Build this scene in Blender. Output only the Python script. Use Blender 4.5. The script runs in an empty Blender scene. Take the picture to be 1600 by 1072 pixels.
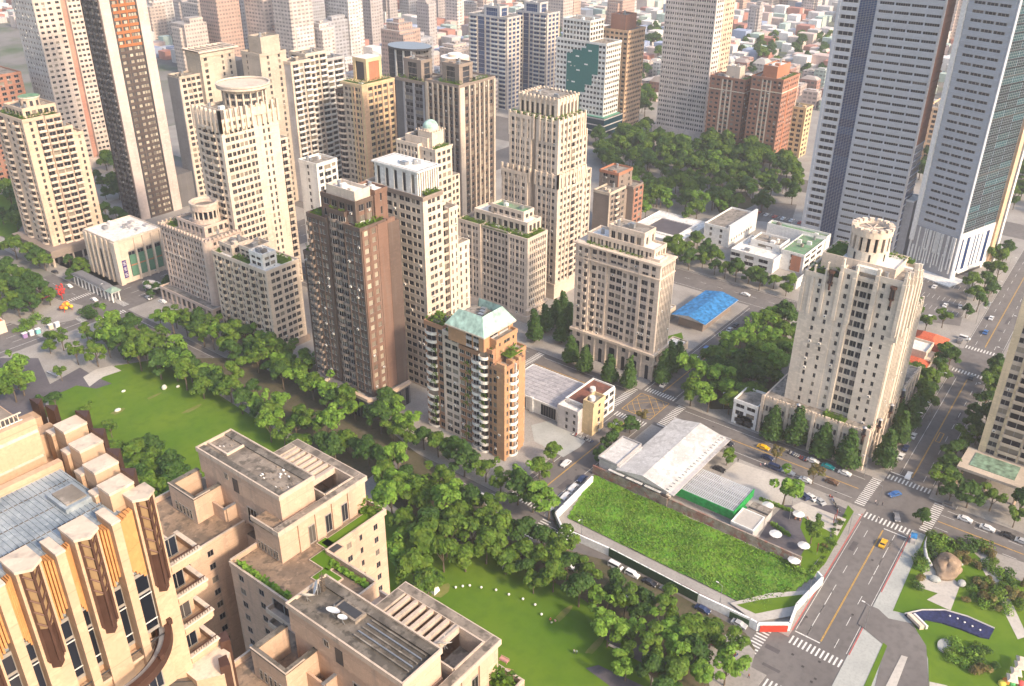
import bpy, math, random, re
import numpy as np
from math import sin, cos, tan, pi, radians, degrees, atan2, hypot, sqrt
rnd = random.Random(7)
C = bpy.context.scene.collection
SC = bpy.context.scene

# ---------------------------------------------------------------- camera, sky, sun, exposure
FPX, PITCH, ROLL, AZ, CH = 1423.0, radians(28.26), radians(-0.3725), radians(38), 187.5
_f = np.array([cos(PITCH)*cos(AZ), cos(PITCH)*sin(AZ), -sin(PITCH)])
_r0 = np.array([sin(AZ), -cos(AZ), 0.0]); _d0 = np.cross(_f, _r0)
_rt = cos(ROLL)*_r0 + sin(ROLL)*_d0; _dn = -sin(ROLL)*_r0 + cos(ROLL)*_d0
from mathutils import Matrix, Vector
cam = bpy.data.cameras.new('camera'); camo = bpy.data.objects.new('camera', cam); C.objects.link(camo)
cam.sensor_width = 36; cam.lens = FPX/1600*36; cam.clip_start = 1; cam.clip_end = 12000
camo.matrix_world = Matrix(((_rt[0], -_dn[0], -_f[0], 0), (_rt[1], -_dn[1], -_f[1], 0), (_rt[2], -_dn[2], -_f[2], CH), (0, 0, 0, 1)))
SC.camera = camo
SUN_EL, SUN_AZ = 33.0, -94.0      # direction to the sun, degrees; azimuth measured from +x
world = bpy.data.worlds.new("World"); SC.world = world; world.use_nodes = True
wn = world.node_tree.nodes; wl = world.node_tree.links
sky = wn.new('ShaderNodeTexSky'); sky.sky_type = 'NISHITA'; sky.sun_disc = False
sky.sun_elevation = radians(SUN_EL); sky.sun_rotation = radians(90-SUN_AZ)
sky.air_density = 1.2; sky.dust_density = 3.0; sky.ozone_density = 1.0
wn['Background'].inputs[1].default_value = 0.15
wl.new(sky.outputs[0], wn['Background'].inputs[0])
sl = bpy.data.lights.new('sun', 'SUN'); sl.energy = 2.7; sl.angle = radians(6.0); sl.color = (1.0, 0.78, 0.55)
so = bpy.data.objects.new('sun', sl); C.objects.link(so)
so.rotation_euler = (radians(90-SUN_EL), 0, radians(SUN_AZ+90)); so.location = (0, 0, 400)
SC.view_settings.view_transform = 'Standard'; SC.view_settings.look = 'None'
SC.view_settings.exposure = 1.03; SC.view_settings.gamma = 1
SC.cycles.max_bounces = 5; SC.cycles.diffuse_bounces = 3; SC.cycles.glossy_bounces = 2
SC.cycles.transmission_bounces = 2; SC.cycles.volume_bounces = 0; SC.cycles.use_denoising = True
SC.cycles.transparent_max_bounces = 4

# ---------------------------------------------------------------- helpers
def gp(px, py, z=0.0):
    v = (px-800)*_rt + (py-536)*_dn + FPX*_f
    t = (CH-z)/-v[2]
    return float(v[0]*t), float(v[1]*t)
CAMP = np.array([0, 0, CH])

def tag(o, label=None, cat=None, group=None, kind=None):
    if label: o['label'] = label
    if cat: o['category'] = cat
    if group: o['group'] = group
    if kind: o['kind'] = kind
    return o
def empty(name, x, y, z=0, rz=0, label=None, cat=None, group=None):
    o = bpy.data.objects.new(name, None); C.objects.link(o); o.location = (x, y, z); o.rotation_euler[2] = rz
    o.empty_display_size = .5
    return tag(o, label, cat, group)

class MB:
    def __init__(s): s.v = []; s.f = []; s.m = []; s.mats = []; s._mi = {}
    def mi(s, mat):
        k = mat.name
        if k not in s._mi: s._mi[k] = len(s.mats); s.mats.append(mat)
        return s._mi[k]
    def poly(s, pts, mat):
        n = len(s.v); s.v += [tuple(p) for p in pts]; s.f.append(tuple(range(n, n+len(pts)))); s.m.append(s.mi(mat))
    def box(s, x0, y0, z0, x1, y1, z1, mat):
        if x0 > x1: x0, x1 = x1, x0
        if y0 > y1: y0, y1 = y1, y0
        if z0 > z1: z0, z1 = z1, z0
        n = len(s.v)
        s.v += [(x0,y0,z0),(x1,y0,z0),(x1,y1,z0),(x0,y1,z0),(x0,y0,z1),(x1,y0,z1),(x1,y1,z1),(x0,y1,z1)]
        s.f += [(n,n+3,n+2,n+1),(n+4,n+5,n+6,n+7),(n,n+1,n+5,n+4),(n+1,n+2,n+6,n+5),(n+2,n+3,n+7,n+6),(n+3,n,n+4,n+7)]
        s.m += [s.mi(mat)]*6
    def prism(s, pts, z0, z1, mat, top=None, scale=1.0):
        a = sum((pts[i][0]*pts[(i+1)%len(pts)][1]-pts[(i+1)%len(pts)][0]*pts[i][1]) for i in range(len(pts)))
        if a < 0: pts = pts[::-1]
        n = len(s.v); k = len(pts); cx = sum(p[0] for p in pts)/k; cy = sum(p[1] for p in pts)/k
        s.v += [(p[0], p[1], z0) for p in pts]+[(cx+(p[0]-cx)*scale, cy+(p[1]-cy)*scale, z1) for p in pts]
        for i in range(k):
            j = (i+1) % k; s.f.append((n+i, n+j, n+k+j, n+k+i)); s.m.append(s.mi(mat))
        s.f.append(tuple(range(n+k, n+2*k))); s.m.append(s.mi(top or mat))
        s.f.append(tuple(range(n+k-1, n-1, -1))); s.m.append(s.mi(mat))
    def cyl(s, cx, cy, r, z0, z1, mat, n=20, top=None, r1=None, a0=0.0):
        s.prism([(cx+r*cos(a0+2*pi*i/n), cy+r*sin(a0+2*pi*i/n)) for i in range(n)], z0, z1, mat, top, (r1/r if r1 is not None else 1.0))
    def dome(s, cx, cy, r, z, h, mat, n=16, k=6):
        b = len(s.v)
        for j in range(k+1):
            a = pi/2*j/k
            for i in range(n): s.v.append((cx+r*cos(a)*cos(2*pi*i/n), cy+r*cos(a)*sin(2*pi*i/n), z+h*sin(a)))
        for j in range(k):
            for i in range(n):
                i2 = (i+1) % n; s.f.append((b+j*n+i, b+j*n+i2, b+(j+1)*n+i2, b+(j+1)*n+i)); s.m.append(s.mi(mat))
    def ring(s, cx, cy, r0, r1, z0, z1, mat, n=24, a0=0.0, a1=2*pi):
        full = abs(a1-a0-2*pi) < 1e-6
        for i in range(n):
            p, q = a0+(a1-a0)*i/n, a0+(a1-a0)*(i+1)/n
            s.prism([(cx+r0*cos(p), cy+r0*sin(p)), (cx+r1*cos(p), cy+r1*sin(p)), (cx+r1*cos(q), cy+r1*sin(q)), (cx+r0*cos(q), cy+r0*sin(q))], z0, z1, mat)
    def tube(s, p, q, r, mat, n=6, r2=None):
        p = Vector(p); q = Vector(q); d = (q-p).normalized(); a = d.orthogonal().normalized(); b = d.cross(a)
        r2 = r if r2 is None else r2; k = len(s.v)
        for P, R in ((p, r), (q, r2)):
            for i in range(n):
                t = 2*pi*i/n; w = P+a*cos(t)*R+b*sin(t)*R; s.v.append((w.x, w.y, w.z))
        for i in range(n):
            j = (i+1) % n; s.f.append((k+i, k+j, k+n+j, k+n+i)); s.m.append(s.mi(mat))
        s.f.append(tuple(range(k+n, k+2*n))); s.m.append(s.mi(mat)); s.f.append(tuple(range(k+n-1, k-1, -1))); s.m.append(s.mi(mat))
    def ball(s, cx, cy, cz, rx, ry, rz, mat, n=10, k=6):
        b = len(s.v)
        for j in range(k+1):
            a = -pi/2+pi*j/k
            for i in range(n): s.v.append((cx+rx*cos(a)*cos(2*pi*i/n), cy+ry*cos(a)*sin(2*pi*i/n), cz+rz*sin(a)))
        for j in range(k):
            for i in range(n):
                i2 = (i+1) % n; s.f.append((b+j*n+i, b+j*n+i2, b+(j+1)*n+i2, b+(j+1)*n+i)); s.m.append(s.mi(mat))
    def parapet(s, x0, y0, x1, y1, z0, z1, t, mat):
        s.box(x0, y0, z0, x1, y0+t, z1, mat); s.box(x0, y1-t, z0, x1, y1, z1, mat)
        s.box(x0, y0+t, z0, x0+t, y1-t, z1, mat); s.box(x1-t, y0+t, z0, x1, y1-t, z1, mat)
    def mesh(s, name, off=(0, 0, 0), smooth=False):
        me = bpy.data.meshes.new(name)
        V = np.array(s.v, np.float32).reshape(-1, 3)-np.array(off, np.float32)
        me.vertices.add(len(V)); me.vertices.foreach_set('co', V.ravel())
        tot = np.array([len(f) for f in s.f], np.int32); st = np.zeros(len(tot), np.int32); st[1:] = np.cumsum(tot)[:-1]
        idx = np.fromiter((i for f in s.f for i in f), np.int32)
        me.loops.add(len(idx)); me.loops.foreach_set('vertex_index', idx)
        me.polygons.add(len(tot)); me.polygons.foreach_set('loop_start', st); me.polygons.foreach_set('loop_total', tot)
        me.polygons.foreach_set('material_index', np.array(s.m, np.int32))
        me.polygons.foreach_set('use_smooth', np.full(len(tot), bool(smooth)))
        for m in s.mats: me.materials.append(m)
        me.update(); me.validate()
        return me
    def build(s, name, parent=None, loc=(0, 0, 0), smooth=False, rel=True):
        """vertices in world coordinates are stored relative to the parent (rel) """
        off = tuple(parent.location) if (parent is not None and rel) else loc
        o = bpy.data.objects.new(name, s.mesh(name, off, smooth)); C.objects.link(o)
        if parent is not None: o.parent = parent
        else: o.location = loc
        return o
def copyo(src, parent=None, loc=None, rz=None, sc=None):
    o = src.copy(); C.objects.link(o)
    if parent is not None: o.parent = parent
    if loc is not None: o.location = loc
    if rz is not None: o.rotation_euler[2] = rz
    if sc is not None: o.scale = sc
    return o
def copy_tree(src, loc, rz=0.0, sc=None, label=None, group=None, color=None):
    r = src.copy(); C.objects.link(r); r.location = loc; r.rotation_euler[2] = rz
    if sc is not None: r.scale = sc
    if label: r['label'] = label
    if group: r['group'] = group
    if color: r.color = color
    for ch in kids(src):
        c = ch.copy(); C.objects.link(c); c.parent = r
        if color: c.color = color
        for g in kids(ch):
            d = g.copy(); C.objects.link(d); d.parent = c
    return r
_kids = {}
def kids(o):
    if o.name not in _kids: _kids[o.name] = [c for c in bpy.data.objects if c.parent is o]
    return _kids[o.name]

# ---------------------------------------------------------------- materials
MATS = {}
def nt(name, rough=.8, metal=0.0, spec=.3):
    m = bpy.data.materials.new(name); m.use_nodes = True; t = m.node_tree; b = t.nodes['Principled BSDF']
    b.inputs['Roughness'].default_value = rough; b.inputs['Metallic'].default_value = metal
    b.inputs['Specular IOR Level'].default_value = spec
    return m, t, b
def N(t, k, **kw):
    n = t.nodes.new(k)
    for a, v in kw.items(): setattr(n, a, v)
    return n
def mixc(t, a, b, fac, mode='MIX'):
    n = N(t, 'ShaderNodeMix', data_type='RGBA', blend_type=mode)
    for i, v in ((6, a), (7, b), (0, fac)):
        if hasattr(v, 'is_linked') or hasattr(v, 'links'): t.links.new(v, n.inputs[i])
        elif i == 0: n.inputs[0].default_value = v
        else: n.inputs[i].default_value = (*v[:3], 1)
    return n.outputs[2]
def noise(t, sc, det=2.0, vec=None, stretch=None):
    g = N(t, 'ShaderNodeNewGeometry'); src = g.outputs['Position']
    if vec is not None: src = vec
    if stretch:
        mp = N(t, 'ShaderNodeMapping'); mp.inputs['Scale'].default_value = stretch; t.links.new(src, mp.inputs[0]); src = mp.outputs[0]
    n = N(t, 'ShaderNodeTexNoise'); n.inputs['Scale'].default_value = sc; n.inputs['Detail'].default_value = det
    t.links.new(src, n.inputs['Vector']); return n.outputs['Fac']
def rng(t, x, a, b, lo=.3, hi=.7):
    n = N(t, 'ShaderNodeMapRange'); t.links.new(x, n.inputs[0])
    n.inputs[1].default_value = lo; n.inputs[2].default_value = hi; n.inputs[3].default_value = a; n.inputs[4].default_value = b
    return n.outputs[0]
def wallmat(name, col, var=.13, streak=.20, rough=.85, tile=None, stain=(.22, .2, .18)):
    if name in MATS: return MATS[name]
    m, t, b = nt(name, rough)
    dark = tuple(c*(1-var*1.6) for c in col); lite = tuple(min(1, c*(1+var)) for c in col)
    c = mixc(t, dark, lite, rng(t, noise(t, .09, 4), 0, 1))
    st = noise(t, .8, 3, stretch=(1, 1, .06))
    c = mixc(t, c, stain, rng(t, st, 0, streak*2.2, .52, .78))
    g_ = N(t, 'ShaderNodeNewGeometry'); sx = N(t, 'ShaderNodeSeparateXYZ'); t.links.new(g_.outputs['Position'], sx.inputs[0])
    dv = N(t, 'ShaderNodeMath', operation='DIVIDE'); t.links.new(sx.outputs[2], dv.inputs[0]); dv.inputs[1].default_value = 3.3
    fr_ = N(t, 'ShaderNodeMath', operation='FRACT'); t.links.new(dv.outputs[0], fr_.inputs[0])
    lt_ = N(t, 'ShaderNodeMath', operation='LESS_THAN'); t.links.new(fr_.outputs[0], lt_.inputs[0]); lt_.inputs[1].default_value = .035
    ml_ = N(t, 'ShaderNodeMath', operation='MULTIPLY'); t.links.new(lt_.outputs[0], ml_.inputs[0]); ml_.inputs[1].default_value = .4
    c = mixc(t, c, tuple(x*.55 for x in col), ml_.outputs[0])
    bl = noise(t, .6, 1, stretch=(1, 1, 1.6)); c = mixc(t, c, tuple(min(1, x*1.12) for x in col), rng(t, bl, 0, .6, .56, .6))
    fn = noise(t, 3.5, 2)
    c = mixc(t, c, tuple(x*.8 for x in col), rng(t, fn, 0, .5, .45, .7))
    if tile:
        br = N(t, 'ShaderNodeTexBrick'); br.inputs['Scale'].default_value = tile
        g = N(t, 'ShaderNodeNewGeometry'); mp = N(t, 'ShaderNodeMapping'); mp.inputs['Rotation'].default_value = (pi/2, 0, radians(45))
        t.links.new(g.outputs['Position'], mp.inputs[0]); t.links.new(mp.outputs[0], br.inputs['Vector'])
        br.inputs['Color1'].default_value = (*[x*.85 for x in col], 1); br.inputs['Color2'].default_value = (*[min(1, x*1.12) for x in col], 1)
        br.inputs['Mortar'].default_value = (*[x*.7 for x in col], 1); c = mixc(t, c, br.outputs[0], .45)
    t.links.new(c, b.inputs['Base Color']); MATS[name] = m; return m
def plain(name, col, rough=.6, metal=0.0, var=.08, emit=None, sc=1.0, spec=.3):
    if name in MATS: return MATS[name]
    m, t, b = nt(name, rough, metal, spec)
    c = mixc(t, tuple(x*(1-var*2) for x in col), tuple(min(1, x*(1+var)) for x in col), rng(t, noise(t, sc, 3), 0, 1))
    t.links.new(c, b.inputs['Base Color']); MATS[name] = m; return m
def roofmat(name, c1, c2, c3, rough=.9):
    if name in MATS: return MATS[name]
    m, t, b = nt(name, rough)
    c = mixc(t, c1, c2, rng(t, noise(t, .35, 6), 0, 1, .38, .62))
    c = mixc(t, c, c3, rng(t, noise(t, .12, 8), 0, .6, .5, .62)); c = mixc(t, c, c3, rng(t, noise(t, .55, 8), 0, .9, .52, .62))
    c = mixc(t, c, tuple(min(1, x*1.25) for x in c2), rng(t, noise(t, .9, 6), 0, .6, .58, .68)); c = mixc(t, c, tuple(x*.6 for x in c1), rng(t, noise(t, 2.2, 3), 0, .45, .5, .75))
    t.links.new(c, b.inputs['Base Color']); MATS[name] = m; return m
def glassmat(name, darks, lite, curtain, share=.25):
    m, t, b = nt(name, .18, 0, .3)
    g = N(t, 'ShaderNodeNewGeometry'); r = N(t, 'ShaderNodeValToRGB')
    e = r.color_ramp.elements; e[0].position = 0; e[0].color = (*darks, 1); e[1].position = 1-share; e[1].color = (*lite, 1)
    k = e.new(1-share*.6); k.color = (*curtain, 1); k = e.new(1.0); k.color = (*[x*.6 for x in curtain], 1)
    wn_ = N(t, 'ShaderNodeTexWhiteNoise', noise_dimensions='1D'); ad = N(t, 'ShaderNodeMath', operation='ADD')
    oi = N(t, 'ShaderNodeObjectInfo'); t.links.new(g.outputs['Random Per Island'], ad.inputs[0]); t.links.new(oi.outputs['Random'], ad.inputs[1])
    t.links.new(ad.outputs[0], wn_.inputs['W']); t.links.new(wn_.outputs[0], r.inputs[0])
    t.links.new(r.outputs[0], b.inputs['Base Color']); MATS[name] = m; return m
GL = glassmat('window_glass', (.008, .008, .012), (.03, .03, .04), (.28, .24, .19), .18)
GLD = glassmat('dark_glass', (.008, .010, .016), (.02, .025, .04), (.10, .09, .09), .12)
GLB = glassmat('blue_glass', (.004, .022, .10), (.008, .045, .15), (.02, .07, .19), .3)
GLT = glassmat('teal_glass', (.004, .022, .040), (.006, .045, .065), (.012, .08, .11), .3)
GLP = glassmat('pale_blinds_glass', (.10, .08, .06), (.38, .32, .24), (.52, .46, .36), .5)
W = {}
for n_, c_ in dict(cream=(.64, .53, .43), cream2=(.60, .50, .41), pink=(.56, .44, .37), peach=(.66, .44, .28), tan=(.46, .39, .32), stone=(.58, .49, .41),
                   white=(.72, .70, .66), brown=(.115, .08, .066), redbrown=(.33, .16, .11), orange=(.52, .25, .10), taupe=(.25, .20, .17), grey=(.33, .32, .33),
                   beige=(.53, .45, .36), yellow=(.60, .46, .27), dkgrey=(.13, .125, .13), brick=(.40, .17, .10), pgrey=(.47, .45, .45), warm=(.58, .44, .33)).items():
    W[n_] = wallmat('wall_'+n_, c_)
FR = plain('window_frame_metal', (.30, .28, .26), .5)
FRW = plain('white_frame', (.66, .64, .60), .5)
RC = roofmat('roof_concrete', (.22, .195, .17), (.32, .285, .25), (.12, .105, .09))
RL = roofmat('roof_light', (.70, .68, .65), (.78, .76, .73), (.56, .54, .51))
RG = roofmat('roof_green', (.10, .20, .12), (.16, .30, .17), (.22, .25, .18))
WHT = plain('white_paint', (.74, .73, .71), .5)
METAL = plain('grey_metal', (.35, .36, .38), .4, .6)
DARK = plain('dark_metal', (.05, .05, .055), .5)
TEALR = plain('teal_copper_roof', (.36, .52, .46), .7, var=.22, sc=.5)
def leafmat(name, c1, c2, c3):
    m, t, b = nt(name, .6, 0, .25)
    oi = N(t, 'ShaderNodeObjectInfo'); g = N(t, 'ShaderNodeNewGeometry')
    c = mixc(t, c1, c2, oi.outputs['Random'])
    c = mixc(t, c, c3, rng(t, noise(t, .45, 3), 0, .9, .4, .68))
    c = mixc(t, c, tuple(x*1.9 for x in c2), rng(t, g.outputs['Random Per Island'], 0, .55, .55, 1))
    t.links.new(c, b.inputs['Base Color'])
    tr = N(t, 'ShaderNodeBsdfTranslucent'); t.links.new(c, tr.inputs[0]); mx = N(t, 'ShaderNodeMixShader'); mx.inputs[0].default_value = .28
    t.links.new(b.outputs[0], mx.inputs[1]); t.links.new(tr.outputs[0], mx.inputs[2]); t.links.new(mx.outputs[0], t.nodes['Material Output'].inputs[0])
    MATS[name] = m; return m
LF = leafmat('leaves_broad', (.040, .095, .010), (.080, .150, .015), (.135, .20, .022))
LFD = leafmat('leaves_dark', (.024, .066, .012), (.042, .095, .016), (.065, .125, .02))
LFY = leafmat('leaves_light', (.085, .19, .022), (.13, .245, .028), (.18, .28, .035))
LFR = leafmat('leaves_rusty', (.12, .09, .03), (.16, .12, .04), (.10, .13, .04))
BARK = plain('bark', (.13, .10, .075), .9)
def objcol(name, rough, metal, spec=.5, coat=0):
    m, t, b = nt(name, rough, metal, spec); oi = N(t, 'ShaderNodeObjectInfo'); t.links.new(oi.outputs['Color'], b.inputs['Base Color'])
    b.inputs['Coat Weight'].default_value = coat; MATS[name] = m; return m
CARP = objcol('car_paint', .35, .1, .5, .6)
CLOTH = objcol('cloth', .8, 0, .2)

# ---------------------------------------------------------------- repeated unit meshes (width 1, height 1)
UNIT = {}
def unit(key):
    if key in UNIT: return UNIT[key]
    b = MB(); kind = key.split('/')[0]; gl = {'': GL, 'd': GLD, 'b': GLB, 't': GLT, 'p': GLP}[key.split('/')[1] if '/' in key else '']
    fr = FRW if key.endswith('/w') else FR
    if kind in ('win', 'win2', 'winT'):
        b.poly([(-.5, .05, 0), (-.5, .05, 1), (.5, .05, 1), (.5, .05, 0)][::1], gl)
        e = .05
        b.box(-.5, 0, 0, -.5+e, .12, 1, fr); b.box(.5-e, 0, 0, .5, .12, 1, fr); b.box(-.5+e, 0, 0, .5-e, .12, e, fr); b.box(-.5+e, 0, 1-e, .5-e, .12, 1, fr)
        if kind == 'win': b.box(-.02, .055, e, .02, .10, 1-e, fr)
        if kind == 'win2':
            for x in (-.17, .17): b.box(x-.018, .055, e, x+.018, .10, 1-e, fr)
        if kind == 'winT': b.box(-.5+e, .055, .66, .5-e, .10, .70, fr)
    elif kind == 'rib':
        b.poly([(-.5, .05, 0), (-.5, .05, 1), (.5, .05, 1), (.5, .05, 0)], gl)
        for i in range(1, 6): b.box(-.5+i/6-.008, .055, 0, -.5+i/6+.008, .10, 1, fr)
    elif kind == 'balc':     # slab with a solid parapet: 1 wide, 1 deep, 1 high
        m = W[key.split('/')[2]]
        b.box(-.5, 0, 0, .5, 1, .18, m); b.box(-.5, .9, .18, .5, 1, 1, m); b.box(-.5, 0, .18, -.46, .9, 1, m); b.box(.46, 0, .18, .5, .9, 1, m)
    elif kind == 'rail':     # slab with a slatted railing
        m = W[key.split('/')[2]]
        b.box(-.5, 0, 0, .5, 1, .25, m); b.box(-.5, .93, .9, .5, 1, 1, DARK)
        for i in range(13): x = -.5+i/12*.98; b.box(x, .94, .25, x+.02, .98, .9, DARK)
    elif kind == 'ac':
        b.box(-.5, 0, 0, .5, 1, 1, FRW); b.box(-.35, 1, .15, .2, 1.03, .85, DARK)
    elif kind == 'curv':
        m = W[key.split('/')[2]]; P = [(.5*cos(a), sin(a)) for a in [pi*i/8 for i in range(9)]]
        b.prism(P, 0, .18, m)
        for i in range(8):
            (ax, ay), (bx, by) = P[i], P[i+1]
            b.prism([(ax, ay), (bx, by), (bx*.92, by*.9), (ax*.92, ay*.9)], .18, 1, m)
    elif kind == 'pot':
        r2 = random.Random(3)
        for i in range(26):
            x, y, z = r2.uniform(-.5, .5), r2.uniform(0, 1), r2.uniform(0, 1); s_ = .16
            a, c2 = r2.uniform(0, 6.3), r2.uniform(-.6, .6)
            b.poly([(x+s_*cos(a), y+s_*sin(a), z-c2*s_), (x-s_*sin(a), y+s_*cos(a), z+s_*.5), (x-s_*cos(a), y-s_*sin(a), z+c2*s_), (x+s_*sin(a), y-s_*cos(a), z-s_*.5)], LF)
    UNIT[key] = (b, b.mesh(kind)); return UNIT[key]
NAMES = {'win': 'window', 'win2': 'window', 'winT': 'window', 'rib': 'window_band', 'balc': 'balcony', 'rail': 'balcony', 'curv': 'balcony', 'pot': 'balcony_plant', 'ac': 'air_conditioner'}
ROT = {'L': pi/2, 'R': pi, 'l': -pi/2, 'r': 0.0}

class Bld:
    def __init__(s, name, label, cat, x, y, group=None, cap=100):
        s.root = empty(name, x, y, 0, 0, label, cat, group); s.w = MB(); s.r = MB(); s.extra = {}; s.reps = {}; s.cap = cap
    def part(s, n):
        if n not in s.extra: s.extra[n] = MB()
        return s.extra[n]
    def rep(s, key, x, y, z, rot, sx, sy, sz):
        s.reps.setdefault(NAMES[key.split('/')[0]], []).append((key, x, y, z, rot, sx, sy, sz))
    def finish(s):
        R = s.root
        if s.w.f: s.w.build('wall', R)
        if s.r.f: s.r.build('roof', R)
        for n, mb in s.extra.items():
            if mb.f: mb.build(n, R)
        for n, L in s.reps.items():
            def wt(q):
                key, x, y, z, rot, sx, sy, sz = q
                d = CAMP-np.array([x, y, z]); D = np.linalg.norm(d); v = -d
                c = v@_f
                px = 800+FPX*(v@_rt)/c; py = 536+FPX*(v@_dn)/c
                inn = 1.0 if (-20 < px < 1620 and -20 < py < 1092 and c > 0) else .001
                return -inn*max(0.001, (d[0]*-sin(rot)+d[1]*cos(rot))/D)*sx*sz/D**2
            L.sort(key=wt)
            for key, x, y, z, rot, sx, sy, sz in L[:s.cap]:
                o = bpy.data.objects.new(n, unit(key)[1]); C.objects.link(o); o.parent = R
                o.location = (x-R.location[0], y-R.location[1], z); o.rotation_euler[2] = rot; o.scale = (sx, sy, sz)
            rest = L[s.cap:]
            if rest:
                big = MB()
                for key, x, y, z, rot, sx, sy, sz in rest:
                    u = unit(key)[0]; n0 = len(big.v); c_, s_ = cos(rot), sin(rot)
                    big.v += [(x+c_*a*sx-s_*b_*sy, y+s_*a*sx+c_*b_*sy, z+q*sz) for a, b_, q in u.v]
                    big.f += [tuple(i+n0 for i in f) for f in u.f]
                    mm = [big.mi(k) for k in u.mats]; big.m += [mm[i] for i in u.m]
                o = big.build(n, R); o['kind'] = 'stuff'
        return R
    def fbox(s, mb, side, p, a, b, t0, t1, z0, z1, mat):
        if side == 'L': mb.box(p-t1, a, z0, p-t0, b, z1, mat)
        elif side == 'l': mb.box(p+t0, a, z0, p+t1, b, z1, mat)
        elif side == 'R': mb.box(a, p-t1, z0, b, p-t0, z1, mat)
        else: mb.box(a, p+t0, z0, b, p+t1, z1, mat)
    def frep(s, key, side, p, c, t, z, sx, sy, sz):
        x, y = {'L': (p-t, c), 'l': (p+t, c), 'R': (c, p-t), 'r': (c, p+t)}[side]
        s.rep(key, x, y, z, ROT[side], sx, sy, sz)
    def facade(s, side, p, s0, s1, z0, z1, pat, fh=3.3, wm=None, pm=None, sm=None, dp=.5, ds=.3, wh=.6, win='win', band=None, bal='balc', bd=1.2, balm='cream', core=True, sill=.28):
        """tokens: p pier, m thin pier, w window, t tall narrow pair, n punched window, r ribbon, b balcony, c curved balcony, s blank, g glass strip"""
        toks = [(q[0], float(q[1:])) for q in pat.split()]; tot = sum(q[1] for q in toks); k = (s1-s0)/tot
        nf = max(1, int(round((z1-z0)/fh))); fh = (z1-z0)/nf; mb = s.w; pm = pm or wm; sm = sm or wm; cur = s0
        for ty, wd in toks:
            a, b = cur, cur+wd*k; cur = b; wd = b-a; c = (a+b)/2
            if ty == 'p': s.fbox(mb, side, p, a, b, 0, dp, z0, z1, pm); continue
            if ty == 'm': s.fbox(mb, side, p, a, b, 0, dp*.75, z0, z1, pm); continue
            if ty == 's': s.fbox(mb, side, p, a, b, 0, ds, z0, z1, sm); continue
            if ty == 'g':
                for i in range(nf):
                    s.frep('rib/'+('b' if 'b' in win.split('/')[1:] else 'd'), side, p, c, 0, z0+i*fh+.3, wd, 1, fh-.3)
                    s.fbox(mb, side, p, a, b, 0, .12, z0+i*fh, z0+i*fh+.3, sm)
                continue
            if ty == 'n':
                ww = min(1.5, wd*.42); s.fbox(mb, side, p, a, c-ww/2, 0, ds, z0, z1, sm); s.fbox(mb, side, p, c+ww/2, b, 0, ds, z0, z1, sm); a, b = c-ww/2, c+ww/2
            ww = b-a; h = fh*wh
            for i in range(nf):
                zb = z0+i*fh; zs = zb+fh*sill if ty not in 'bc' else zb+.1
                hh = h if ty not in 'bc' else fh*.72
                if ty == 'r': zs, hh = zb+fh*.35, fh*wh
                s.fbox(mb, side, p, a, b, 0, ds, zb, zs, sm)
                s.fbox(mb, side, p, a, b, 0, ds, zs+hh, zb+fh, sm)
                if ty == 't':
                    g = ww*.12; s.fbox(mb, side, p, c-g, c+g, 0, ds, zs, zs+hh, sm)
                    s.frep(win, side, p, (a+c-g)/2, 0, zs, c-g-a, 1, hh); s.frep(win, side, p, (b+c+g)/2, 0, zs, b-c-g, 1, hh)
                else:
                    s.frep('rib/d' if ty == 'r' else win, side, p, c, 0, zs, ww, 1, hh)
                    if ty in 'wn' and '/b' not in win and rnd.random() < .09: s.frep('ac', side, p, c+rnd.uniform(-.3, .3)*ww, ds, zs-.75, .9, .5, .65)
                if ty == 'b': s.frep(bal+'//'+balm, side, p, c, ds, zb-.15, ww*1.04, bd, 1.15)
                if ty == 'c':
                    s.frep('curv//'+balm, side, p, c, ds, zb-.15, ww*1.15, bd, 1.15)
        if band:
            bh, bdp, bm, ev = band
            for i in range(0, nf+1, ev): s.fbox(mb, side, p, s0, s1, 0, bdp, z0+i*fh-bh/2, z0+i*fh+bh/2, bm)
    def mass(s, x0, y0, x1, y1, z0, z1, L=None, R=None, mat=None, par=1.1, roof=None, cor=None, clut=0, deck=True, **kw):
        """core box with a parapet and a recessed roof deck; facades on the -x (L) and -y (R) faces"""
        mat = mat or W['cream']; s.w.box(x0, y0, z0, x1, y1, z1, mat); d = .55
        if L: s.facade('L', x0, y0, y1, z0, z1, L, wm=mat, **kw)
        if R: s.facade('R', y0, x0, x1, z0, z1, R, wm=mat, **kw)
        if L and R: q_ = kw.get('dp', .5); s.w.box(x0-q_, y0-q_, z0, x0, y0, z1, mat)
        e = .62 if (L or R) else 0
        if par:
            s.r.parapet(x0-(e if L else 0), y0-(e if R else 0), x1, y1, z1, z1+par, .4, cor or mat)
            if e: s.w.box(x0-(e if L else 0)-.02, y0-(e if R else 0)-.02, z1-.5, x1-.01, y1-.01, z1-.02, cor or mat)
        if deck: s.r.box(x0+.1, y0+.1, z1, x1-.1, y1-.1, z1+.12, roof or RC)
        if clut == 0 and deck and z1 > 12 and (x1-x0)*(y1-y0) > 45 and par: clut = 3
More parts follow.
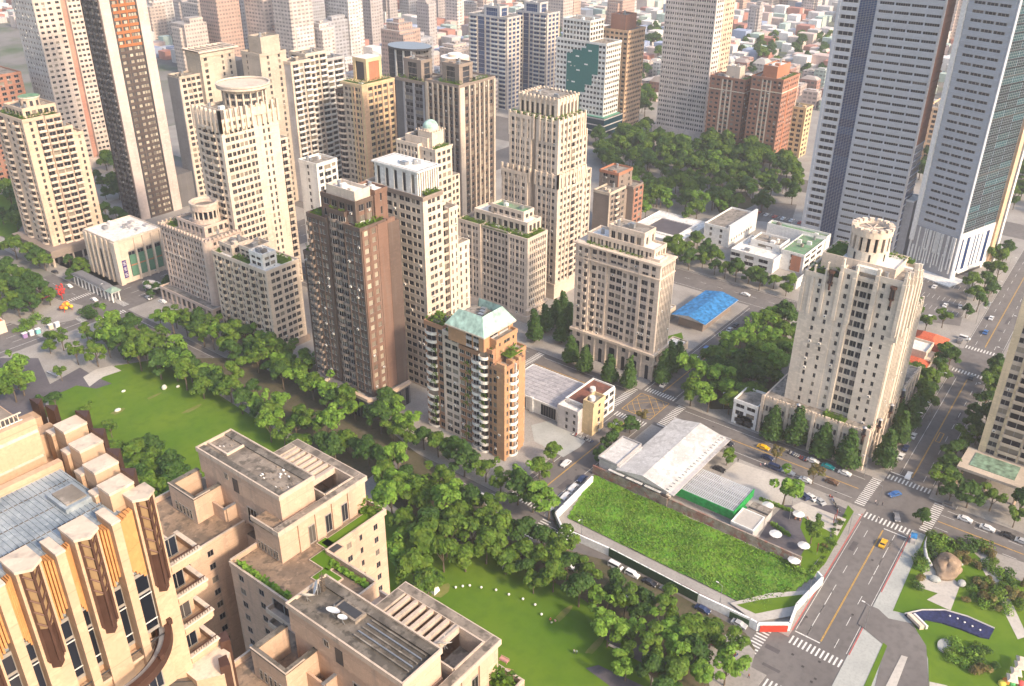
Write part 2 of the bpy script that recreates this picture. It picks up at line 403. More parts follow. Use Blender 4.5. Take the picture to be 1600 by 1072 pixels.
        for i in range(clut):
            if i % 3 == 2:
                qx, qy = rnd.uniform(x0+1.8, x1-1.8), rnd.uniform(y0+1.8, y1-1.8); s.part('rooftop_equipment').cyl(qx, qy, .8, z1+.1, z1+2.3, METAL, 10, r1=.7); continue
            w_, d_, h_ = rnd.uniform(1, 2.6), rnd.uniform(1, 3), rnd.uniform(.8, 2.2)
            cx = rnd.uniform(x0+1.2, max(x0+1.3, x1-3.8)); cy = rnd.uniform(y0+1.2, max(y0+1.3, y1-4.2))
            s.part('rooftop_equipment').box(cx, cy, z1+.1, cx+w_, cy+d_, z1+.1+h_, rnd.choice([METAL, WHT, RC, mat]))
    def crenel(s, x0, y0, x1, y1, z, mat, step=2.6, w=1.0, h=1.6, d=.7, sides='LRlr', base=0):
        for sd in sides:
            a, b = (y0, y1) if sd in 'Ll' else (x0, x1); n = max(2, int(round((b-a)/step)))
            p = {'L': x0, 'l': x1, 'R': y0, 'r': y1}[sd]
            for i in range(n+1):
                c = a+(b-a)*i/n; s.fbox(s.w, sd, p, c-w/2, c+w/2, -d/2, d/2, z-base, z+h, mat)
    def green(s, x0, y0, x1, y1, z, h=1.2, dens=2.2, mat=None, name='roof_garden'):
        mb = s.part(name); mat = mat or LF; mb.box(x0, y0, z, x1, y1, z+.25, mat)
        n = int(dens*(x1-x0)*(y1-y0))+6
        leafscatter(mb, n, x0, y0, x1, y1, z+.2, h, .38, mat)
def leafscatter(mb, n, x0, y0, x1, y1, z, h, sz, mat, r=None):
    r = r or rnd
    for i in range(n):
        x, y, q = r.uniform(x0, x1), r.uniform(y0, y1), z+r.random()**1.3*h
        a = r.uniform(0, 6.3); t = r.uniform(-.7, .7); s_ = sz*r.uniform(.6, 1.4); ca, sa = cos(a)*s_, sin(a)*s_
        mb.poly([(x+ca, y+sa, q+t*s_), (x-sa, y+ca, q+.3*s_), (x-ca, y-sa, q-t*s_), (x+sa, y-ca, q-.3*s_)], mat)
HAZE = 0.00019
# ---------------------------------------------------------------- ground, roads, pavements (x runs along the main avenue, y along the park street)
def structure(o): o['kind'] = 'structure'; return o
def gmat(name, c1, c2, c3, sc=.05, rough=.95, sc2=.6, k=.5):
    m, t, b = nt(name, rough, 0, .15)
    c = mixc(t, c1, c2, rng(t, noise(t, sc, 5), 0, 1, .35, .65)); c = mixc(t, c, c3, rng(t, noise(t, sc2, 4), 0, k, .45, .7))
    t.links.new(c, b.inputs['Base Color']); MATS[name] = m; return m
M_CITY = gmat('city_ground', (.17, .16, .155), (.23, .215, .205), (.06, .10, .035), .012, sc2=.02, k=.9)
M_ROAD = gmat('asphalt', (.135, .125, .123), (.175, .162, .158), (.105, .098, .096), .06, sc2=.5, k=.6)
M_PAVE = gmat('paving', (.27, .25, .235), (.35, .33, .31), (.20, .19, .18), .1, sc2=1.5)
M_PAVEG = gmat('grey_paving', (.33, .34, .33), (.40, .41, .40), (.27, .28, .27), .1, sc2=1.5)
M_PALE = gmat('pale_kerbside_paving', (.33, .34, .33), (.41, .42, .40), (.26, .27, .26), .1, sc2=1.5)
M_PLAZA = gmat('plaza_paving', (.42, .39, .36), (.50, .47, .43), (.33, .31, .29), .1, sc2=1.2)
M_DARKP = gmat('dark_paving', (.09, .085, .10), (.13, .12, .135), (.075, .07, .08), .1, sc2=1.2)
M_LAWN = gmat('lawn', (.075, .155, .010), (.120, .190, .014), (.055, .118, .010), .035, sc2=.25, k=.45)
M_WILD = gmat('wild_grass', (.07, .19, .018), (.12, .25, .02), (.17, .22, .05), .08, sc2=.5, k=.6)
M_SOIL = gmat('soil', (.085, .075, .045), (.125, .105, .07), (.035, .06, .02), .1, sc2=.8)
M_KERB = plain('kerb_stone', (.42, .40, .38), .8)
M_RED = plain('red_kerb_paint', (.42, .10, .09), .7)
M_LINE = plain('road_paint_white', (.66, .65, .63), .7, var=.14, sc=2)
M_YEL = plain('road_paint_yellow', (.62, .36, .06), .7, var=.14, sc=2)
g = MB(); g.poly([(-900, -1500, 0), (4500, -1500, 0), (4500, 4500, 0), (-900, 4500, 0)], M_CITY); structure(g.build('ground'))
def sheet(name, pts, z, mat):
    b = MB(); a = sum(pts[i][0]*pts[(i+1)%len(pts)][1]-pts[(i+1)%len(pts)][0]*pts[i][1] for i in range(len(pts)))
    b.poly([(p[0], p[1], z) for p in (pts if a > 0 else pts[::-1])], mat); return structure(b.build(name))
def rect(x0, y0, x1, y1): return [(x0, y0), (x1, y0), (x1, y1), (x0, y1)]
def mainy(x, e): return (36.3 if e == 0 else 51.2)+(x-186)*.04       # the avenue's two kerbs
sheet('road', [(40, -160), (700, -160), (700, 440), (40, 440)], .03, M_ROAD)
sheet('road', [(520, 440), (600, 440), (600, 900), (520, 900)], .03, M_ROAD)
def block(name, pts, mat=M_PAVE, kerb=True, h=.14, edge=None):
    b = MB(); b.prism(pts, 0, h, edge or M_KERB, mat); o = structure(b.build(name)); return o
def L0(x): return mainy(x, 0)
def L1(x): return mainy(x, 1)
block('pavement', [(60, 55), (173, L1(173)), (173, 374), (60, 374)])                          # park
block('pavement', [(189, L1(189)+.3), (257, L1(257)), (257, 134.5), (189, 134.5)], edge=M_RED)          # vacant lot and halls
block('pavement', [(189, 151), (257, 151), (257, 374), (189, 374)])
block('pavement', [(276, L1(276)), (374, L1(374)), (374, 135), (276, 135)])
block('pavement', [(276, 150.5), (374, 150.5), (374, 374), (276, 374)])
block('pavement', [(130, -60), (256, -60), (256, L0(256)), (130, L0(130))], M_PALE, edge=M_KERB)
block('pavement', [(276, -60), (374, -60), (374, L0(374)), (276, L0(276))])
block('pavement', [(393, L1(393)), (548, L1(540)), (548, 374), (393, 374)])
block('pavement', [(393, -60), (548, -60), (548, L0(540)), (393, L0(393))])
block('pavement', [(188, 403), (205, 403), (205, 520), (188, 520)], M_PAVE)
block('pavement', rect(60, 403, 172, 640)); block('pavement', rect(196, 403, 330, 700)); block('pavement', rect(345, 403, 520, 640))
block('pavement', rect(573, -60, 760, 900), M_PAVE)
# park lawns and paths
sheet('lawn', [gp(*q) for q in [(75,615),(95,600),(150,600),(180,572),(260,560),(330,610),(440,680),(560,770),(690,850),(770,860),(840,895),(915,940),(965,990),(1010,1045),(1025,1090),(560,1300),(100,900)]], .19, M_LAWN)
sheet('path', [gp(*q) for q in [(62,610),(125,575),(150,590),(175,600),(150,608),(120,603),(100,612),(70,622)]], .21, M_DARKP)
sheet('path', [gp(*q) for q in [(130,590),(150,578),(175,572),(190,580),(160,590),(140,605)]], .23, M_PLAZA)
sheet('path', [gp(*q) for q in [(950,985),(1000,1010),(1060,1045),(1050,1060),(990,1030),(945,1000)]], .23, M_DARKP)
sheet('path', [gp(*q) for q in [(915,1045),(935,1040),(1010,1075),(990,1100)]], .23, M_DARKP)
sheet('soil', [gp(*q) for q in [(690,850),(760,840),(850,850),(960,880),(1060,930),(1165,990),(1180,1015),(1130,1080),(1030,1100),(1020,1060),(960,1000),(900,930),(790,880)]], .17, M_SOIL)
sheet('path', [gp(*q) for q in [(1095,1010),(1150,985),(1180,1020),(1165,1075),(1110,1080)]], .22, M_PAVE)
sheet('path', [gp(*q) for q in [(-30,560),(60,560),(78,600),(70,640),(40,660),(-30,640)]], .16, M_DARKP)
M_WORN = gmat('worn_grass', (.15, .17, .04), (.20, .19, .07), (.10, .17, .02), .3, sc2=1.0)
for (px_, py_, a_, b__) in ((184, 644, 2.6, 1.6), (690, 925, 3.2, 2.0), (880, 960, 3.5, 1.2), (300, 640, 4, 1.3), (560, 820, 2, 2), (930, 1010, 4, 1.2), (760, 1010, 3, 1.0), (240, 620, 3, .9)):
    x_, y_ = gp(px_, py_); q0 = rnd.random()*3; sheet('worn_patch', [(x_+a_*cos(t_)*(1+.25*sin(3*t_+q0)), y_+b__*sin(t_)*(1+.2*cos(2*t_))) for t_ in [2*pi*i/18 for i in range(18)]], .205, M_WORN)
# vacant lot grass (its own raised, uneven sheet), built as a fine grid
def patch(name, x0, y0, x1, y1, z, mat, amp, n=60, m=40, clip=None):
    b = MB(); r = random.Random(5); b.mi(mat)
    for j in range(m+1):
        for i in range(n+1):
            x = x0+(x1-x0)*i/n; y = y0+(y1-y0)*j/m
            b.v.append((x, y, z+amp*(sin(x*.7+y*.3)*.4+sin(x*.23-y*.6)*.4+r.uniform(-.6, .6))))
    for j in range(m):
        for i in range(n):
            a = j*(n+1)+i
            cx, cy = b.v[a][0], b.v[a][1]
            if clip and not clip(cx, cy): continue
            b.f.append((a, a+1, a+n+2, a+n+1)); b.m.append(0)
    return structure(b.build(name))
patch('grass', 192.6, 54.5, 217, 133.5, .5, M_WILD, .22, 46, 130, clip=lambda x, y: y < 127+(x-191)*.25 and y > 60-(x-192)*.22)
sheet('soil', [gp(*q) for q in [(1140,945),(1200,930),(1262,925),(1240,965),(1180,975)]], .72, M_PLAZA)
sheet('grass', [gp(*q) for q in [(1150,948),(1200,938),(1255,932),(1240,950),(1180,962)]], .76, M_LAWN)
sheet('plaza', [gp(*q) for q in [(1125,745),(1150,722),(1240,752),(1220,790),(1195,805),(1130,765)]], .19, M_PLAZA)
sheet('car_park', [gp(*q) for q in [(1225,790),(1310,790),(1330,800),(1300,850),(1270,880),(1235,900),(1195,870),(1180,850),(1205,810)]], .19, M_DARKP)
sheet('grass', [gp(*q) for q in [(1255,808),(1300,825),(1290,860),(1262,895),(1245,880),(1262,850),(1250,825)]], .21, M_LAWN)
sheet('grass', [gp(*q) for q in [(1325,790),(1334,800),(1290,880),(1272,900),(1265,895),(1300,845)]], .22, M_LAWN)
sheet('car_park', [gp(*q) for q in [(1236,792),(1252,785),(1322,812),(1308,838),(1260,812)]], .23, M_PLAZA)
sheet('plaza', [gp(*q) for q in [(830,665),(870,655),(915,690),(905,700),(880,715),(835,690)]], .19, M_PAVEG)
# park on the right of the avenue
sheet('lawn', [gp(*q) for q in [(1447,835),(1500,850),(1640,910),(1640,1100),(1452,1100),(1450,1030),(1432,985),(1415,960),(1395,955),(1425,885)]], .19, M_LAWN)
sheet('road', [gp(*q) for q in [(1355,945),(1372,952),(1388,967),(1425,975),(1447,1010),(1452,1085),(1360,1100),(1382,1010),(1340,975)]], .20, M_ROAD)
sheet('grass', [gp(*q) for q in [(1380,1005),(1386,1010),(1372,1045),(1358,1080),(1344,1085)]], .22, M_LAWN)
sheet('traffic_island', [gp(*q) for q in [(1408,1025),(1418,1028),(1400,1075),(1385,1100),(1370,1100)]], .30, M_PLAZA)
sheet('plaza', [gp(*q) for q in [(1450,880),(1468,885),(1500,915),(1485,955),(1448,938),(1465,928),(1433,918)]], .24, M_PLAZA)
sheet('plaza', [gp(*q) for q in [(1545,870),(1560,890),(1575,930),(1605,995),(1590,1000),(1555,930),(1530,880),(1535,865)]], .23, M_PLAZA)
sheet('plaza', [gp(*q) for q in [(1500,845),(1600,880),(1640,910),(1640,925),(1570,900),(1550,890)]], .21, M_PAVE)
sheet('plaza', [gp(*q) for q in [(1452,1066),(1480,1072),(1480,1100),(1452,1100)]], .22, M_PLAZA)
# lawns and car parks farther off
sheet('lawn', [gp(*q) for q in [(-60,360),(-60,318),(22,300),(45,340),(20,372)]], .19, M_LAWN)
sheet('plaza', [gp(*q) for q in [(145,290),(190,282),(200,305),(165,318)]], .22, M_PAVEG)
sheet('car_park', [gp(*q) for q in [(1430,425),(1520,430),(1500,510),(1425,500)]], .19, M_ROAD)
sheet('car_park', [gp(*q) for q in [(1185,315),(1245,320),(1235,352),(1180,345)]], .19, M_ROAD)
sheet('soil', [gp(*q) for q in [(1110,305),(1165,300),(1180,320),(1130,345)]], .22, M_SOIL)
sheet('plaza', [gp(*q) for q in [(5,480),(60,462),(130,478),(118,500),(50,515),(15,505)]], .22, M_PAVE)
sheet('lawn', [gp(*q) for q in [(990,540),(1065,520),(1075,560),(1030,600),(1020,570)]], .19, M_LAWN)
sheet('soil', [gp(*q) for q in [(1085,600),(1180,500),(1235,500),(1215,600),(1180,640),(1110,640)]], .20, M_SOIL)
for q in ([(300,560),(480,560),(640,700),(560,760)], [(640,700),(760,790),(700,850),(600,780)]):
    sheet('soil', [gp(*k) for k in q], .17, M_SOIL)
# ---- markings
mk = {}
def stripe(x0, y0, x1, y1, w=.16, mat=M_LINE, z=.055, name='lane_marking'):
    b = mk.setdefault((name, mat.name), MB()); d = hypot(x1-x0, y1-y0); nx, ny = -(y1-y0)/d*w/2, (x1-x0)/d*w/2
    b.poly([(x0-nx, y0-ny, z), (x1-nx, y1-ny, z), (x1+nx, y1+ny, z), (x0+nx, y0+ny, z)], mat)
def dashed(x0, y0, x1, y1, w=.15, on=4, off=6, mat=M_LINE, ph=0):
    d = hypot(x1-x0, y1-y0); n = int((d-ph)//(on+off))+1
    for i in range(n):
        a = ph+i*(on+off); e = min(a+on, d)
        if e > a: stripe(x0+(x1-x0)*a/d, y0+(y1-y0)*a/d, x0+(x1-x0)*e/d, y0+(y1-y0)*e/d, w, mat)
def zebra(x0, y0, x1, y1, along, L=3.6, w=.5, gap=.62, z=.055):
    """bars laid between two points; along = unit direction the bars run"""
    d = hypot(x1-x0, y1-y0); n = int(d/(w+gap))
    for i in range(n+1):
        t = i/max(1, n); x, y = x0+(x1-x0)*t, y0+(y1-y0)*t
        stripe(x-along[0]*L/2, y-along[1]*L/2, x+along[0]*L/2, y+along[1]*L/2, w, M_LINE, z, 'crossing')
def mx(x, f): return L0(x)+(L1(x)-L0(x))*f
for a, b_ in ((193, 250), (284, 366), (400, 540)):
    for dy in (-.12, .12): stripe(a, mx(a, .5)+dy, b_, mx(b_, .5)+dy, .13, M_YEL)
    dashed(a, mx(a, .25), b_, mx(b_, .25)); dashed(a, mx(a, .76), b_, mx(b_, .76))
    stripe(a, mx(a, .03), b_, mx(b_, .03), .13); stripe(a, mx(a, .97), b_, mx(b_, .97), .13)
stripe(228, mx(228, .25), 250, mx(250, .25), .17); stripe(193, mx(193, .76), 214, mx(214, .76), .17)
stripe(284, mx(284, .76), 366, mx(366, .76), .2)
for x in (251,): stripe(x, mx(x, .03), x, mx(x, .5), .4)
for x in (192.3, 283): stripe(x, mx(x, .5), x, mx(x, .97), .4)
for x in (254.3, 279.8, 188.8, 170.6, 371.5, 395.8): zebra(x, mx(x, .05), x, mx(x, .95), (1, 0), 3.2 if x < 260 else 3)
ycs = [(53.4+.0, 258.4, 274.5), (38, 258, 274.5), (133.5, 258, 275), (153, 258, 275), (374, 258, 275)]
for y, a, b_ in [(56.8, 258.6, 275.5), (36.0, 258, 274.5), (131.5, 258.6, 275), (153, 258.6, 275), (199, 259, 275)]: zebra(a, y, b_, y, (0, 1), 3.2)
for x in (255.3, 278): zebra(x, 136.5, x, 149, (1, 0), 3)
for x in (191.5, 170.7): zebra(x, 137, x, 149.5, (1, 0), 3)
for y, a, b_ in [(57.5, 174.5, 187.5), (33, 174.5, 187.5), (132, 174.5, 187.5), (153, 174.5, 187.5)]: zebra(a, y, b_, y, (0, 1), 3.2)
for (a, b_) in ((193, 214), (222, 253)): stripe(a, L0(a)-.25, b_, L0(b_)-.25, .3, M_RED, .17, 'kerb_line')
stripe(192, L1(192)+.3, 254, L1(254)+.3, .3, M_RED, .17, 'kerb_line')
# park street, cross street, side streets
for y0, y1 in ((60, 130), (156, 370)):
    stripe(180.5, y0, 180.5, y1, .13, M_YEL); stripe(175.2, y0, 175.2, y1); stripe(186, y0, 186, y1)
for y0, y1 in ((60, 129), (156, 196), (204, 370)):
    for dx in (-.12, .12): stripe(266.5+dx, y0, 266.5+dx, y1, .13, M_YEL)
    stripe(260.2, y0, 260.2, y1); stripe(273, y0, 273, y1)
for dx in (-.12, .12): stripe(265.5+dx, -60, 265.5+dx, 34, .13, M_YEL)
dashed(261.8, -60, 261.8, 34); dashed(269.4, -60, 269.4, 34); stripe(272.8, -60, 272.8, 33); stripe(258.6, -60, 258.6, 33)
for x0, x1 in ((193, 254), (280, 372), (396, 540)):
    for dy in (-.12, .12): stripe(x0, 142.8+dy, x1, 142.8+dy, .13, M_YEL)
    stripe(x0, 136.6, x1, 136.6); stripe(x0, 149, x1, 149)
def ybox(x0, y0, x1, y1):
    stripe(x0, y0, x1, y0, .2, M_YEL); stripe(x0, y1, x1, y1, .2, M_YEL); stripe(x0, y0, x0, y1, .2, M_YEL); stripe(x1, y0, x1, y1, .2, M_YEL)
    for k in range(1, 4):
        f = k/4
        stripe(x0+(x1-x0)*f, y0, x1, y1-(y1-y0)*f, .14, M_YEL); stripe(x0, y0+(y1-y0)*f, x1-(x1-x0)*f, y1, .14, M_YEL)
        stripe(x0+(x1-x0)*f, y1, x1, y0+(y1-y0)*f, .14, M_YEL); stripe(x0, y1-(y1-y0)*f, x1-(x1-x0)*f, y0, .14, M_YEL)
ybox(259.5, 136.5, 274, 149)
stripe(393, 68, 374, 68, .3); dashed(384, 70, 384, 330, on=3); stripe(376, 70, 376, 330); stripe(392, 70, 392, 330)
for y in (383.5, 389, 395.5): dashed(80, y, 172, y, .16); dashed(200, y, 330, y, .16)
stripe(80, 378.3, 172, 378.3, .2); stripe(80, 401, 172, 401, .2)
zebra(170, 379, 170, 400, (1, 0), 3); zebra(191, 379, 191, 400, (1, 0), 3); zebra(174, 404, 194, 404, (0, 1), 3); zebra(174, 374, 187, 374, (0, 1), 3)
zebra(106, 380, 106, 400, (1, 0), 9, .55, .9)
for i in range(9): stripe(150, 379+i*.9, 160, 381+i*.9, .3)
dashed(182, 408, 182, 520, on=3); stripe(174, 408, 174, 520)
for i in range(22):      # car park bays
    for (a, b_) in ((455, 460), (437, 442), (424, 429)): stripe(a, 66+i*2.4, b_, 66+i*2.4, .14, M_LINE, .25, 'parking_bay_lines')
for i in range(16): stripe(493, 168+i*2.6, 498, 168+i*2.6, .14, M_LINE, .25, 'parking_bay_lines')
stripe(312, mx(312, .35), 319, mx(319, .35), .25, M_YEL); stripe(312, mx(312, .45), 319, mx(319, .45), .25, M_YEL)
stripe(312, mx(312, .35), 312, mx(312, .45), .25, M_YEL); stripe(319, mx(319, .35), 319, mx(319, .45), .25, M_YEL)
M_PATCH = gmat('asphalt_patch', (.085, .078, .082), (.11, .10, .105), (.075, .07, .072), .2, sc2=1.2)
M_IRON = plain('iron_cover', (.05, .045, .045), .6)
pr_ = random.Random(21)
for i in range(46):
    a, b_ = pr_.choice([((190, 545), (38, 52)), ((190, 372), (136, 149)), ((259, 274), (-50, 370)), ((175, 187), (40, 370)), ((376, 391), (60, 330)), ((90, 330), (380, 400))]); x, y = pr_.uniform(*a), pr_.uniform(*b_); l_ = pr_.uniform(1.5, 9)
    if a[1]-a[0] > 60: stripe(x, y, x+l_, y, pr_.uniform(.8, 2.4), M_PATCH, .04, 'road_patch')
    else: stripe(x, y, x, y+l_, pr_.uniform(.8, 2.4), M_PATCH, .04, 'road_patch')
for i in range(40):
    a, b_ = pr_.choice([((190, 300), (38, 52)), ((190, 254), (136, 149)), ((259, 274), (0, 130)), ((175, 187), (40, 130))]); x, y = pr_.uniform(*a), pr_.uniform(*b_); stripe(x, y, x+.7, y, .7, M_IRON, .05, 'manhole_cover')
for (n_, _m), b_ in mk.items(): structure(b_.build(n_))
# ================================================================ buildings of the foreground
PLANT = LF
def twin(ox, oy, label, dishes=False, z0=0):
    b = Bld('apartment_building', label, 'apartment building', 84+ox, 120+oy, 'twin flat-roofed apartment buildings'); m = W['peachg']; cap = W['coping']
    X = lambda v: v+ox; Y = lambda v: v+oy
    w = b.w; r = b.r
    # main volumes below the garden level (70 m)
    def vol(x0, y0, x1, y1, za, zb, L=None, R=None, fh=3.3, **k): b.mass(X(x0), Y(y0), X(x1), Y(y1), za, zb, L, R, m, par=0, fh=fh, dp=.12, ds=.1, wh=.45, deck=False, **k)
    LP = 's2.2 n3 s1.5 n3 s5 n3 s4 '; 
    vol(71, 97, 84, 122.5, 0, 69, 's2 n3 s1 b5.5 s1.2 n3 s2 n3.2 s1', 's3 n3 n3 s3', bd=1.6, balm='stone')
    vol(84, 110.6, 99.6, 143, 0, 69, None, 's1 n2.6 s1.2 n3.4 s.8 n2 s2 n3 s1.4')
    vol(67.2, 130, 84, 150, 0, 69, 's2 n3 s3 n3 s2', 's2 n2.4 s8')
    vol(84, 122.5, 96, 150, 0, 68.9)
    b.w.box(X(80), Y(122.5), 0, X(84), Y(130), 66.5, m)
    T = b.part('terrace'); br = RBROWN
    T.box(X(67.5), Y(130.3), 69, X(84), Y(149.5), 69.12, br); T.box(X(71.3), Y(97.3), 69, X(84.1), Y(122.3), 69.12, br); T.box(X(84.1), Y(110.8), 69, X(99.4), Y(130), 69.12, br)
    T.box(X(80.1), Y(122.6), 66.5, X(83.9), Y(129.9), 66.62, br)
    # parapets of the garden level
    def line(x0, y0, x1, y1, za, zb, t=.35, mat=None):
        if abs(x1-x0) > abs(y1-y0): w.box(X(x0), Y(y0-t/2), za, X(x1), Y(y0+t/2), zb, mat or m); w.box(X(x0-.03), Y(y0-t/2-.03), zb, X(x1+.03), Y(y0+t/2+.03), zb+.1, cap)
        else: w.box(X(x0-t/2), Y(y0), za, X(x0+t/2), Y(y1), zb, mat or m); w.box(X(x0-t/2-.03), Y(y0-.03), zb, X(x0+t/2+.03), Y(y1+.03), zb+.1, cap)
    line(67.3, 129.9, 67.3, 150, 68.9, 70); line(67.5, 130, 80, 130, 68.9, 70); line(67.5, 150, 84, 150, 68.9, 70)
    line(70.9, 97, 70.9, 122.5, 68.9, 69.9); line(71.1, 122.5, 78, 122.5, 68.9, 70.1); line(84, 97, 84, 110, 68.9, 70.3); line(84, 110.4, 99.8, 110.4, 68.9, 70.2); line(99.8, 110.2, 99.8, 143, 68.9, 70.1)
    line(71, 96.9, 84, 96.9, 68.9, 70)
    G = b.part('lawn_terrace'); gm = MATS['lawn']
    for q in ((85.5, 111, 98.8, 113.4), (81, 106.5, 84.6, 111.5), (78, 103, 81.3, 107.5), (85, 111, 87, 114)):
        G.box(X(q[0]), Y(q[1]), 69.12, X(q[2]), Y(q[3]), 69.5, gm); 
        e = b.part('planter_edge'); e.parapet(X(q[0]-.2), Y(q[1]-.2), X(q[2]+.2), Y(q[3]+.2), 69.1, 69.45, .2, cap)
    b.green(X(82.3), Y(97.8), X(83.3), Y(107.5), 69.2, .5, 14, LFY, 'clipped_hedge'); b.green(X(71.3), Y(106.5), X(72.3), Y(121), 69.4, .9, 10, LFY, 'clipped_hedge')
    b.green(X(71.3), Y(98), X(72.3), Y(104.5), 69.4, .9, 10, LFY, 'clipped_hedge'); b.green(X(96.5), Y(111), X(99.3), Y(115.5), 69.2, 2.4, 7, LF, 'roof_shrub')
    w.box(X(84.2), Y(108.4), 60, X(87), Y(110.5), 70.2, m); r.box(X(84.5), Y(108.7), 70.2, X(86.7), Y(110.2), 70.25, DARK)  # dark top plate paints the shade inside an open shaft
    # penthouse body with the pergola (top 77 m)
    w.box(X(80.6), Y(117.2), 69.1, X(88.4), Y(142.6), 76, m)
    w.box(X(77.2), Y(115.5), 69.1, X(80.6), Y(122.5), 75.9, m); w.box(X(77.2), Y(114.9), 69.1, X(99), Y(115.5), 75.9, m)
    w.box(X(98.5), Y(115.5), 69.1, X(99), Y(135), 75.9, m); w.box(X(88.4), Y(134.6), 69.1, X(98.5), Y(135), 75.9, m)
    w.box(X(88.4), Y(115.5), 69.1, X(98.5), Y(116.2), 73, m)
    for i in range(4): w.box(X(81.5+i*4.2), Y(114.6), 69.1, X(83.7+i*4.2), Y(114.9), 75.9, m)
    for i in range(3): b.rep('win', X(84.7+i*4.2), Y(114.88), 69.3, pi, 1.6, 1, 4.4)
    for q in ((76.95, 114.6, 99.1, 116.0), (97.35, 116.1, 99.1, 135.4), (88.5, 133.8, 97.2, 135.4)): r.box(X(q[0]), Y(q[1]), 77, X(q[2]), Y(q[3]), 77.03, RC2)
    # pergola frame and beams
    r.box(X(76.8), Y(114.4), 75.9, X(99.3), Y(116.1), 77, cap); r.box(X(97.2), Y(116.1), 75.9, X(99.3), Y(135.6), 77, cap); r.box(X(88.4), Y(133.6), 75.9, X(97.2), Y(135.6), 77, cap)
    r.box(X(76.8), Y(116.1), 75.7, X(80.3), Y(122.5), 76, RBROWN); r.box(X(76.8), Y(116.1), 76, X(77.1), Y(122.6), 77, cap)
    P = b.part('pergola')
    for i in range(7): P.box(X(88.4), Y(121.9+i*1.75), 76.1, X(97.2), Y(122.6+i*1.75), 76.95, cap)
    P.box(X(90), Y(121.3), 75.9, X(97.2), Y(121.8), 77.2, cap); P.box(X(89.7), Y(116.4), 73, X(90), Y(121.8), 77.2, cap); P.box(X(96.9), Y(116.4), 73, X(97.2), Y(121.3), 77.2, cap); P.box(X(90), Y(116.1), 73, X(97.2), Y(116.4), 77.2, cap)
    P.box(X(90), Y(116.4), 72.8, X(96.9), Y(121.3), 73, RC)
    # upper slab with a sunken roof
    w.box(X(80.3), Y(117.5), 76, X(88.4), Y(143), 81.2, m)
    for x0, y0, x1, y1 in ((80.05, 117.25, 80.35, 143.25), (88.35, 117.25, 88.65, 143.25), (80.35, 117.25, 88.35, 117.55), (80.35, 142.95, 88.35, 143.25)): r.box(X(x0), Y(y0), 81.0, X(x1), Y(y1), 82, cap)
    r.box(X(80.35), Y(117.55), 81.2, X(81.9), Y(142.95), 81.7, RDK); r.box(X(86.8), Y(117.55), 81.2, X(88.35), Y(142.95), 81.7, RDK)
    r.box(X(81.9), Y(117.55), 81.2, X(86.8), Y(142.95), 81.35, RC2 if not dishes else RDK)
    if dishes:
        for i in range(5): r.box(X(82.4+i*.95), Y(118.5), 81.3, X(82.6+i*.95), Y(130), 81.75, [RC, METAL][i % 2])
        r.box(X(84.2), Y(131.5), 81.3, X(86.6), Y(136.5), 82.0, RC2); r.box(X(84.6), Y(131.9), 82.0, X(86.2), Y(136.1), 82.05, DARK)
    else:
        r.box(X(82.6), Y(136.4), 81.35, X(83), Y(142.8), 81.8, cap); r.box(X(83), Y(136.4), 81.35, X(86.8), Y(136.8), 81.8, cap)
        for i in range(30): x, y = rnd.uniform(82, 86.6), rnd.choice([rnd.uniform(137, 141), rnd.uniform(122, 126), rnd.uniform(118, 122)]); q = rnd.uniform(.1, .35); r.box(X(x), Y(y), 81.3, X(x+q), Y(y+q*1.6), 81.4+q*.6, rnd.choice([RC2, WHT, RDK]))
    # recess in the slab's -x side, its shade drawn as a dark plate
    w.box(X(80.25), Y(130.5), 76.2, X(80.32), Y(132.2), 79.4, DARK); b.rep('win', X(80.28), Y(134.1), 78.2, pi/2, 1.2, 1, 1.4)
    b.rep('win2', X(80.55), Y(127.5), 70, pi/2, 3, 1, 4); b.rep('win', X(80.28), Y(120), 70, pi/2, .1, 1, .1)
    # wing with an open court
    for q in ((75, 137.2, 81, 138, 75), (75, 145, 81, 145.8, 75), (74.2, 137.2, 75, 145.8, 75)): w.box(X(q[0]), Y(q[1]), 69.1, X(q[2]), Y(q[3]), q[4], m); r.box(X(q[0]-.1), Y(q[1]-.1), q[4], X(q[2]), Y(q[3]+.1), q[4]+.25, RDK)
    r.box(X(74.1), Y(137.1), 75.25, X(74.3), Y(145.9), 75.4, cap); r.box(X(74.3), Y(137.1), 75.25, X(78), Y(137.3), 75.4, cap)
    w.box(X(78), Y(133.4), 69.1, X(78.4), Y(137.2), 72.4, m); w.box(X(78.4), Y(133), 69.1, X(80.6), Y(133.4), 72.4, m); r.box(X(77.8), Y(132.9), 72.4, X(80.6), Y(133.5), 72.6, METAL)
    for i in range(5): b.rep('winT', X(74.18), Y(139+i*1.2), 69.6, pi/2, .7, 1, 2.2)
    for i in range(7): b.rep('winT', X(77.18), Y(116+i*.9), 69.5, pi/2, .45, 1, 2)
    return b
W['peachg'] = wallmat('wall_peach_render', (.52, .37, .275), .08, .26); W['coping'] = wallmat('wall_coping', (.52, .42, .34), .1, .35)
RBROWN = roofmat('roof_brown_tiles', (.21, .15, .105), (.31, .22, .155), (.12, .095, .075)); RDK = roofmat('roof_dark', (.12, .105, .09), (.19, .165, .14), (.065, .058, .05)); RC2 = roofmat('roof_worn', (.20, .165, .135), (.30, .25, .205), (.10, .085, .07))
twin(0, 0, 'peach flat-roofed apartment building with bare slab roof and grass roof terrace, farther of the twins', False).finish()
twin(-16.9, -48.3, 'peach flat-roofed apartment building with satellite dishes on its roof, nearer of the twins', True).finish()
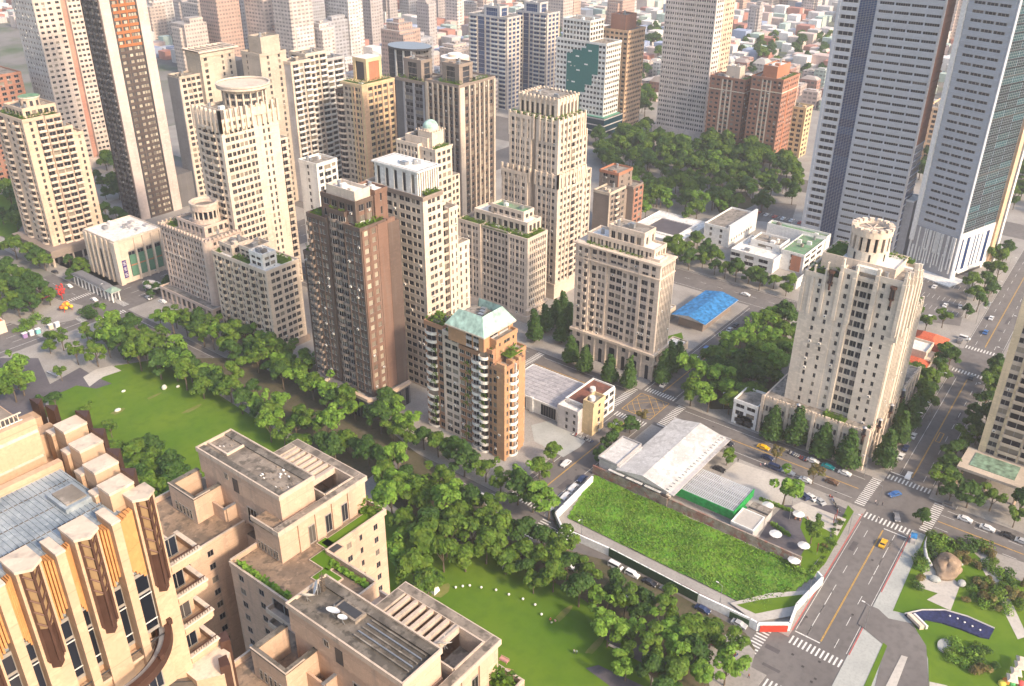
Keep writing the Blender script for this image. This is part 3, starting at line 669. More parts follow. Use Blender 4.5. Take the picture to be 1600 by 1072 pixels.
def dish(x, y, z, r, rz, tilt, label):
    t = empty('satellite_dish', x, y, z, rz, label, 'satellite dish', 'satellite dishes on the near roof')
    a = MB(); n, k = 20, 5
    for j in range(k+1):
        q = r*j/k
        for i in range(n): a.v.append((q*cos(2*pi*i/n), q*sin(2*pi*i/n), .22*r*(j/k)**2))
    for j in range(k):
        for i in range(n): a.f.append((j*n+i, j*n+(i+1) % n, (j+1)*n+(i+1) % n, (j+1)*n+i)); a.m.append(a.mi(WHT))
    d = a.build('reflector', t, rel=False, smooth=True); d.location = (0, 0, 1.1); d.rotation_euler = (tilt, 0, 0)
    f = MB(); f.tube((0, 0, 0), (0, .15, 1.1), .06, METAL); f.tube((.5, 0, 0), (0, .15, 1.0), .035, METAL); f.tube((-.5, 0, 0), (0, .15, 1.0), .035, METAL); f.build('stand', t, rel=False)
    f = MB(); f.tube((.3, 0, 0), (0, 0, .9*r), .02, METAL); f.tube((-.3, 0, 0), (0, 0, .9*r), .02, METAL); f.cyl(0, 0, .07, .85*r, .95*r, METAL, 8)
    o = f.build('feed_horn', t, rel=False); o.location = (0, 0, 1.15); o.rotation_euler = (tilt, 0, 0)
for q in ((66.0, 92.9, 81.4, 1.25, 2.2, .9, 'white satellite dish nearest the roof corner, on the dark slab roof'), (68.3, 93.2, 81.4, 1.2, 4.0, 1.2, 'white satellite dish turned edge-on beside the roof mast'), (66.3, 87.2, 81.4, 1.15, 1.6, .5, 'white satellite dish facing up in the middle of the slab roof'), (66.3, 85, 81.4, .8, 1.5, .4, 'smallest white satellite dish on the slab roof'), (75.3, 71.9, 76.9, 1.35, 2.3, .8, 'white satellite dish alone by the pergola court')): dish(*q)
t = empty('roof_mast', 69.0, 92.6, 81.4, 0, 'thin brown lattice mast with pipes on the slab roof', 'mast')
f = MB()
for x, y in ((0, 0), (.5, 0), (0, .5), (.5, .5)): f.tube((x, y, 0), (x, y, 3.6), .04, BARK)
for k in range(6): f.tube((0, 0, k*.6), (.5, .5, k*.6+.5), .025, BARK); f.box(-.02, -.02, k*.6, .52, .52, k*.6+.05, BARK)
f.build('lattice', t, rel=False)
f = MB(); f.tube((-.4, .2, 0), (-.4, .2, 2.6), .05, METAL); f.build('pipe', t, rel=False)
# terrace furniture on the nearer twin
def lounger(x, y, rz, label):
    t = empty('terrace_seat', x, y, 69.15, rz, label, 'seat', 'terrace seats'); f = MB(); f.box(-.4, -.8, .3, .4, .8, .42, plain('pink_metal', (.55, .28, .24), .5)); f.build('seat', t, rel=False)
    f = MB()
    for a in (-.36, .36):
        for c in (-.75, .7): f.box(a-.04, c-.04, 0, a+.04, c+.04, .62, MATS['pink_metal'])
        f.box(a-.04, -.8, .6, a+.04, .8, .67, MATS['pink_metal'])
    f.build('frame', t, rel=False)
lounger(84.8, 67.5, .1, 'pink framed terrace seat nearer the parapet'); lounger(83.2, 65.4, .4, 'pink framed terrace seat in the corner')
# lamp mast behind the golden tower
t = empty('lamp_post', *gp(192, 792, 128), 0, 0, 'slim curved white lamp post rising beside the golden tower', 'lamp post')
f = MB(); f.tube((0, 0, 0), (0, 0, 128.5), .09, METAL, 8); P = [(0, 0, 128.5), (.1, .1, 129.8), (.6, .5, 130.8), (1.3, 1.1, 131.2)]
for a, c in zip(P, P[1:]): f.tube(a, c, .07, METAL, 6)
f.build('pole', t, rel=False)

# ---------------------------------------------------------------- the golden tower
GOLD = wallmat('wall_gold', (.48, .33, .225), .05, .08); GOLDO = wallmat('wall_gold_fluted', (.50, .25, .10), .05, .05); GCAP = wallmat('wall_gold_cap', (.58, .48, .39), .15, .5, stain=(.25, .22, .2))
BRZ = plain('bronze', (.095, .05, .038), .5, .35)
ROOFM = roofmat('metal_roof_bluegrey', (.27, .31, .35), (.36, .40, .43), (.19, .23, .27), .6)
b = Bld('tower_block', 'golden art-deco tower with fins, bronze lanterns and a ribbed metal roof', 'tower block', 20, 66)
w, r = b.w, b.r
YF = 62.6                                          # plane of the front wall
w.box(-12, YF, 0, 27.3, 86, 131, GOLD)
r.box(-12, YF+.2, 131, 27.6, 73.0, 138.5, ROOFM)
rp = b.part('roof_ribs')
for i in range(88): x = -10+i*.43; rp.box(x, YF+.3, 138.5, x+.07, 72.9, 138.6, ROOFM)
for y in (65.4, 68.2, 70.9): rp.box(-10, y, 138.5, 27.2, y+.05, 138.56, RDK)
r.box(24.6, 66.4, 138.5, 27.0, 69.6, 139.0, ROOFM); r.box(24.9, 66.8, 139.0, 26.7, 69.2, 139.15, RC)
w.box(-12, 73.0, 131, 27.9, 73.7, 139.2, GOLD)     # parapet behind the metal roof
w.box(-12, 76.0, 131, 27.8, 76.6, 142.6, GOLD); w.box(-12, 76.6, 131, 27.8, 84, 141, GOLD)
r.box(-12, 73.7, 131, 27.3, 76.0, 134, RC2)
for x in (12, 17.4, 22.4): b.rep('win/d', x, 76.0, 136.4, pi, 2.0, 1, 1.2)
w.box(-12, 75.85, 138.6, 27.6, 76.0, 138.8, GCAP); w.box(-12, 75.9, 141.2, 27.7, 76.0, 141.5, GCAP)
r.box(-12, 76.7, 141.05, 27.6, 84, 141.2, RC2); rl = b.part('terrace_rail')
rl.box(4, 76.7, 142.5, 27, 76.8, 142.6, WHT)
for i in range(60): rl.box(4.2+i*.38, 76.62, 142.6, 4.27+i*.38, 76.7, 143.3, GCAP)
rl.box(4, 76.62, 143.3, 27, 76.72, 143.4, GCAP)
w.box(-12, 80.5, 131, 22.5, 92, 147, W['white']); w.box(-12, 80.2, 131, 20, 80.5, 144, GCAP)
# stepped piers along the +x side (seen from behind) with bronze fins outside
for i, y in enumerate((63.6, 67.3, 71.3, 75.3)):
    px_ = (27.2, 28.0, 28.9, 29.6)[i]; w.box(px_, y, 100, px_+2.2, y+1.9, 140.2, GOLD); w.box(px_-.04, y-.04, 140.2, px_+2.24, y+1.94, 140.45, GCAP)
    w.box(px_-.3, y+2.15, 100, px_+1.2, y+3.2, 139.2, GOLD); w.box(px_-.33, y+2.12, 139.2, px_+1.23, y+3.23, 139.4, GCAP)
    q = MB(); q.prism([(px_+2.25, y-.1), (px_+3.1, y+.95), (px_+2.25, y+2.0)], 131, 140.9, BRZ); q.build('bronze_lantern', b.root)
    w.box(27.3, y+1.9, 100, px_+.2, y+4.0, 136, GOLD)
for y, h_ in ((79.4, 140.5), (82.6, 140)): q = MB(); q.prism([(30.8, y-.1), (31.6, y+.8), (30.8, y+1.7)], 131, h_, BRZ); q.build('bronze_lantern', b.root); w.box(28, y, 100, 30.8, y+1.6, 138.6, GOLD)
# front bays: broad piers with bronze lanterns, slim piers and fluted corbels between
LG = plain('lantern_glass', (.30, .20, .11), .35)
for k in range(-2, 4):
    x = 18.0+4.68*(k-1); dy = 0
    if k == 3: x, dy = 28.3, .9
    y = YF-1.3+dy
    w.box(x, y, 96, x+1.95, YF+1, 139.6, GOLD)
    w.prism([(x-.08, YF+1), (x-.08, y-.1), (x+.97, y-.75), (x+2.03, y-.1), (x+2.03, YF+1)], 139.6, 139.85, GCAP)
    q = MB()       # lantern: bronze frame, glazed, folded outwards
    q.prism([(x+.38, y), (x+.97, y-.5), (x+1.57, y)], 133.6, 139.5, LG)
    for xx, yy in ((x+.33, y-.06), (x+.97, y-.58), (x+1.62, y-.06)): q.box(xx-.1, yy-.1, 130.2, xx+.1, yy+.1, 139.6, BRZ)
    for j in range(5):
        z = 133.9+j*1.2; q.tube((x+.33, y-.07, z+.45), (x+.97, y-.6, z-.1), .08, BRZ, 5); q.tube((x+.97, y-.6, z-.1), (x+1.62, y-.07, z+.45), .08, BRZ, 5)
    q.prism([(x+.33, y), (x+.97, y-.58), (x+1.62, y)], 129.9, 133.6, BRZ); q.prism([(x+.45, y), (x+.97, y-.45), (x+1.5, y)], 129.3, 129.9, BRZ)
    q.build('bronze_lantern', b.root)
    if k < 3:
        xs = x+3.05; xe = x+4.68 if k < 2 else 28.2
        w.box(xs, y-.15, 122.8, xs+.72, YF+1, 139.3, GOLD); w.box(xs-.04, y-.2, 139.3, xs+.76, YF+1, 139.5, GCAP)
        for (xa, xb, sgn) in ((x+1.95, xs, 1), (xs+.72, xe, -1)):
            fl = 5 if xb-xa < 2 else 11
            for f_ in range(fl):
                u0, u1 = xa+(xb-xa)*f_/fl, xa+(xb-xa)*(f_+1)/fl; g_ = abs((f_+.5)/fl-(0 if sgn > 0 else 1)); dd = .15+.75*g_
                w.box(u0+.025, YF-dd, 133.8-2.4*(1-g_)*(1 if sgn < 0 else 1), u1-.025, YF+.3, 138.8-.2*g_, GOLDO)
            b.rep('winT/d', (xa+xb)/2, YF-.06, 125.4, pi, (xb-xa)*.98, 1, 6.8)
            for zz in (126.6, 129.6): w.box(xa, YF-.22, zz, xb, YF-.14, zz+.07, WHT)
            b.rep('rail//warm', (xa+xb)/2, YF, 124.2, pi, (xb-xa)*.98, 1.15, 1.2)
        w.box(x+1.95, YF-.9, 119.0, xe, YF, 124.2, GOLD)
        b.rep('win2/d', x+3.3, YF-.93, 119.6, pi, 2.1, 1, 2.4); w.box(x+2.1, YF-1.1, 122.3, xe, YF-.9, 122.6, GOLD)
        for zf in (115.2, 111.4, 107.6, 103.8): b.rep('win2/d', x+3.3, YF-.02, zf, pi, 2.0, 1, 2.2); b.rep('rail//warm', x+3.3, YF-.02, zf-.7, pi, 2.3, 1.1, 1.2)
# corner balconies on the right
for i, z in enumerate((130.2, 126.4, 122.6, 118.8, 115, 111)):
    w.box(30.4, 62.6, z-.35, 33.4, 66.2, z, GOLD); w.box(30.4, 62.4, z, 33.5, 62.65, z+.75, GOLD); w.box(33.25, 62.65, z, 33.5, 66.2, z+.75, GOLD); w.box(30.3, 62.3, z+.75, 33.6, 62.75, z+.9, GCAP); w.box(33.15, 62.75, z+.75, 33.6, 66.2, z+.9, GCAP)
    rr = MB()
    for j in range(10): rr.box(30.8+j*.27, 62.45, z+.9, 30.84+j*.27, 62.5, z+1.3, BRZ)
    rr.box(30.7, 62.42, z+1.3, 33.4, 62.52, z+1.36, BRZ); rr.build('balcony_rail', b.root); b.rep('win/d', 31.5, 64.2, z+.2, pi, 1.5, 1, 2.2)
w.box(29.8, 64.3, 60, 32.2, 86, 131, GOLD); w.box(32.0, 64.6, 60, 32.9, 66.2, 127, GOLD)
# curved bronze canopy over the lower terrace, with the tiled terrace roof under it
cb = b.part('curved_canopy'); cx_, cy_ = 22.6, 65.0
for i in range(24):
    a0, a1 = radians(-95+i*5.4), radians(-95+(i+1)*5.4)
    for (ra, rb, za, zb, mm) in ((6.5, 7.1, 124.6, 125.5, BRZ), (6.0, 6.5, 124.9, 125.3, METAL), (5.7, 6.0, 124.7, 125.0, BRZ)):
        cb.prism([(cx_+rad*cos(a_), cy_+rad*sin(a_)) for a_, rad in ((a0, ra), (a0, rb), (a1, rb), (a1, ra))], za, zb, mm)
for a_ in (-60, -25): cb.box(cx_+7.0*cos(radians(a_))-.2, cy_+7.0*sin(radians(a_))-.2, 125.4, cx_+7.0*cos(radians(a_))+.2, cy_+7.0*sin(radians(a_))+.2, 126.0, BRZ)
TT = b.part('tiled_terrace'); TT.cyl(25.5, 62.5, 6.4, 116.5, 119.0, RC2, 24, r1=2.2); TT.cyl(25.5, 62.5, 6.5, 60, 116.5, GOLD, 24)
for i in range(24): a_ = 2*pi*i/24; TT.tube((25.5+6.3*cos(a_), 62.5+6.3*sin(a_), 116.6), (25.5+2.2*cos(a_), 62.5+2.2*sin(a_), 119.05), .05, DARK, 4)
w.prism([(29.5, 60.6), (31.6, 59.2), (33.6, 61), (33.4, 64), (29.5, 64)], 60, 118.5, GOLD, GCAP)
for px_, py_ in ((32.3, 59.9), (34.2, 62.5)): q = MB(); q.prism([(px_-.9, py_-.5), (px_, py_-.9), (px_+.5, py_+.4), (px_-.3, py_+.6)], 110, 119.4, BRZ); q.build('bronze_lantern', b.root)
b.finish()
# ================================================================ buildings along the park street
# corner building with a round drum
b = Bld('apartment_building', 'pinkish twelve-storey corner block with a round drum', 'apartment building', 208.4, 332.7); m = W['pink']
pat = 'p1 '+'w1.5 m.5 w1.5 p.9 '*7+'w1.5 p1'
b.mass(210, 334, 228, 369, 0, 36.5, pat, 'p1.2 '+'w1.3 m.5 w1.3 p.8 '*4, m, fh=3.1, band=(.35, .62, W['stone'], 4), clut=3)
b.w.cyl(211, 335, 2.6, 0, 37.6, m, 14)
b.crenel(209.2, 333.2, 228, 369, 37.2, m, 2.2, .8, 1.4)
b.mass(214, 340, 227, 360, 36.5, 41, 'p1 '+'w1.6 p.8 '*6, 'p1 '+'w1.6 p.8 '*4, m, fh=4, par=.8)
dr = b.part('drum'); cx, cy = 220.5, 347.5
dr.cyl(cx, cy, 6.2, 41, 43, m, 24); dr.cyl(cx, cy, 4.9, 43, 48, GLD, 20); dr.ring(cx, cy, 4.8, 6.2, 46.8, 49.4, m, 24)
for i in range(16): a = 2*pi*i/16; dr.cyl(cx+5.6*cos(a), cy+5.6*sin(a), .38, 43, 46.8, W['stone'], 8)
dr.ring(cx, cy, 5.6, 6.5, 49.4, 50.2, W['stone'], 24); dr.cyl(cx, cy, 4.8, 46.8, 48.2, RC, 20)
b.green(212.5, 362, 218, 368, 36.6, 1.8, 3); b.mass(205.6, 330.5, 230, 371, 0, 6.5, 'p1 '+'w2.6 p1 '*10, 'p1 '+'w2.6 p1 '*6, m, fh=6, par=.8)
b.finish()
# cream block
b = Bld('apartment_building', 'long cream balconied block with penthouse gardens, left of the dark brown tower', 'apartment building', 203.7, 285); m = W['cream2']
b.mass(204.5, 286, 221, 321.5, 3, 37.5, 'p.7 '+'w1.7 m.35 b3.1 p.7 '*6+'w2 p.7', 'p1.6 '+'w2.1 m.4 '*2+'p.8 '+'w2.1 m.4 '*3+'p1.4', m, fh=3.15, bd=1.0, balm='beige', clut=5, roof=RL)
b.mass(206.5, 290, 213, 298, 37.5, 43, 'p.6 w2 p.4 w2 p.6', 'p.6 w2 p.4 w2 p.6', W['white'], fh=2.9, roof=RL)
b.mass(209, 301, 219, 308, 37.5, 42, 'p.6 w2 p.4 w2 p.6', 'p.6 w2 p.4 w2 p.6', m, fh=3, roof=RC)
b.mass(207, 311, 216, 319, 37.5, 41.5, 'p.6 w2 p.4 w2 p.6', 'p.6 w2 p.4 w2 p.6', m, fh=3, roof=RC)
b.green(205, 299, 208.4, 310, 37.7, 1.5, 3); b.green(214, 288, 219.5, 297, 37.7, 1.7, 3); b.green(205, 318, 210, 321, 37.7, 1.5, 3); b.w.box(203.5, 285, 0, 222, 322.5, 3, W['taupe'])
b.finish()
# dark brown tower
b = Bld('apartment_tower', 'dark brown tiled tower with stepped roof gardens, beside the park trees', 'apartment tower', 195.5, 217.5); m = W['brown']
mr = wallmat('wall_brown_sunlit', (.185, .108, .080)); L3 = 'p.6 '+'w1.5 m.35 w1.5 p.6 '*2+'s1.4 '+'b3 m.4 b3 p.5 '+'s1.2 '+'w1.5 m.35 w1.5 p.6'  # sunlit faces: light put into a redder, lighter copy of the brown
k3 = dict(bd=1.1, balm='taupe', sm=W['brown'], win='win2//w')
b.w.box(208.4, 218, 0, 214, 245, 74, m)
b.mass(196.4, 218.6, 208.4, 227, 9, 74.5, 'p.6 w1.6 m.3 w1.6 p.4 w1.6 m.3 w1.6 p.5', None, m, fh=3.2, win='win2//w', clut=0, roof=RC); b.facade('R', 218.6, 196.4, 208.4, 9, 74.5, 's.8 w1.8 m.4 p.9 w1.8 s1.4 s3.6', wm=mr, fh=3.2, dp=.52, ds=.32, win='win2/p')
b.mass(197.4, 227, 208.4, 236, 9, 78, 'c3.4 m.4 c3.4 s1', None, m, fh=3.2, **k3)
b.mass(196.8, 236, 208.4, 246.5, 9, 74, 's1.6 '+'w1.5 m.35 w1.5 p.6 '*2+'b2 p.5', None, m, fh=3.2, **k3)
b.mass(197.6, 246.5, 208.4, 251.5, 9, 58, 'b2.6 m.3 w1.4 p.5', None, m, fh=3.2, **k3)
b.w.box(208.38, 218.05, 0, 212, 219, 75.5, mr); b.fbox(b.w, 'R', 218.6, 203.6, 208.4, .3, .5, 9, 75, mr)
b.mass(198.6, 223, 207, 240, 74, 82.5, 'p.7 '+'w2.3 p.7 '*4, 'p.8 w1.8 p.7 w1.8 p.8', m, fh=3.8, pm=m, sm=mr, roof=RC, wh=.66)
b.mass(199.2, 223.6, 206.4, 238, 82.5, 85.2, None, None, W['stone'], roof=RL, par=1.4, cor=W['stone'])
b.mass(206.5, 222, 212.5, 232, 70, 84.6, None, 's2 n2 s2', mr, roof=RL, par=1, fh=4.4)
for q in ((196, 219.2, 203, 222.6, 75), (203.5, 219, 208, 222, 75), (197.5, 240.4, 201, 246, 74.6), (198, 247, 203, 251, 58.6), (197, 228, 198.5, 235.5, 78.2)): b.green(q[0], q[1], q[2], q[3], q[4], 1.3, 4)
b.green(198.2, 246.4, 201, 251.3, 58.6, 2.4, 4)
pd = b.part('podium'); pd.prism([(192.8, 228), (192.8, 218), (196.2, 215.2), (212, 215.2), (212, 250), (196, 250), (193.5, 246), (195.5, 240), (194.5, 232)], 0, 8.6, W['dkgrey'], RC)
pd.prism([(192.3, 228), (192.3, 217.8), (196, 214.6), (212.3, 214.6), (212.3, 216), (196.6, 216), (193.8, 218.5), (193.8, 228)], 8.6, 9.8, W['warm'])
for i in range(6): pd.box(192.6, 217.6+i*1.8, .3, 192.8, 218.6+i*1.8, 7.5, GLD)
for i in range(7): pd.box(197+i*2.1, 215.0, .3, 198.5+i*2.1, 215.2, 7.5, GLD)
pd.ring(194.8, 236.5, 4.4, 5.2, 8.6, 10, W['stone'], 14, radians(90), radians(270)); pd.cyl(194.8, 236.5, 4.4, 0, 8.7, W['dkgrey'], 20)
b.finish()
# white tower with a louvred crown
b = Bld('apartment_tower', 'white twenty-storey tower with a vertical-finned crown and bright white flat roof', 'apartment tower', 222.8, 214.7); m = W['white']; mc = W['cream']
b.mass(223.6, 215.3, 233.6, 236, 0, 79, 's.9 w1.2 m.3 w1.2 s.5 w1.6 m.3 w1.6 s1 w1 s.6 w2.6 s.8', 's2 w1.7 s.3 w1.5 s.9 w1.5 s1.2', mc, fh=3.35, dp=.4, wh=.55, cor=W['taupe'])
b.mass(224.6, 236, 236, 245, 0, 79, 'c3.6 m.5 w1.4 s.8', None, mc, fh=3.35, bd=1.5, balm='cream')
b.mass(233.6, 217.2, 237, 240, 0, 74, None, 'b3.2', mc, fh=3.35, bd=1.2, balm='tan', par=.6)
b.mass(237, 215.6, 242, 240, 0, 71, None, 's.6 n2.4 s.6 n2 s.4', mc, fh=3.35, clut=1)
b.mass(242, 216.2, 249, 240, 0, 55, None, 's.7 n2.4 s.5 n2.4 s.7', mc, fh=3.35, clut=2)
b.mass(225, 218.4, 235.4, 240, 79, 88, 'p1.2 w1.4 p.9 '*5, None, W['white'], fh=9, wh=.8, roof=RL, par=.5, sill=.08)
for i in range(9): b.fbox(b.w, 'R', 218.4, 225+i*1.2, 225.5+i*1.2, 0, .5, 79, 88, W['white'])
b.fbox(b.w, 'R', 218.4, 225, 235.4, 0, .25, 79, 87.9, W['taupe']); b.r.box(223.9, 217.5, 88, 236.2, 241, 88.5, RL); b.r.cyl(231, 229, 3.2, 88.5, 89.3, RL, 20)
b.green(226, 215.2, 233.4, 217.8, 79.8, 1.3, 5)
b.finish()
# brown stepped building with a teal roof
b = Bld('apartment_building', 'orange-brown eleven-storey block with a teal copper mansard roof and curved white balconies', 'apartment building', 204, 162.7); mo = wallmat('wall_orange_brown', (.42, .245, .135)); mt = wallmat('wall_brown_brick', (.36, .20, .12)); mw = W['grey']
kk = dict(fh=3.25, balm='white', bd=1.6)
b.mass(206.6, 191.5, 214, 200.5, 0, 42, 's.5 w1.5 s.6 c3.4 s.6', None, mt, **kk)
b.mass(206.2, 183.8, 216, 191.5, 0, 41, 'p.5 w1.9 m.3 w1.9 p.5', None, W['stone'], fh=3.25)
b.mass(206.0, 174, 216, 183.8, 0, 38, 'c3 s.6 w1.9 m.3 w1.9', None, mt, fh=3.25, balm='white', bd=1.5, win='win2//w')
b.mass(205.4, 168.3, 216, 174, 0, 41, 'w1.5 s.5 c3', None, mt, **kk)
b.mass(204.8, 163.6, 216, 168.3, 0, 36, 's.6 w1.7 s.4 w1.7 s.6', 's.8 w1.2 s.6 c3 s1.6 s2', mt, sm=mo, pm=mo, **kk)
b.mass(213.6, 165.2, 218.6, 176, 0, 38.5, None, 's1 c2.4 s1.8', mo, **kk)
for x0, x1, d_ in ((204.2, 205.4, 0), (209.2, 210.8, .5), (212.2, 213.8, .3), (216.4, 218, 1.9)): b.w.box(x0, 162.6+d_, 0, x1, 166, 38.5-d_*1.2, mo)
b.w.box(210.0, 162.2, 0, 210.25, 163, 37, W['white'])
b.mass(206.5, 168.5, 218, 184, 38, 44.2, None, 's1 n2 s1 w3 s.6 n2 s.8', mo, fh=3.1)
b.mass(203.9, 171.3, 219, 186.5, 41, 47, 'p1 w1.6 m.3 w1.6 p1.6 p3', 'p1.6 w3 m.4 w3 p1.4', mt, sm=W['pgrey'], pm=mo, fh=3.1, par=0)
tr = b.part('copper_roof'); o1 = [(202.8, 170.2), (220, 170.2), (220, 187.4), (202.8, 187.4)]; i1 = [(206.3, 173.7), (216.8, 173.7), (216.8, 184), (206.3, 184)]
for i in range(4):
    if i == 2: continue
    j = (i+1) % 4; tr.poly([(*o1[i], 47), (*o1[j], 47), (*i1[j], 52.4), (*i1[i], 52.4)], TEALR); tr.poly([(*i1[i], 52.4), (*i1[j], 52.4), (*i1[j], 49), (*i1[i], 49)], TEALR)
tr.box(202.7, 170.1, 46.5, 220.1, 187.5, 47.02, W['stone']); b.r.box(206.3, 173.7, 49, 216.8, 186, 49.2, RC)
for i in range(4): b.part('rooftop_equipment').box(208+i*2, 176+i, 49.2, 209.4+i*2, 178+i, 50.6, METAL)
for q in ((206.6, 192, 213, 200, 42.3, 2.6), (205.5, 168.5, 213, 170.6, 41.4, 1.6), (209, 164, 216, 168, 38.8, 2.0), (206.8, 184.5, 209, 191, 41.2, 1.4)): b.green(q[0], q[1], q[2], q[3], q[4], q[5], 3)
for zf in range(1, 11):
    for y in (172.6, 194.5, 179): 
        if rnd.random() < .85: b.rep('pot', 205.2, y+rnd.uniform(-1, 1), zf*3.25+.3, pi/2, 2.2, 1.4, 1.3)
b.finish()
# cream block with a green roof terrace
b = Bld('apartment_building', 'cream twelve-storey block with a colonnaded attic and green roof planting, before the tallest cream tower', 'apartment building', 294, 221.3); m = W['stone']
b.mass(295, 222.3, 309, 233, 3, 39.4, 'p1.1 t1.9 p.6 w1.4 p.6 t1.9 p1', 'p1 '+'w1 p.45 '*8+'p.5', m, fh=3.2, band=(.3, .66, W['cream'], 6))
b.mass(296.2, 233, 309, 249, 3, 39.4, 'p.7 '+'w1.6 p.5 '*3+'w2.2 '+'p.5 w1.6 '*3+'p.7', None, m, fh=3.2, band=(.3, .66, W['cream'], 6))
b.mass(295.4, 249, 309, 262.5, 3, 39.4, 'p1 t1.9 p.6 w1.4 p.6 t1.9 p1', None, m, fh=3.2, band=(.3, .66, W['cream'], 6))
b.mass(299.5, 226, 309, 256, 39.4, 44.6, 'p.8 '+'w1.8 p.8 '*9, 'p.8 '+'w1.5 p.8 '*3, m, fh=5, roof=RL, wh=.62)
b.mass(302, 230, 309, 248, 44.6, 48, 'p.8 '+'w1.8 p.8 '*5, 'p.8 '+'w1.5 p.8 '*2, m, fh=3.4, roof=RG)
b.green(295.4, 223, 299.2, 262, 39.7, 1.4, 4); b.green(300, 222.6, 308.5, 225.8, 39.7, 1.8, 4); b.w.box(293.6, 221, 0, 310, 263.5, 3, m)
b.w.box(293.4, 220.8, 5.6, 310, 222, 6.3, W['cream'])
b.finish()
# ornate cream building with arches
b = Bld('apartment_building', 'ornate cream stone block with a curved balcony front, arched ground floor and two-tier penthouse', 'apartment building', 283.4, 150.3); m = W['stone']; mc = W['cream']
b.mass(285, 151.6, 296, 160.4, 12, 49.8, 'p1.2 w1.5 p.9 w1.2 w1.2 p1.1', 'p.8 '+'w.8 p.5 '*8+'p.4', m, fh=3.3, dp=.6, band=(.3, .7, mc, 11))
b.mass(286, 160.4, 296, 168.4, 12, 49.8, 'p.5 w1.2 m.4 w1.2 p.8 w1.3 m.3', None, m, fh=3.3, dp=.6, band=(.3, .7, mc, 11))
b.mass(286.8, 168.4, 296, 175.4, 12, 49.8, 'm.3 w2 m.3 w2 p.6', None, m, fh=3.3, band=(.3, .6, mc, 11))
b.mass(285.8, 175.4, 296, 183, 12, 49.8, 'p.6 w1.2 m.4 w1.2 p.8 b1.7 p.4', None, m, fh=3.3, balm='stone', bd=.8, band=(.3, .7, mc, 11))
b.mass(284.8, 183, 296, 189.8, 12, 49.8, 'p.8 b1.5 p.9 w1.4 p1.2', None, m, fh=3.3, balm='stone', bd=.8, band=(.3, .7, mc, 11))
b.w.box(283.9, 150.6, 44.4, 296, 190.2, 44.9, mc); b.w.box(283.6, 150.3, 50.2, 296.2, 190.5, 50.8, mc)
b.mass(287.2, 156, 296, 186, 49.8, 54, 'p.6 '+'t2 p.8 '*8, 'p.8 '+'t2 p.8 '*2, mc, fh=4, wh=.62, roof=RL); b.green(285.4, 160, 286.9, 186, 50.2, 1.1, 6)
b.mass(288.5, 161.5, 296.4, 177, 54, 59, 'p.8 '+'w1.7 p.7 '*5, 'p.9 w1.5 p2.4 w1.2 p.9', mc, fh=5, wh=.6, roof=RC, sill=.12)
b.mass(286, 152.4, 292, 158, 49.8, 51.4, None, None, mc, roof=RL, par=.5)
pd = b.part('arcade'); pd.box(284.6, 151.4, 0, 296.4, 190, 12, m)
for i in range(7):
    y = 153.2+i*5.6; h = 8.6 if i == 3 else 6.4; ww = 2.6 if i == 3 else 1.5; pd.box(284.45, y-ww/2+.2, .2, 284.6, y+ww/2+.2, h, GLD)
    for j in range(9): a = pi*j/8; pd.box(284.4, y+.2+cos(a)*ww/2-.12, h+sin(a)*ww/2-.1, 284.62, y+.2+cos(a)*ww/2+.12, h+sin(a)*ww/2+.15, mc)
    pd.cyl(284.3, y-2.5, .42, 0, 11, mc, 10); pd.box(284.4, y-.6, 8.8 if i != 3 else 10.6, 284.62, y+.9, 10.8 if i != 3 else 11.6, GLD)
for i in range(4): x = 286.6+i*2.6; pd.box(x, 151.25, .2, x+1.3, 151.4, 6, GLD); pd.cyl(x-.6, 151.1, .36, 0, 11, mc, 10); pd.box(x+.1, 151.25, 7.5, x+1.2, 151.4, 10, GLD)
pd.box(283.4, 150.2, 11.2, 296.6, 190.8, 12.3, mc); pd.box(283.7, 150.5, 6.6, 296.5, 151.4, 7, mc)
b.finish()
# cream tower on a podium, on the avenue
b = Bld('apartment_tower', 'cream buttressed tower with round lantern drum on an arcaded podium by the avenue', 'apartment tower', 276.5, 62.3); m = wallmat('wall_tower_cream', (.60, .53, .45)); mc = W['cream']
fk = dict(fh=3.55, dp=.7, ds=.35, wh=.5)
b.mass(282.6, 63.6, 300, 72.5, 15, 68, 's1 s.8 n2 s.6 n2 s1.2', None, m, **fk, par=1.5)
b.facade('R', 63.6, 282.6, 300, 15, 64, 's1.6 s.8 '+'p.5 s.9 p.5 n1.1 '*3+'s1 s.9 p.8', wm=m, **fk)
b.mass(284, 72.5, 300, 78.8, 15, 66, 'w1.7 m.25 w1.7 m.25 w1', None, m, fh=3.55, dp=.5, ds=.3, wh=.62, win='win/d')
b.mass(282.6, 78.8, 300, 83.4, 15, 68, 'p.9 n1.8 s.6', None, m, **fk)
b.mass(282.4, 83.4, 300, 95.4, 15, 64, 's1.4 n1.8 s1.2 n1.8 s1.2 s2', None, m, **fk)
for (y0, y1, t_) in ((63, 64.3, 73), (71.4, 72.9, 71.5), (78.4, 79.6, 71), (83, 84.2, 72), (88, 89, 69.5), (92, 93, 67.5), (95, 96.2, 65)):
    for k in range(3): b.w.box(282.0-.25*(2-k), y0+.15*k, 50+k*6, 283.4, y1-.15*k, t_-2.2*(2-k), m)
for (x0, x1, t_) in ((282.2, 283.6, 73), (287.4, 288.6, 71), (291.6, 292.8, 72.5), (296, 297.2, 71), (299.2, 300.4, 68)):
    for k in range(3): b.w.box(x0+.15*k, 62.9-.25*(2-k), 48+k*6, x1-.15*k, 64.2, t_-2.2*(2-k), m)
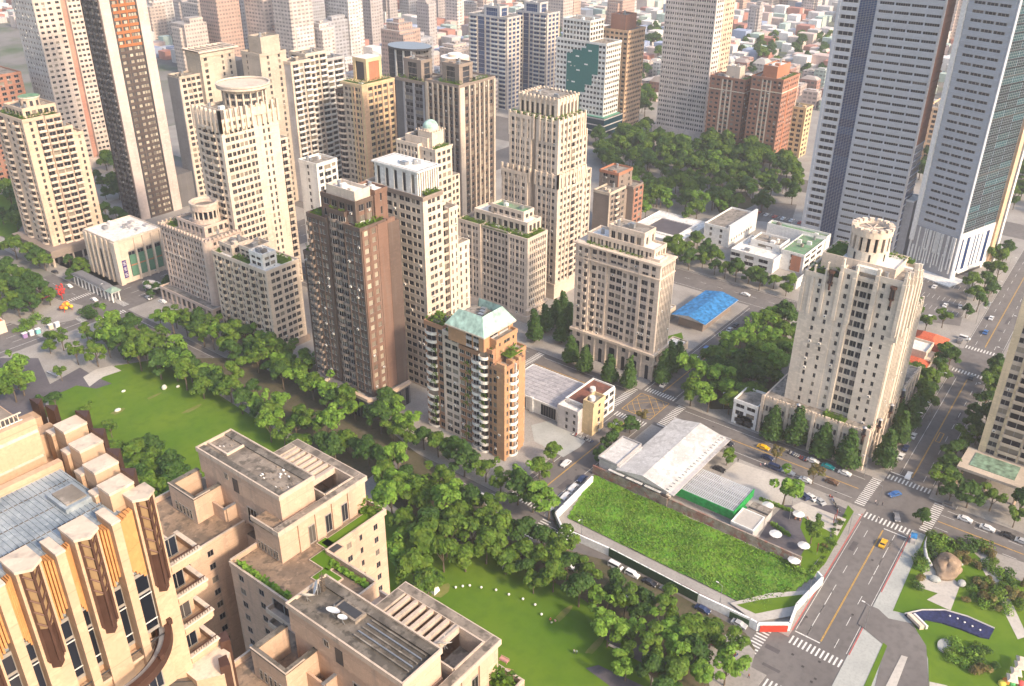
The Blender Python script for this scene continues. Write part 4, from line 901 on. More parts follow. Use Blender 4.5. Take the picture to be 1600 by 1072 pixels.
for (x, y) in ((282.4, 66.6), (282.4, 86.6)):        # bronze lanterns at the shoulders
    q = b.part('wall_lantern'); q.cyl(x-.9, y, 1.1, 66.6, 67.3, BRZ, 8); q.cyl(x-.9, y, .55, 63, 66.6, GLD, 8); q.cyl(x-.9, y, .8, 62.6, 63, BRZ, 8, r1=1.0); q.cyl(x-.9, y, .35, 60.4, 62.6, BRZ, 8)
    for k in range(6): a = k*pi/3; q.box(x-.9+.7*cos(a)-.07, y+.7*sin(a)-.07, 62.8, x-.9+.7*cos(a)+.07, y+.7*sin(a)+.07, 66.8, BRZ)
b.mass(285.6, 68, 299.6, 92, 66, 70.5, None, None, mc, par=.8, roof=RL); b.r.box(284, 72, 68.4, 287, 80, 70.2, RL)
dr = b.part('lantern_drum'); cx, cy = 292.3, 79.5
dr.cyl(cx, cy, 6.5, 70.4, 74.4, m, 32); dr.cyl(cx, cy, 5.5, 74.4, 80, GLD, 32); dr.ring(cx, cy, 5.0, 6.5, 79.2, 81.2, mc, 32); dr.cyl(cx, cy, 5.2, 80, 80.6, RC, 24)
for i in range(16):
    a = 2*pi*i/16; dr.prism([(cx+r_*cos(a+d_), cy+r_*sin(a+d_)) for r_, d_ in ((5.2, -.11), (6.3, -.11), (6.3, .11), (5.2, .11))], 74.4, 79.3, mc); q = [(cx+r_*cos(a+d_), cy+r_*sin(a+d_)) for r_, d_ in ((5.2, -.12), (6.7, -.12), (6.7, .12), (5.2, .12))]; dr.prism(q, 81.2, 82.1, mc)
    if i % 2: dr.box(cx+6.35*cos(a)-.3, cy+6.35*sin(a)-.3, 71.4, cx+6.35*cos(a)+.3, cy+6.35*sin(a)+.3, 73.8, GLD)
for i in range(4): a = pi*i/4; dr.prism([(cx+4.6*cos(a), cy+4.6*sin(a)), (cx+4.6*cos(a+.06), cy+4.6*sin(a+.06)), (cx-4.6*cos(a), cy-4.6*sin(a)), (cx-4.6*cos(a+.06), cy-4.6*sin(a+.06))], 80.4, 80.9, mc)
for q in ((284, 84, 287, 95, 64.4, 2.8), (296.5, 66, 299.6, 84, 70.2, 1.6), (287, 86, 299, 91.5, 70.4, 1.5)): b.green(q[0], q[1], q[2], q[3], q[4], q[5], 2.6)
b.w.box(300, 63.8, 0, 312, 95, 52, m); b.facade('R', 63.8, 300.4, 312, 15, 52, 'p.8 '+'w.9 p.6 '*5, wm=m, **fk); b.green(300.6, 63.6, 311.6, 66, 52.1, 1.6, 3); b.r.box(300.1, 63.9, 52, 312, 95, 52.1, RC)
b.crenel(300.4, 63.6, 312, 95, 52, m, 2.6, .8, 1.6, sides='R')
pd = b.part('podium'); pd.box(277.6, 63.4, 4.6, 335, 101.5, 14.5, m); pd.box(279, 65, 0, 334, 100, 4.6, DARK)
for i in range(9): y = 63.2+i*4.75; pd.box(277, y-.5, 0, 278.2, y+.6, 15.6, mc)
for i in range(13): x = 277.4+i*4.7; pd.box(x-.5, 62.8, 0, x+.6, 64, 15.6 if i else 16.6, mc)
pd.box(277.2, 63, 14.3, 335, 101.6, 14.9, mc); b.r.box(278, 64, 14.9, 334.6, 101, 15, RC)
for i in range(32): y = 63.4+i*1.2; pd.box(277.1, y, 14.9, 277.6, y+.55, 16, mc)
for i in range(44): x = 278+i*1.3; pd.box(x, 62.9, 14.9, x+.6, 63.4, 16, mc)
for i in range(8):
    for j in range(3):
        for z in (5.6, 9.8): b.rep('win', 277.55, 64.9+i*4.75+j*1.35-.1, z, pi/2, .85, 1, 2.2)
for i in range(12):
    for j in range(3):
        for z in (5.6, 9.8): b.rep('win', 279.3+i*4.7+j*1.3, 63.35, z, pi, .85, 1, 2.2)
b.green(278.4, 72, 282, 80, 15, 1.6, 3); b.green(281, 63.9, 300, 65, 15, .8, 2, LFD)
for x, y in ((285, 62.2), (297, 62.2), (310, 62.2), (276.6, 64.6), (276.6, 88)):
    q = b.part('wall_lantern'); q.cyl(x, y, .9, 17.4, 17.9, METAL, 10, r1=.3); q.cyl(x, y, .5, 14.6, 17.4, GLD, 8); q.cyl(x, y, .9, 14.2, 14.6, BRZ, 8); q.cyl(x, y, .3, 12, 14.2, BRZ, 8)
b.finish()
# big building at the right edge of the picture
b = Bld('apartment_building', 'yellow-cream balconied apartment block at the right edge, over a glass-roofed entrance canopy', 'apartment building', 302, 33); m = wallmat('wall_yellow_cream', (.58, .48, .33))
pt = 'p.6 '+'w1.6 p.5 b3.4 m.3 b3.4 p.5 w1.6 p1.3 '*3
b.mass(303, -34, 330, 33, 0, 66, pt, None, m, fh=3.35, bd=1.1, balm='tan', sm=W['tan'])
cn = b.part('entrance_canopy'); cn.box(288.6, 16, 6.8, 303, 36, 7.8, W['tan']); cn.box(291.6, 19, 7.8, 300.6, 33, 8.0, plain('green_glass_roof', (.20, .30, .22), .25, var=.3, sc=.6))
for x, y in ((289.4, 17), (289.4, 35), (295.5, 35), (302, 35), (289.4, 26)): cn.cyl(x, y, .5, 0, 6.8, W['warm'], 8)
b.finish()
# ================================================================ taller and farther towers
def simple(name, label, cat, x0, y0, x1, y1, z1, Lp, Rp, mat, z0=0, group=None, fin=True, cap=100, **k):
    b = Bld(name, label, cat, x0, y0, group, cap); b.mass(x0, y0, x1, y1, z0, z1, Lp, Rp, mat, **k)
    return b.finish() if fin else b
# round-topped cream tower
b = simple('apartment_tower', 'tall cream tower crowned by a round drum with a flat overhanging disc', 'apartment tower', 226.4, 335, 256.5, 353, 86, 'p.9 w1.6 p.4 b2.6 p.6 b2.6 p.4 w1.6 p.9', 's.8 w1.6 s.3 w1.2 m.3 w1.2 s.3 w1.2 m.3 w1.2 s.5 w1 m.2 w1 s1.2 s1.4 n1.8 n1.8 s2 s1', W['cream'], fin=False, fh=3.3, bd=1, balm='stone', band=(.25, .45, W['cream2'], 4))
m = W['cream']; b.crenel(225.9, 334.4, 256.5, 353, 86.5, m, 2.9, 1.1, 4.6, 1.1, sides='LR', base=5)
b.w.box(256.5, 337, 0, 262, 353, 72, m); b.facade('R', 337, 256.5, 262, 0, 72, 's1 b3 s1', wm=m, balm='stone'); b.r.box(256.5, 337, 72, 262, 353, 72.2, RC)
b.mass(230, 337.5, 254, 352, 86, 89, None, None, m, roof=RC); b.green(250, 335.6, 256, 341, 86.5, 2.8, 2.6)
dr = b.part('drum'); cx, cy = 246.2, 343
dr.cyl(cx, cy, 9.6, 86, 89.6, m, 34); dr.cyl(cx, cy, 8.6, 89.6, 96, m, 34); dr.cyl(cx, cy, 9.4, 96, 97, m, 34); dr.cyl(cx, cy, 11.6, 97, 97.9, W['stone'], 40, W['cream2']); dr.ring(cx, cy, 11.0, 11.8, 98.2, 98.8, W['stone'], 40)
for i in range(18):
    a = 2*pi*i/18
    for z in (90.2, 93.2): b.rep('win2/d', cx+8.55*cos(a), cy+8.55*sin(a), z, a-pi/2, 2.3, 1, 2.1)
    dr.box(cx+9.2*cos(a+.17)-.3, cy+9.2*sin(a+.17)-.3, 89.6, cx+9.2*cos(a+.17)+.3, cy+9.2*sin(a+.17)+.3, 96, W['stone'])
b.finish()
# tallest classical cream tower
b = Bld('apartment_tower', 'tallest ribbed cream tower with a battlemented crown and a ring of roof planting', 'apartment tower', 321, 226.5); m = W['cream2']; mc = W['cream']
k = dict(fh=3.35, dp=.6, wh=.52)
b.mass(323, 227.5, 343, 239, 8, 84, 'p1 w1.5 p.5 t2 p.5 w1.5 p.9 w1.5 p1', 'p1.2 '+'w1.4 p.6 '*3+'b2.4 p.6 '+'w1.4 p.6 '*2+'p.6', m, **k, balm='stone', bd=.8)
b.mass(325, 239, 343, 241.5, 8, 82, 's2.5', None, m, **k)
b.mass(321.9, 226.2, 343, 238, 8, 60, 'p1 w1.5 p.5 t2 p.5 w1.5 p.9 w1.5 p1', 'p1.2 '+'w1.4 p.6 '*3+'b2.4 p.6 '+'w1.4 p.6 '*2+'p.6', m, **k, balm='stone', bd=.8); b.mass(321.5, 242.5, 343, 257.5, 8, 58, 'p1 w1.5 p.9 t2 p.5 t2 p.6 w1.5 p1', None, m, **k); b.w.box(343, 227.3, 0, 350, 250, 58, m); b.facade('R', 227.3, 343, 350, 8, 58, 'p.5 w1.5 p.5 w1.5 p.5', wm=m, **k); b.crenel(321.3, 225.6, 343, 257.5, 60, mc, 3.2, .8, 1.6, .8, sides='LR', base=5)
b.mass(322.6, 241.5, 343, 254, 8, 84, 'p1 w1.5 p.9 t2 p.5 t2 p.6 w1.5 p1', None, m, **k)
b.w.box(343, 228.5, 0, 347, 252, 77, m); b.facade('R', 228.5, 343, 347, 8, 77, 'p.5 w1.5 p.5', wm=m, **k); b.w.box(321.4, 226, 0, 347.6, 255, 8, m); b.w.box(321, 225.8, 7.4, 348, 255, 8.2, mc)
b.crenel(322.4, 226.9, 343, 254, 84, mc, 3.2, .8, 2.2, .9, sides='LR', base=9); b.green(322.6, 227.2, 342.5, 229.6, 84.4, 2, 4); b.green(322.3, 229.6, 324.8, 253.5, 84.4, 2, 4)
b.mass(326, 230.4, 341, 251, 84, 92.4, 'p.9 '+'w1.4 p.7 '*7, 'p.9 '+'w1.4 p.7 '*5, mc, fh=8, dp=.8, wh=.62, sill=.16)
b.crenel(325.3, 229.8, 341, 251, 92.6, mc, 2.1, .7, 1.5, .8, sides='LRlr'); b.r.box(328, 233, 92.6, 339, 249, 93.4, RC); b.r.tube((331, 246, 93.4), (330, 246, 97), .12, METAL); b.r.tube((331, 246, 94), (338, 242, 95), .1, METAL)
b.finish()
# brown lower pair behind it
b = Bld('apartment_building', 'three-part brown brick block with stepped flat roofs, right of the ribbed cream tower', 'apartment building', 422, 246); m = W['taupe']
b.mass(400, 247, 416, 257, 0, 27, 's4', 's1 w1.4 s.5 b2 s.5 w1.4 s.6 w1.4 s.6', W['beige'], sm=m, clut=3, par=1); b.mass(422, 245, 432, 256, 0, 25, 's4', None, m, sm=m, pm=m, clut=1)
b.mass(413, 250, 427, 262, 0, 34, 's1 w1.4 s.6 w1.4 s1', 's1 n2 s2 n2 s.6', W['brick'], sm=W['taupe'], clut=3); b.facade('R', 245, 422, 432, 0, 25, 's.6 w1.3 s.6 w1.3 s.5', wm=W['redbrown'])
b.w.box(416, 249, 0, 422, 262, 24, m); b.finish()
# left-hand cream tower
b = Bld('apartment_tower', 'cream tower with bowed balconies and small round roof lantern, at the left edge', 'apartment tower', 195.7, 451); m = W['warm']
b.mass(197, 452, 207, 481, 9, 73, 'p.8 w1.2 p.5 c3 p.5 s1.6 w1.4 s1.6 p.5 c3 p.5 w1.2 p.8', 's1 n2 s.7 b2.2 p.3', m, fh=3.25, bd=1.5, balm='cream')
b.mass(207, 450.8, 215, 478, 9, 73, None, 'p.3 c3.4 m.3 c3.4 p.3', m, fh=3.25, bd=1.4, balm='cream'); b.mass(215, 451.6, 220, 478, 9, 66, None, 's.4 b2.4 s.6', m, fh=3.25, bd=1, balm='cream'); b.mass(220, 452, 225, 475, 9, 62, None, 's.7 n1.8 s.7', m, fh=3.25)
pd = b.part('podium'); pd.box(192, 446, 5, 232, 486, 9, W['taupe']); pd.box(196, 449, 0, 230, 484, 5, DARK)
for i in range(9): pd.cyl(192.8, 447+i*4.6, .5, 0, 5, W['stone'], 8)
for i in range(8): pd.cyl(193+i*5.2, 446.8, .5, 0, 5, W['stone'], 8)
b.mass(200, 456, 216, 474, 73, 77, 'p.6 '+'w1.6 p.6 '*5, 'p.6 '+'w1.6 p.6 '*5, m, fh=4); dr = b.part('lantern'); dr.cyl(207, 462, 4.6, 77, 81.5, m, 20); dr.cyl(207, 462, 5, 81.5, 82.2, W['stone'], 20, RG)
for i in range(10): a = 2*pi*i/10; b.rep('win', 207+4.6*cos(a), 462+4.6*sin(a), 78, a-pi/2, 1.4, 1, 2.6)
for q in ((197.5, 453, 200, 478, 73.4), (201, 452.3, 214, 455.5, 73.4)): b.green(*q, 2, 2.6)
b.finish()
# brown slab tower between white bands
b = Bld('apartment_tower', 'very tall dark brown tower between two pale vertical bands, copper-coloured on top', 'apartment tower', 189, 427.5); WB = wallmat('wall_pale_band', (.54, .45, .41)); m = wallmat('wall_dark_brown', (.085, .062, .055)); mo2 = wallmat('wall_copper_panels', (.34, .125, .045))
x0, y0, y1 = 206.3, 0, 0
def UVp(px, py): return gp(px, py)
bx, by = gp(221, 345); b.root.location = (bx, by, 0)
b.mass(bx, by, bx+26.5, by+17, 0, 150, 'p.3 '+'b2.6 s.5 w1.5 s.5 '*3+'p.3', None, m, fh=3.4, bd=1.1, balm='dkgrey')
b.fbox(b.w, 'R', by, bx, bx+5.6, 0, .9, 0, 151, WB); b.fbox(b.w, 'R', by, bx+20.8, bx+26.5, 0, .9, 0, 151, WB); b.fbox(b.w, 'R', by, bx+6.0, bx+6.5, 0, .6, 0, 151, DARK); b.fbox(b.w, 'R', by, bx+20.3, bx+20.8, 0, .6, 0, 151, DARK)
nf = 44
for i in range(nf):
    z = i*3.4; mm = mo2 if z > 92 else m
    b.fbox(b.w, 'R', by, bx+6.5, bx+20.3, 0, .35, z, z+1.5, mm); b.fbox(b.w, 'R', by, bx+6.5, bx+20.3, 0, .1, z+1.5, z+3.4, DARK)
    for c, ww in ((8.2, 1.8), (12.9, 1.8), (16.0, 1.2), (17.6, 1.2), (19.2, 1.2)): b.frep('win/p', 'R', by, bx+c, .12, z+1.5, ww, 1, 1.5)
    for c in (10.6, 14.7): b.fbox(b.w, 'R', by, bx+c-.5, bx+c+.3, 0, .3, z+1.5, z+3.4, mm)
b.w.box(bx+26.5, by+1, 0, bx+38, by+16, 20, W['dkgrey']); b.finish()
# pale cream twin-slab tower
bx, by = gp(112, 270); m = wallmat('wall_pale_cream', (.60, .50, .43)); pr = wallmat('wall_salmon', (.50, .26, .20))
b = Bld('apartment_tower', 'very tall pale cream tower with square windows and a salmon recess', 'apartment tower', bx, by); k = dict(fh=3.3, ds=.25, dp=.35, wh=.45)
b.mass(bx, by, bx+17, by+26, 0, 150, None, 's.6 '+'w1.3 s1 '*3+'m.6 '+'w1.5 m.5', m, **k)
b.facade('L', bx, by, by+26, 0, 150, 's.8 '+'w1 s1.6 '*7, wm=wallmat('wall_shade_grey', (.50, .47, .45)), **k)  # shade of the left face put into a greyer wall colour
b.w.box(bx+17, by+2, 0, bx+21, by+26, 150, pr); b.mass(bx+21, by, bx+36, by+26, 0, 150, None, 's.5 '+'w1.4 s.7 '*5, m, **k); b.w.box(bx-2, by-2, 0, bx+38, by+27, 6, m); b.finish()
# red-brown block at the far left
simple('apartment_building', 'red-brown brick apartment block at the far left edge', 'apartment building', gp(72, 275)[0]-40, gp(72, 275)[1], gp(72, 275)[0], gp(72, 275)[1]+30, 66, 's.6 '+'w1.2 s.8 '*24, 's1 '+'w1.4 s1 '*8, W['redbrown'], fh=3.2, clut=4)
# tan block and taller wing
b = Bld('apartment_tower', 'tan tower with blank side walls and a framed rooftop box, behind the round-topped cream tower', 'apartment tower', 296.5, 472); m = W['tan']
b.mass(297, 473, 312, 484, 0, 74, None, 's.8 w1.3 s.5 w1.3 m.4 w1.3 s.5 w1.3 s.8', m, sm=W['cream2'], par=1); b.facade('L', 297, 473, 484, 0, 74, 's8', wm=W['grey'])
b.mass(311, 470, 334, 484, 0, 84, 's8', 's1 w1.3 s5 n2 s1 n2 s1', W['beige'], par=2, clut=2); b.w.box(334, 472, 0, 345, 484, 78, W['dkgrey'])
q = b.part('roof_frame'); q.parapet(309, 468, 336, 485, 86.5, 87.4, 1, W['cream']); [q.box(309+i*4, 469, 86.6, 310+i*4, 484, 87.2, W['cream']) for i in range(7)]; b.finish()
# grey-beige slab group
for i, (x0, y0, x1, y1, h, m, lab, LP, RP) in enumerate([(322, 430, 340, 446, 88, W['tan'], 'beige slab tower with a blank upper wall, left of the blank-sided tower', 's3 s4 n2 s2', 's1 n2 s1 n2 s1'), (338, 424, 352, 434, 82, W['cream2'], 'grey-sided apartment tower with a large blank wall facing left', 's8', 'p.4 b2.2 p.4 w1.2 p.4 b2.2 p.4'),
        (352.5, 428, 368, 442, 84, W['stone'], 'pale balconied apartment tower beside the blank-sided tower', 'p.5 b2 p.5 b2 p.5', 'p.4 b2.2 p.4 w1.2 p.4 b2.2 p.4'), (374, 440, 392, 452, 76, W['pgrey'], 'grey and white apartment tower left of the planted orange-cream tower', 'p.4 b2 p.4', 'p.4 b2.2 p.4 b2.2 p.4'),
        (268, 378.0, 282, 388, 62, W['white'], 'slim white stepped apartment block beside the round-topped tower', 's1 n2 s1', 's.5 w1.2 s.4 b2 s.4 w1.2 s.5')]):
    if i == 4: x0, y0, x1, y1 = 262, 318, 274, 330
    b = simple('apartment_tower', lab, 'apartment tower', x0, y0, x1, y1, h, LP, RP, m, fin=False, sm=(W['pgrey'] if i == 1 else None), balm='white', bd=1.1, clut=3, cap=60)
    if i == 0: b.mass(x0+4, y0+3, x1-1, y1-2, h, h+8, None, None, W['tan'])
    b.finish()
# orange-cream tower with roof terrace
b = Bld('apartment_tower', 'yellow-cream tower with planted roof terrace and framed rooftop cube', 'apartment tower', 342, 372); m = W['yellow']
F = gp(579, 325); bx, by = F
b.root.location = (bx, by, 0)
b.mass(bx, by, bx+25, by+9, 0, 71, 'p.8 w1.3 s.6 w1.6 p.5 w1.3 s.9', 'p2 w1.9 p.5 w1.2 m.3 w1.6 p.6 w1.7 p.8 w1.7 p.5', m, fh=3.5, dp=.8, wh=.6, pm=W['peach'])
b.mass(bx+1.5, by+9, bx+25, by+17, 0, 70, 'w1.8 s.5 w1.2 p.6', None, W['beige'], fh=3.5); b.mass(bx+1, by+17, bx+22, by+23, 0, 66, 'c2.6 p.3', None, W['brown'], fh=3.5, bd=1.8, balm='stone')
b.w.box(bx-.8, by-.8, 71.5, bx+25.2, by+17, 72.6, m); b.green(bx+.4, by+.4, bx+24, by+2.6, 72.4, 2.4, 3); b.green(bx+.4, by+2.6, bx+3, by+16, 72.4, 2.4, 3)
w = b.w; cx0, cy0 = bx+8, by+4
for q in ((cx0, cy0, cx0+2, cy0+2), (cx0+10, cy0, cx0+12, cy0+2), (cx0, cy0+9, cx0+2, cy0+11), (cx0+10, cy0+9, cx0+12, cy0+11)): w.box(q[0], q[1], 72, q[2], q[3], 83, m)
w.box(cx0, cy0, 83, cx0+12, cy0+11, 85, m); w.box(cx0+2, cy0+.6, 72, cx0+10, cy0+10.4, 83, W['brick']); w.box(cx0+.6, cy0+2, 72, cx0+2, cy0+9, 83, DARK); b.r.box(cx0+.4, cy0+.4, 85, cx0+11.6, cy0+10.6, 85.1, RL); b.finish()
# domed building
b = Bld('apartment_building', 'cream neoclassical tower with a pale green dome, behind the white tower', 'apartment building', 287, 267.5); m = W['cream']
b.mass(287.5, 268, 298, 277, 0, 72, 's1 n2 s1 n2 s1', 's.6 w1.2 s.6 w1.2 s.6 w1.2 s.6', m, fh=3.4); b.mass(286.5, 277, 299, 290.5, 0, 73, 'p.5 '+'w1 p.5 '*6, None, m, fh=3.4, wh=.6)
b.w.box(298, 269, 0, 304, 286, 58, m); b.facade('R', 269, 298, 304, 0, 58, 's.5 w1.2 s.6 w1.2 s.5', wm=m); b.r.box(298, 269, 58, 304, 286, 58.2, RC)
b.mass(288.5, 273.5, 296.5, 287, 72, 76, None, None, m, par=.7); b.w.box(289.5, 271.5, 72, 297, 280, 79.5, m); b.crenel(289, 271, 297.4, 280.4, 79.5, m, 1.6, .5, .6, .4)
d = b.part('dome'); d.cyl(293.2, 275.7, 3.7, 79.5, 80.6, m, 24); d.dome(293.2, 275.7, 3.5, 80.6, 3.3, TEALR, 22, 7); b.green(288, 268.4, 297.4, 271, 72.6, 1.2, 3)
b.crenel(287, 267.5, 298, 290, 72.6, m, 2, .6, .7, .5, sides='LR'); b.finish()
# brown pair with white fins
b = Bld('apartment_tower', 'broad brown tower striped with pale vertical fins and a planted stepped roof', 'apartment tower', 344.8, 304); m = W['tan']; mg = W['dkgrey']
bx, by = gp(722, 385); b.root.location = (bx, by, 0)
b.mass(bx, by, bx+28, by+22, 0, 85, 'w1.6 p.5 w1.6 p.5 '*3+'p.6', 's2.2 w1.2 p.5 w1.6 p.5 '+'w1.3 p.5 '*3+'w1.8 p.7', W['taupe'], fh=3.4, dp=.9, pm=m, sm=W['brown'], clut=3)
b.facade('R', by, bx, bx+4, 0, 86, 's4', wm=W['stone'], ds=.5)
b.mass(bx+1, by+24, bx+20, by+45, 0, 83, 'p.5 w2 p.5 w2 p.5 s2', 's1 n2 s1', W['taupe'], fh=3.4, sm=mg, pm=W['grey'], clut=2); b.w.box(bx+1, by+22, 0, bx+20, by+24, 80, mg)
for q in ((4, 3, 14, 14, 85, 94, W['taupe']), (3, 28, 11, 40, 83, 93, W['taupe'])): b.mass(bx+q[0], by+q[1], bx+q[2], by+q[3], q[4], q[5], 's1 g2 s1', 's1 g2 s1', q[6], win='rib/d')
b.green(bx+.5, by+.5, bx+4, by+15, 85.4, 2, 2.5); b.green(bx+12, by+.5, bx+25, by+3, 85.4, 1.6, 2.5); b.green(bx+1.4, by+25, bx+3, by+44, 83.4, 2, 2.5); b.finish()
# white rotunda-topped tower behind it and the black-topped tower
bx, by = gp(711, 95, 86); bx -= 11; by -= 11; b = Bld('apartment_tower', 'white tower topped by a colonnaded rotunda, behind the brown striped tower', 'apartment tower', bx, by); m = W['cream']
b.mass(bx, by, bx+24, by+22, 0, 76, 'p.6 '+'w1.2 p.6 '*8, 'p.6 '+'w1.2 p.6 '*9, m, fh=3.4); dr = b.part('rotunda'); cx, cy = bx+11, by+11; dr.cyl(cx, cy, 8, 76, 78, m, 28); dr.cyl(cx, cy, 6, 78, 86, GLD, 24); dr.cyl(cx, cy, 8, 86, 88.5, m, 28, RL); dr.cyl(cx, cy, 4, 88.5, 90, m, 20, RL)
for i in range(14): a = 2*pi*i/14; dr.cyl(cx+7.2*cos(a), cy+7.2*sin(a), .7, 78, 86, m, 8)
b.finish()
bx, by = gp(640, 74, 84); bx -= 9; by -= 10; b = Bld('apartment_tower', 'dark tower with a black elliptical overhanging roof and white columns', 'apartment tower', bx, by)
b.mass(bx+1, by, bx+17, by+20, 0, 84, 'p.7 g3 p.7 g3 p.7 g3', 's1 w2 s1 w2 s1', W['dkgrey'], fh=3.6, pm=W['white'], par=0); q = b.part('overhanging_roof'); q.prism([(bx+9+11*cos(a), by+10+15*sin(a)) for a in [2*pi*i/28 for i in range(28)]], 84, 85.2, DARK, METAL); b.finish()
# grey-blue twin towers
for i, (q, lab) in enumerate([((792, 172), 'grey balconied tower with a blue glass top, left of a matching pair'), ((852, 162), 'grey balconied tower with a cream corner, right of a matching pair')]):
    bx, by = gp(*q); b = Bld('apartment_tower', lab, 'apartment tower', bx, by, 'pair of grey balconied towers'); m = W['pgrey']
    b.mass(bx, by, bx+17, by+(40 if i == 0 else 32), 0, 72, 'p.5 b2.4 p.4 b2.4 p.4 w1.4 p.5 g2.4 p.5 b2.4 p.5', 'p.5 w1.2 p.5 w1.2 p.5 w1.2 p.5', m, fh=3.4, pm=W['cream2'], balm='white', bd=1, win='win/b'); b.mass(bx+3, by+10, bx+14, by+26, 72, 79, 's.6 g3 s.6', 's.6 g2 s.6', m, win='rib/b'); b.finish()
# white and green office, peach tower
bx, by = gp(940, 212); b = Bld('office_tower', 'white gridded office tower with a stepped dark green glass panel', 'office tower', bx, by); m = W['white']; n = 0
gm = plain('green_cladding', (.02, .15, .14), .3)
b.mass(bx, by, bx+20, by+44, 14, 66, 's.4 '+'w1.5 s.6 '*14, 's.4 '+'w1.5 s.6 '*7, m, fh=3.7, wh=.5, ds=.3); b.mass(bx+2, by+16, bx+20, by+40, 66, 80, 's.4 '+'w1.5 s.6 '*8, 's.4 '+'w1.5 s.6 '*5, m, fh=3.7)
g_ = b.part('green_glass_panel')
for i, (ya, yb, za, zb) in enumerate([(6, 11, 44, 66), (11, 17, 36, 66), (17, 21, 30, 62), (21, 29, 16, 60), (29, 34, 14, 57)]): g_.box(bx-.5, by+ya, za, bx-.32, by+yb, zb, gm)
for ya, za in ((12, 60), (15, 50), (23, 55), (22, 45), (26, 36), (25, 24), (30, 50)): g_.box(bx-.6, by+ya, za, bx-.5, by+ya+3, za+1, WHT)
q = b.part('podium'); q.box(bx-4, by-4, 0, bx+22, by+46, 13.6, GLT); [q.box(bx-4.2, by-4.2, z, bx+22, by+46, z+.8, W['pgrey']) for z in (3.5, 8, 12.8)]; q.box(bx-3, by-3, 13.6, bx+20, by+44, 14.2, plain('green_deck', (.12, .3, .22), .8)); b.finish()
bx, by = gp(972, 202); b = simple('apartment_tower', 'peach gridded tower with warm lit windows, right of the white and green office', 'apartment tower', bx, by, bx+24, by+24, 72, 's.4 '+'w1.4 s.7 '*6, 's.4 '+'w1.5 s.6 '*10, W['peach'], fin=False, fh=3.5, wh=.5, ds=.3, clut=2); b.mass(bx+4, by+5, bx+19, by+18, 72, 82, None, None, W['redbrown']); b.finish()
# tall white tower
bx, by = gp(1096, 226); b = Bld('apartment_tower', 'very tall pale stone tower with paired windows on an arcaded base', 'apartment tower', bx, by); m = wallmat('wall_pale_stone', (.62, .54, .50)); k = dict(fh=3.4, ds=.3, wh=.5)
b.mass(bx, by, bx+12, by+39, 8, 128, 's.6 '+'w1 m.4 w1 s.7 '*4+'m.3 '+'w.9 m.3 '*6+'s.7 '+'w1 m.4 w1 s.7 '*4, 's1 w1.1 s.7 w1.1 s.7 w1.1 s1', m, **k); b.mass(bx+12, by+1.5, bx+32, by+39, 8, 124, None, 's1.4 w1 s1.6 w1 s.6 w1 s1.4 w1 s1 w1 s1', W['warm'], **k)
b.w.box(bx-2, by-2, 0, bx+34, by+41, 8, m); b.crenel(bx-2, by-2, bx+34, by+41, 8, m, 3, 1, 1, 1, sides='LR'); b.finish()
# pair of red-brown towers and a yellow one
for q, h, w_, d_, lab, md in (((1150, 244), 52, 14, 26, 'red-brown gridded tower with flat planted roof, left of two', W['redbrown']), ((1205, 256), 56, 27, 22, 'red-brown gridded tower with an orange side strip, right of two', W['redbrown'])):
    bx, by = gp(*q); b = Bld('apartment_tower', lab, 'apartment tower', bx, by, 'pair of red-brown towers')
    b.mass(bx, by, bx+w_, by+d_, 4, h, 's.5 w1 s.7 w1 s.7 m.5 w1 m.5 w1 m.5 s.7 w1 s.7 w1 s.5', 's.5 '+'w1 s.7 '*(w_//3)+'m.4', md, fh=3.3, wh=.5, clut=5, pm=W['cream']); b.w.box(bx-.5, by-.5, 0, bx+w_, by+d_, 4, W['dkgrey'])
    b.mass(bx+3, by+6, bx+w_-3, by+16, h, h+7, None, None, W['brick'] if w_ > 20 else W['stone'], roof=RL); b.w.box(bx-.7, by-.7, h-8.2, bx+w_, by+d_, h-7.6, W['cream']); b.green(bx+.5, by+.5, bx+w_-1, by+3, h+.4, 1.5, 1.6)
    if w_ > 20: b.fbox(b.w, 'R', by, bx+10, bx+12, 0, .5, 4, h, W['brick'])
    b.finish()
bx, by = gp(1247, 247); simple('apartment_building', 'small yellow-cream block squeezed beside the glass tower', 'apartment building', bx, by, bx+12, by+14, 34, 's.5 w1 s.6 w1 s.6 w1 s.5', 's.6 w1 s.6 w1 s.6', W['yellow'], clut=2)
bx, by = gp(1470, 268); simple('apartment_building', 'orange-cream block glimpsed between the two glass towers', 'apartment building', bx, by+2, bx+30, by+18, 40, 's.5 w1 s.6 w1 s.6 w1 s.6 w1 s.5', 's.6 w1 s.6 w1 s.6', W['peach'], clut=3)
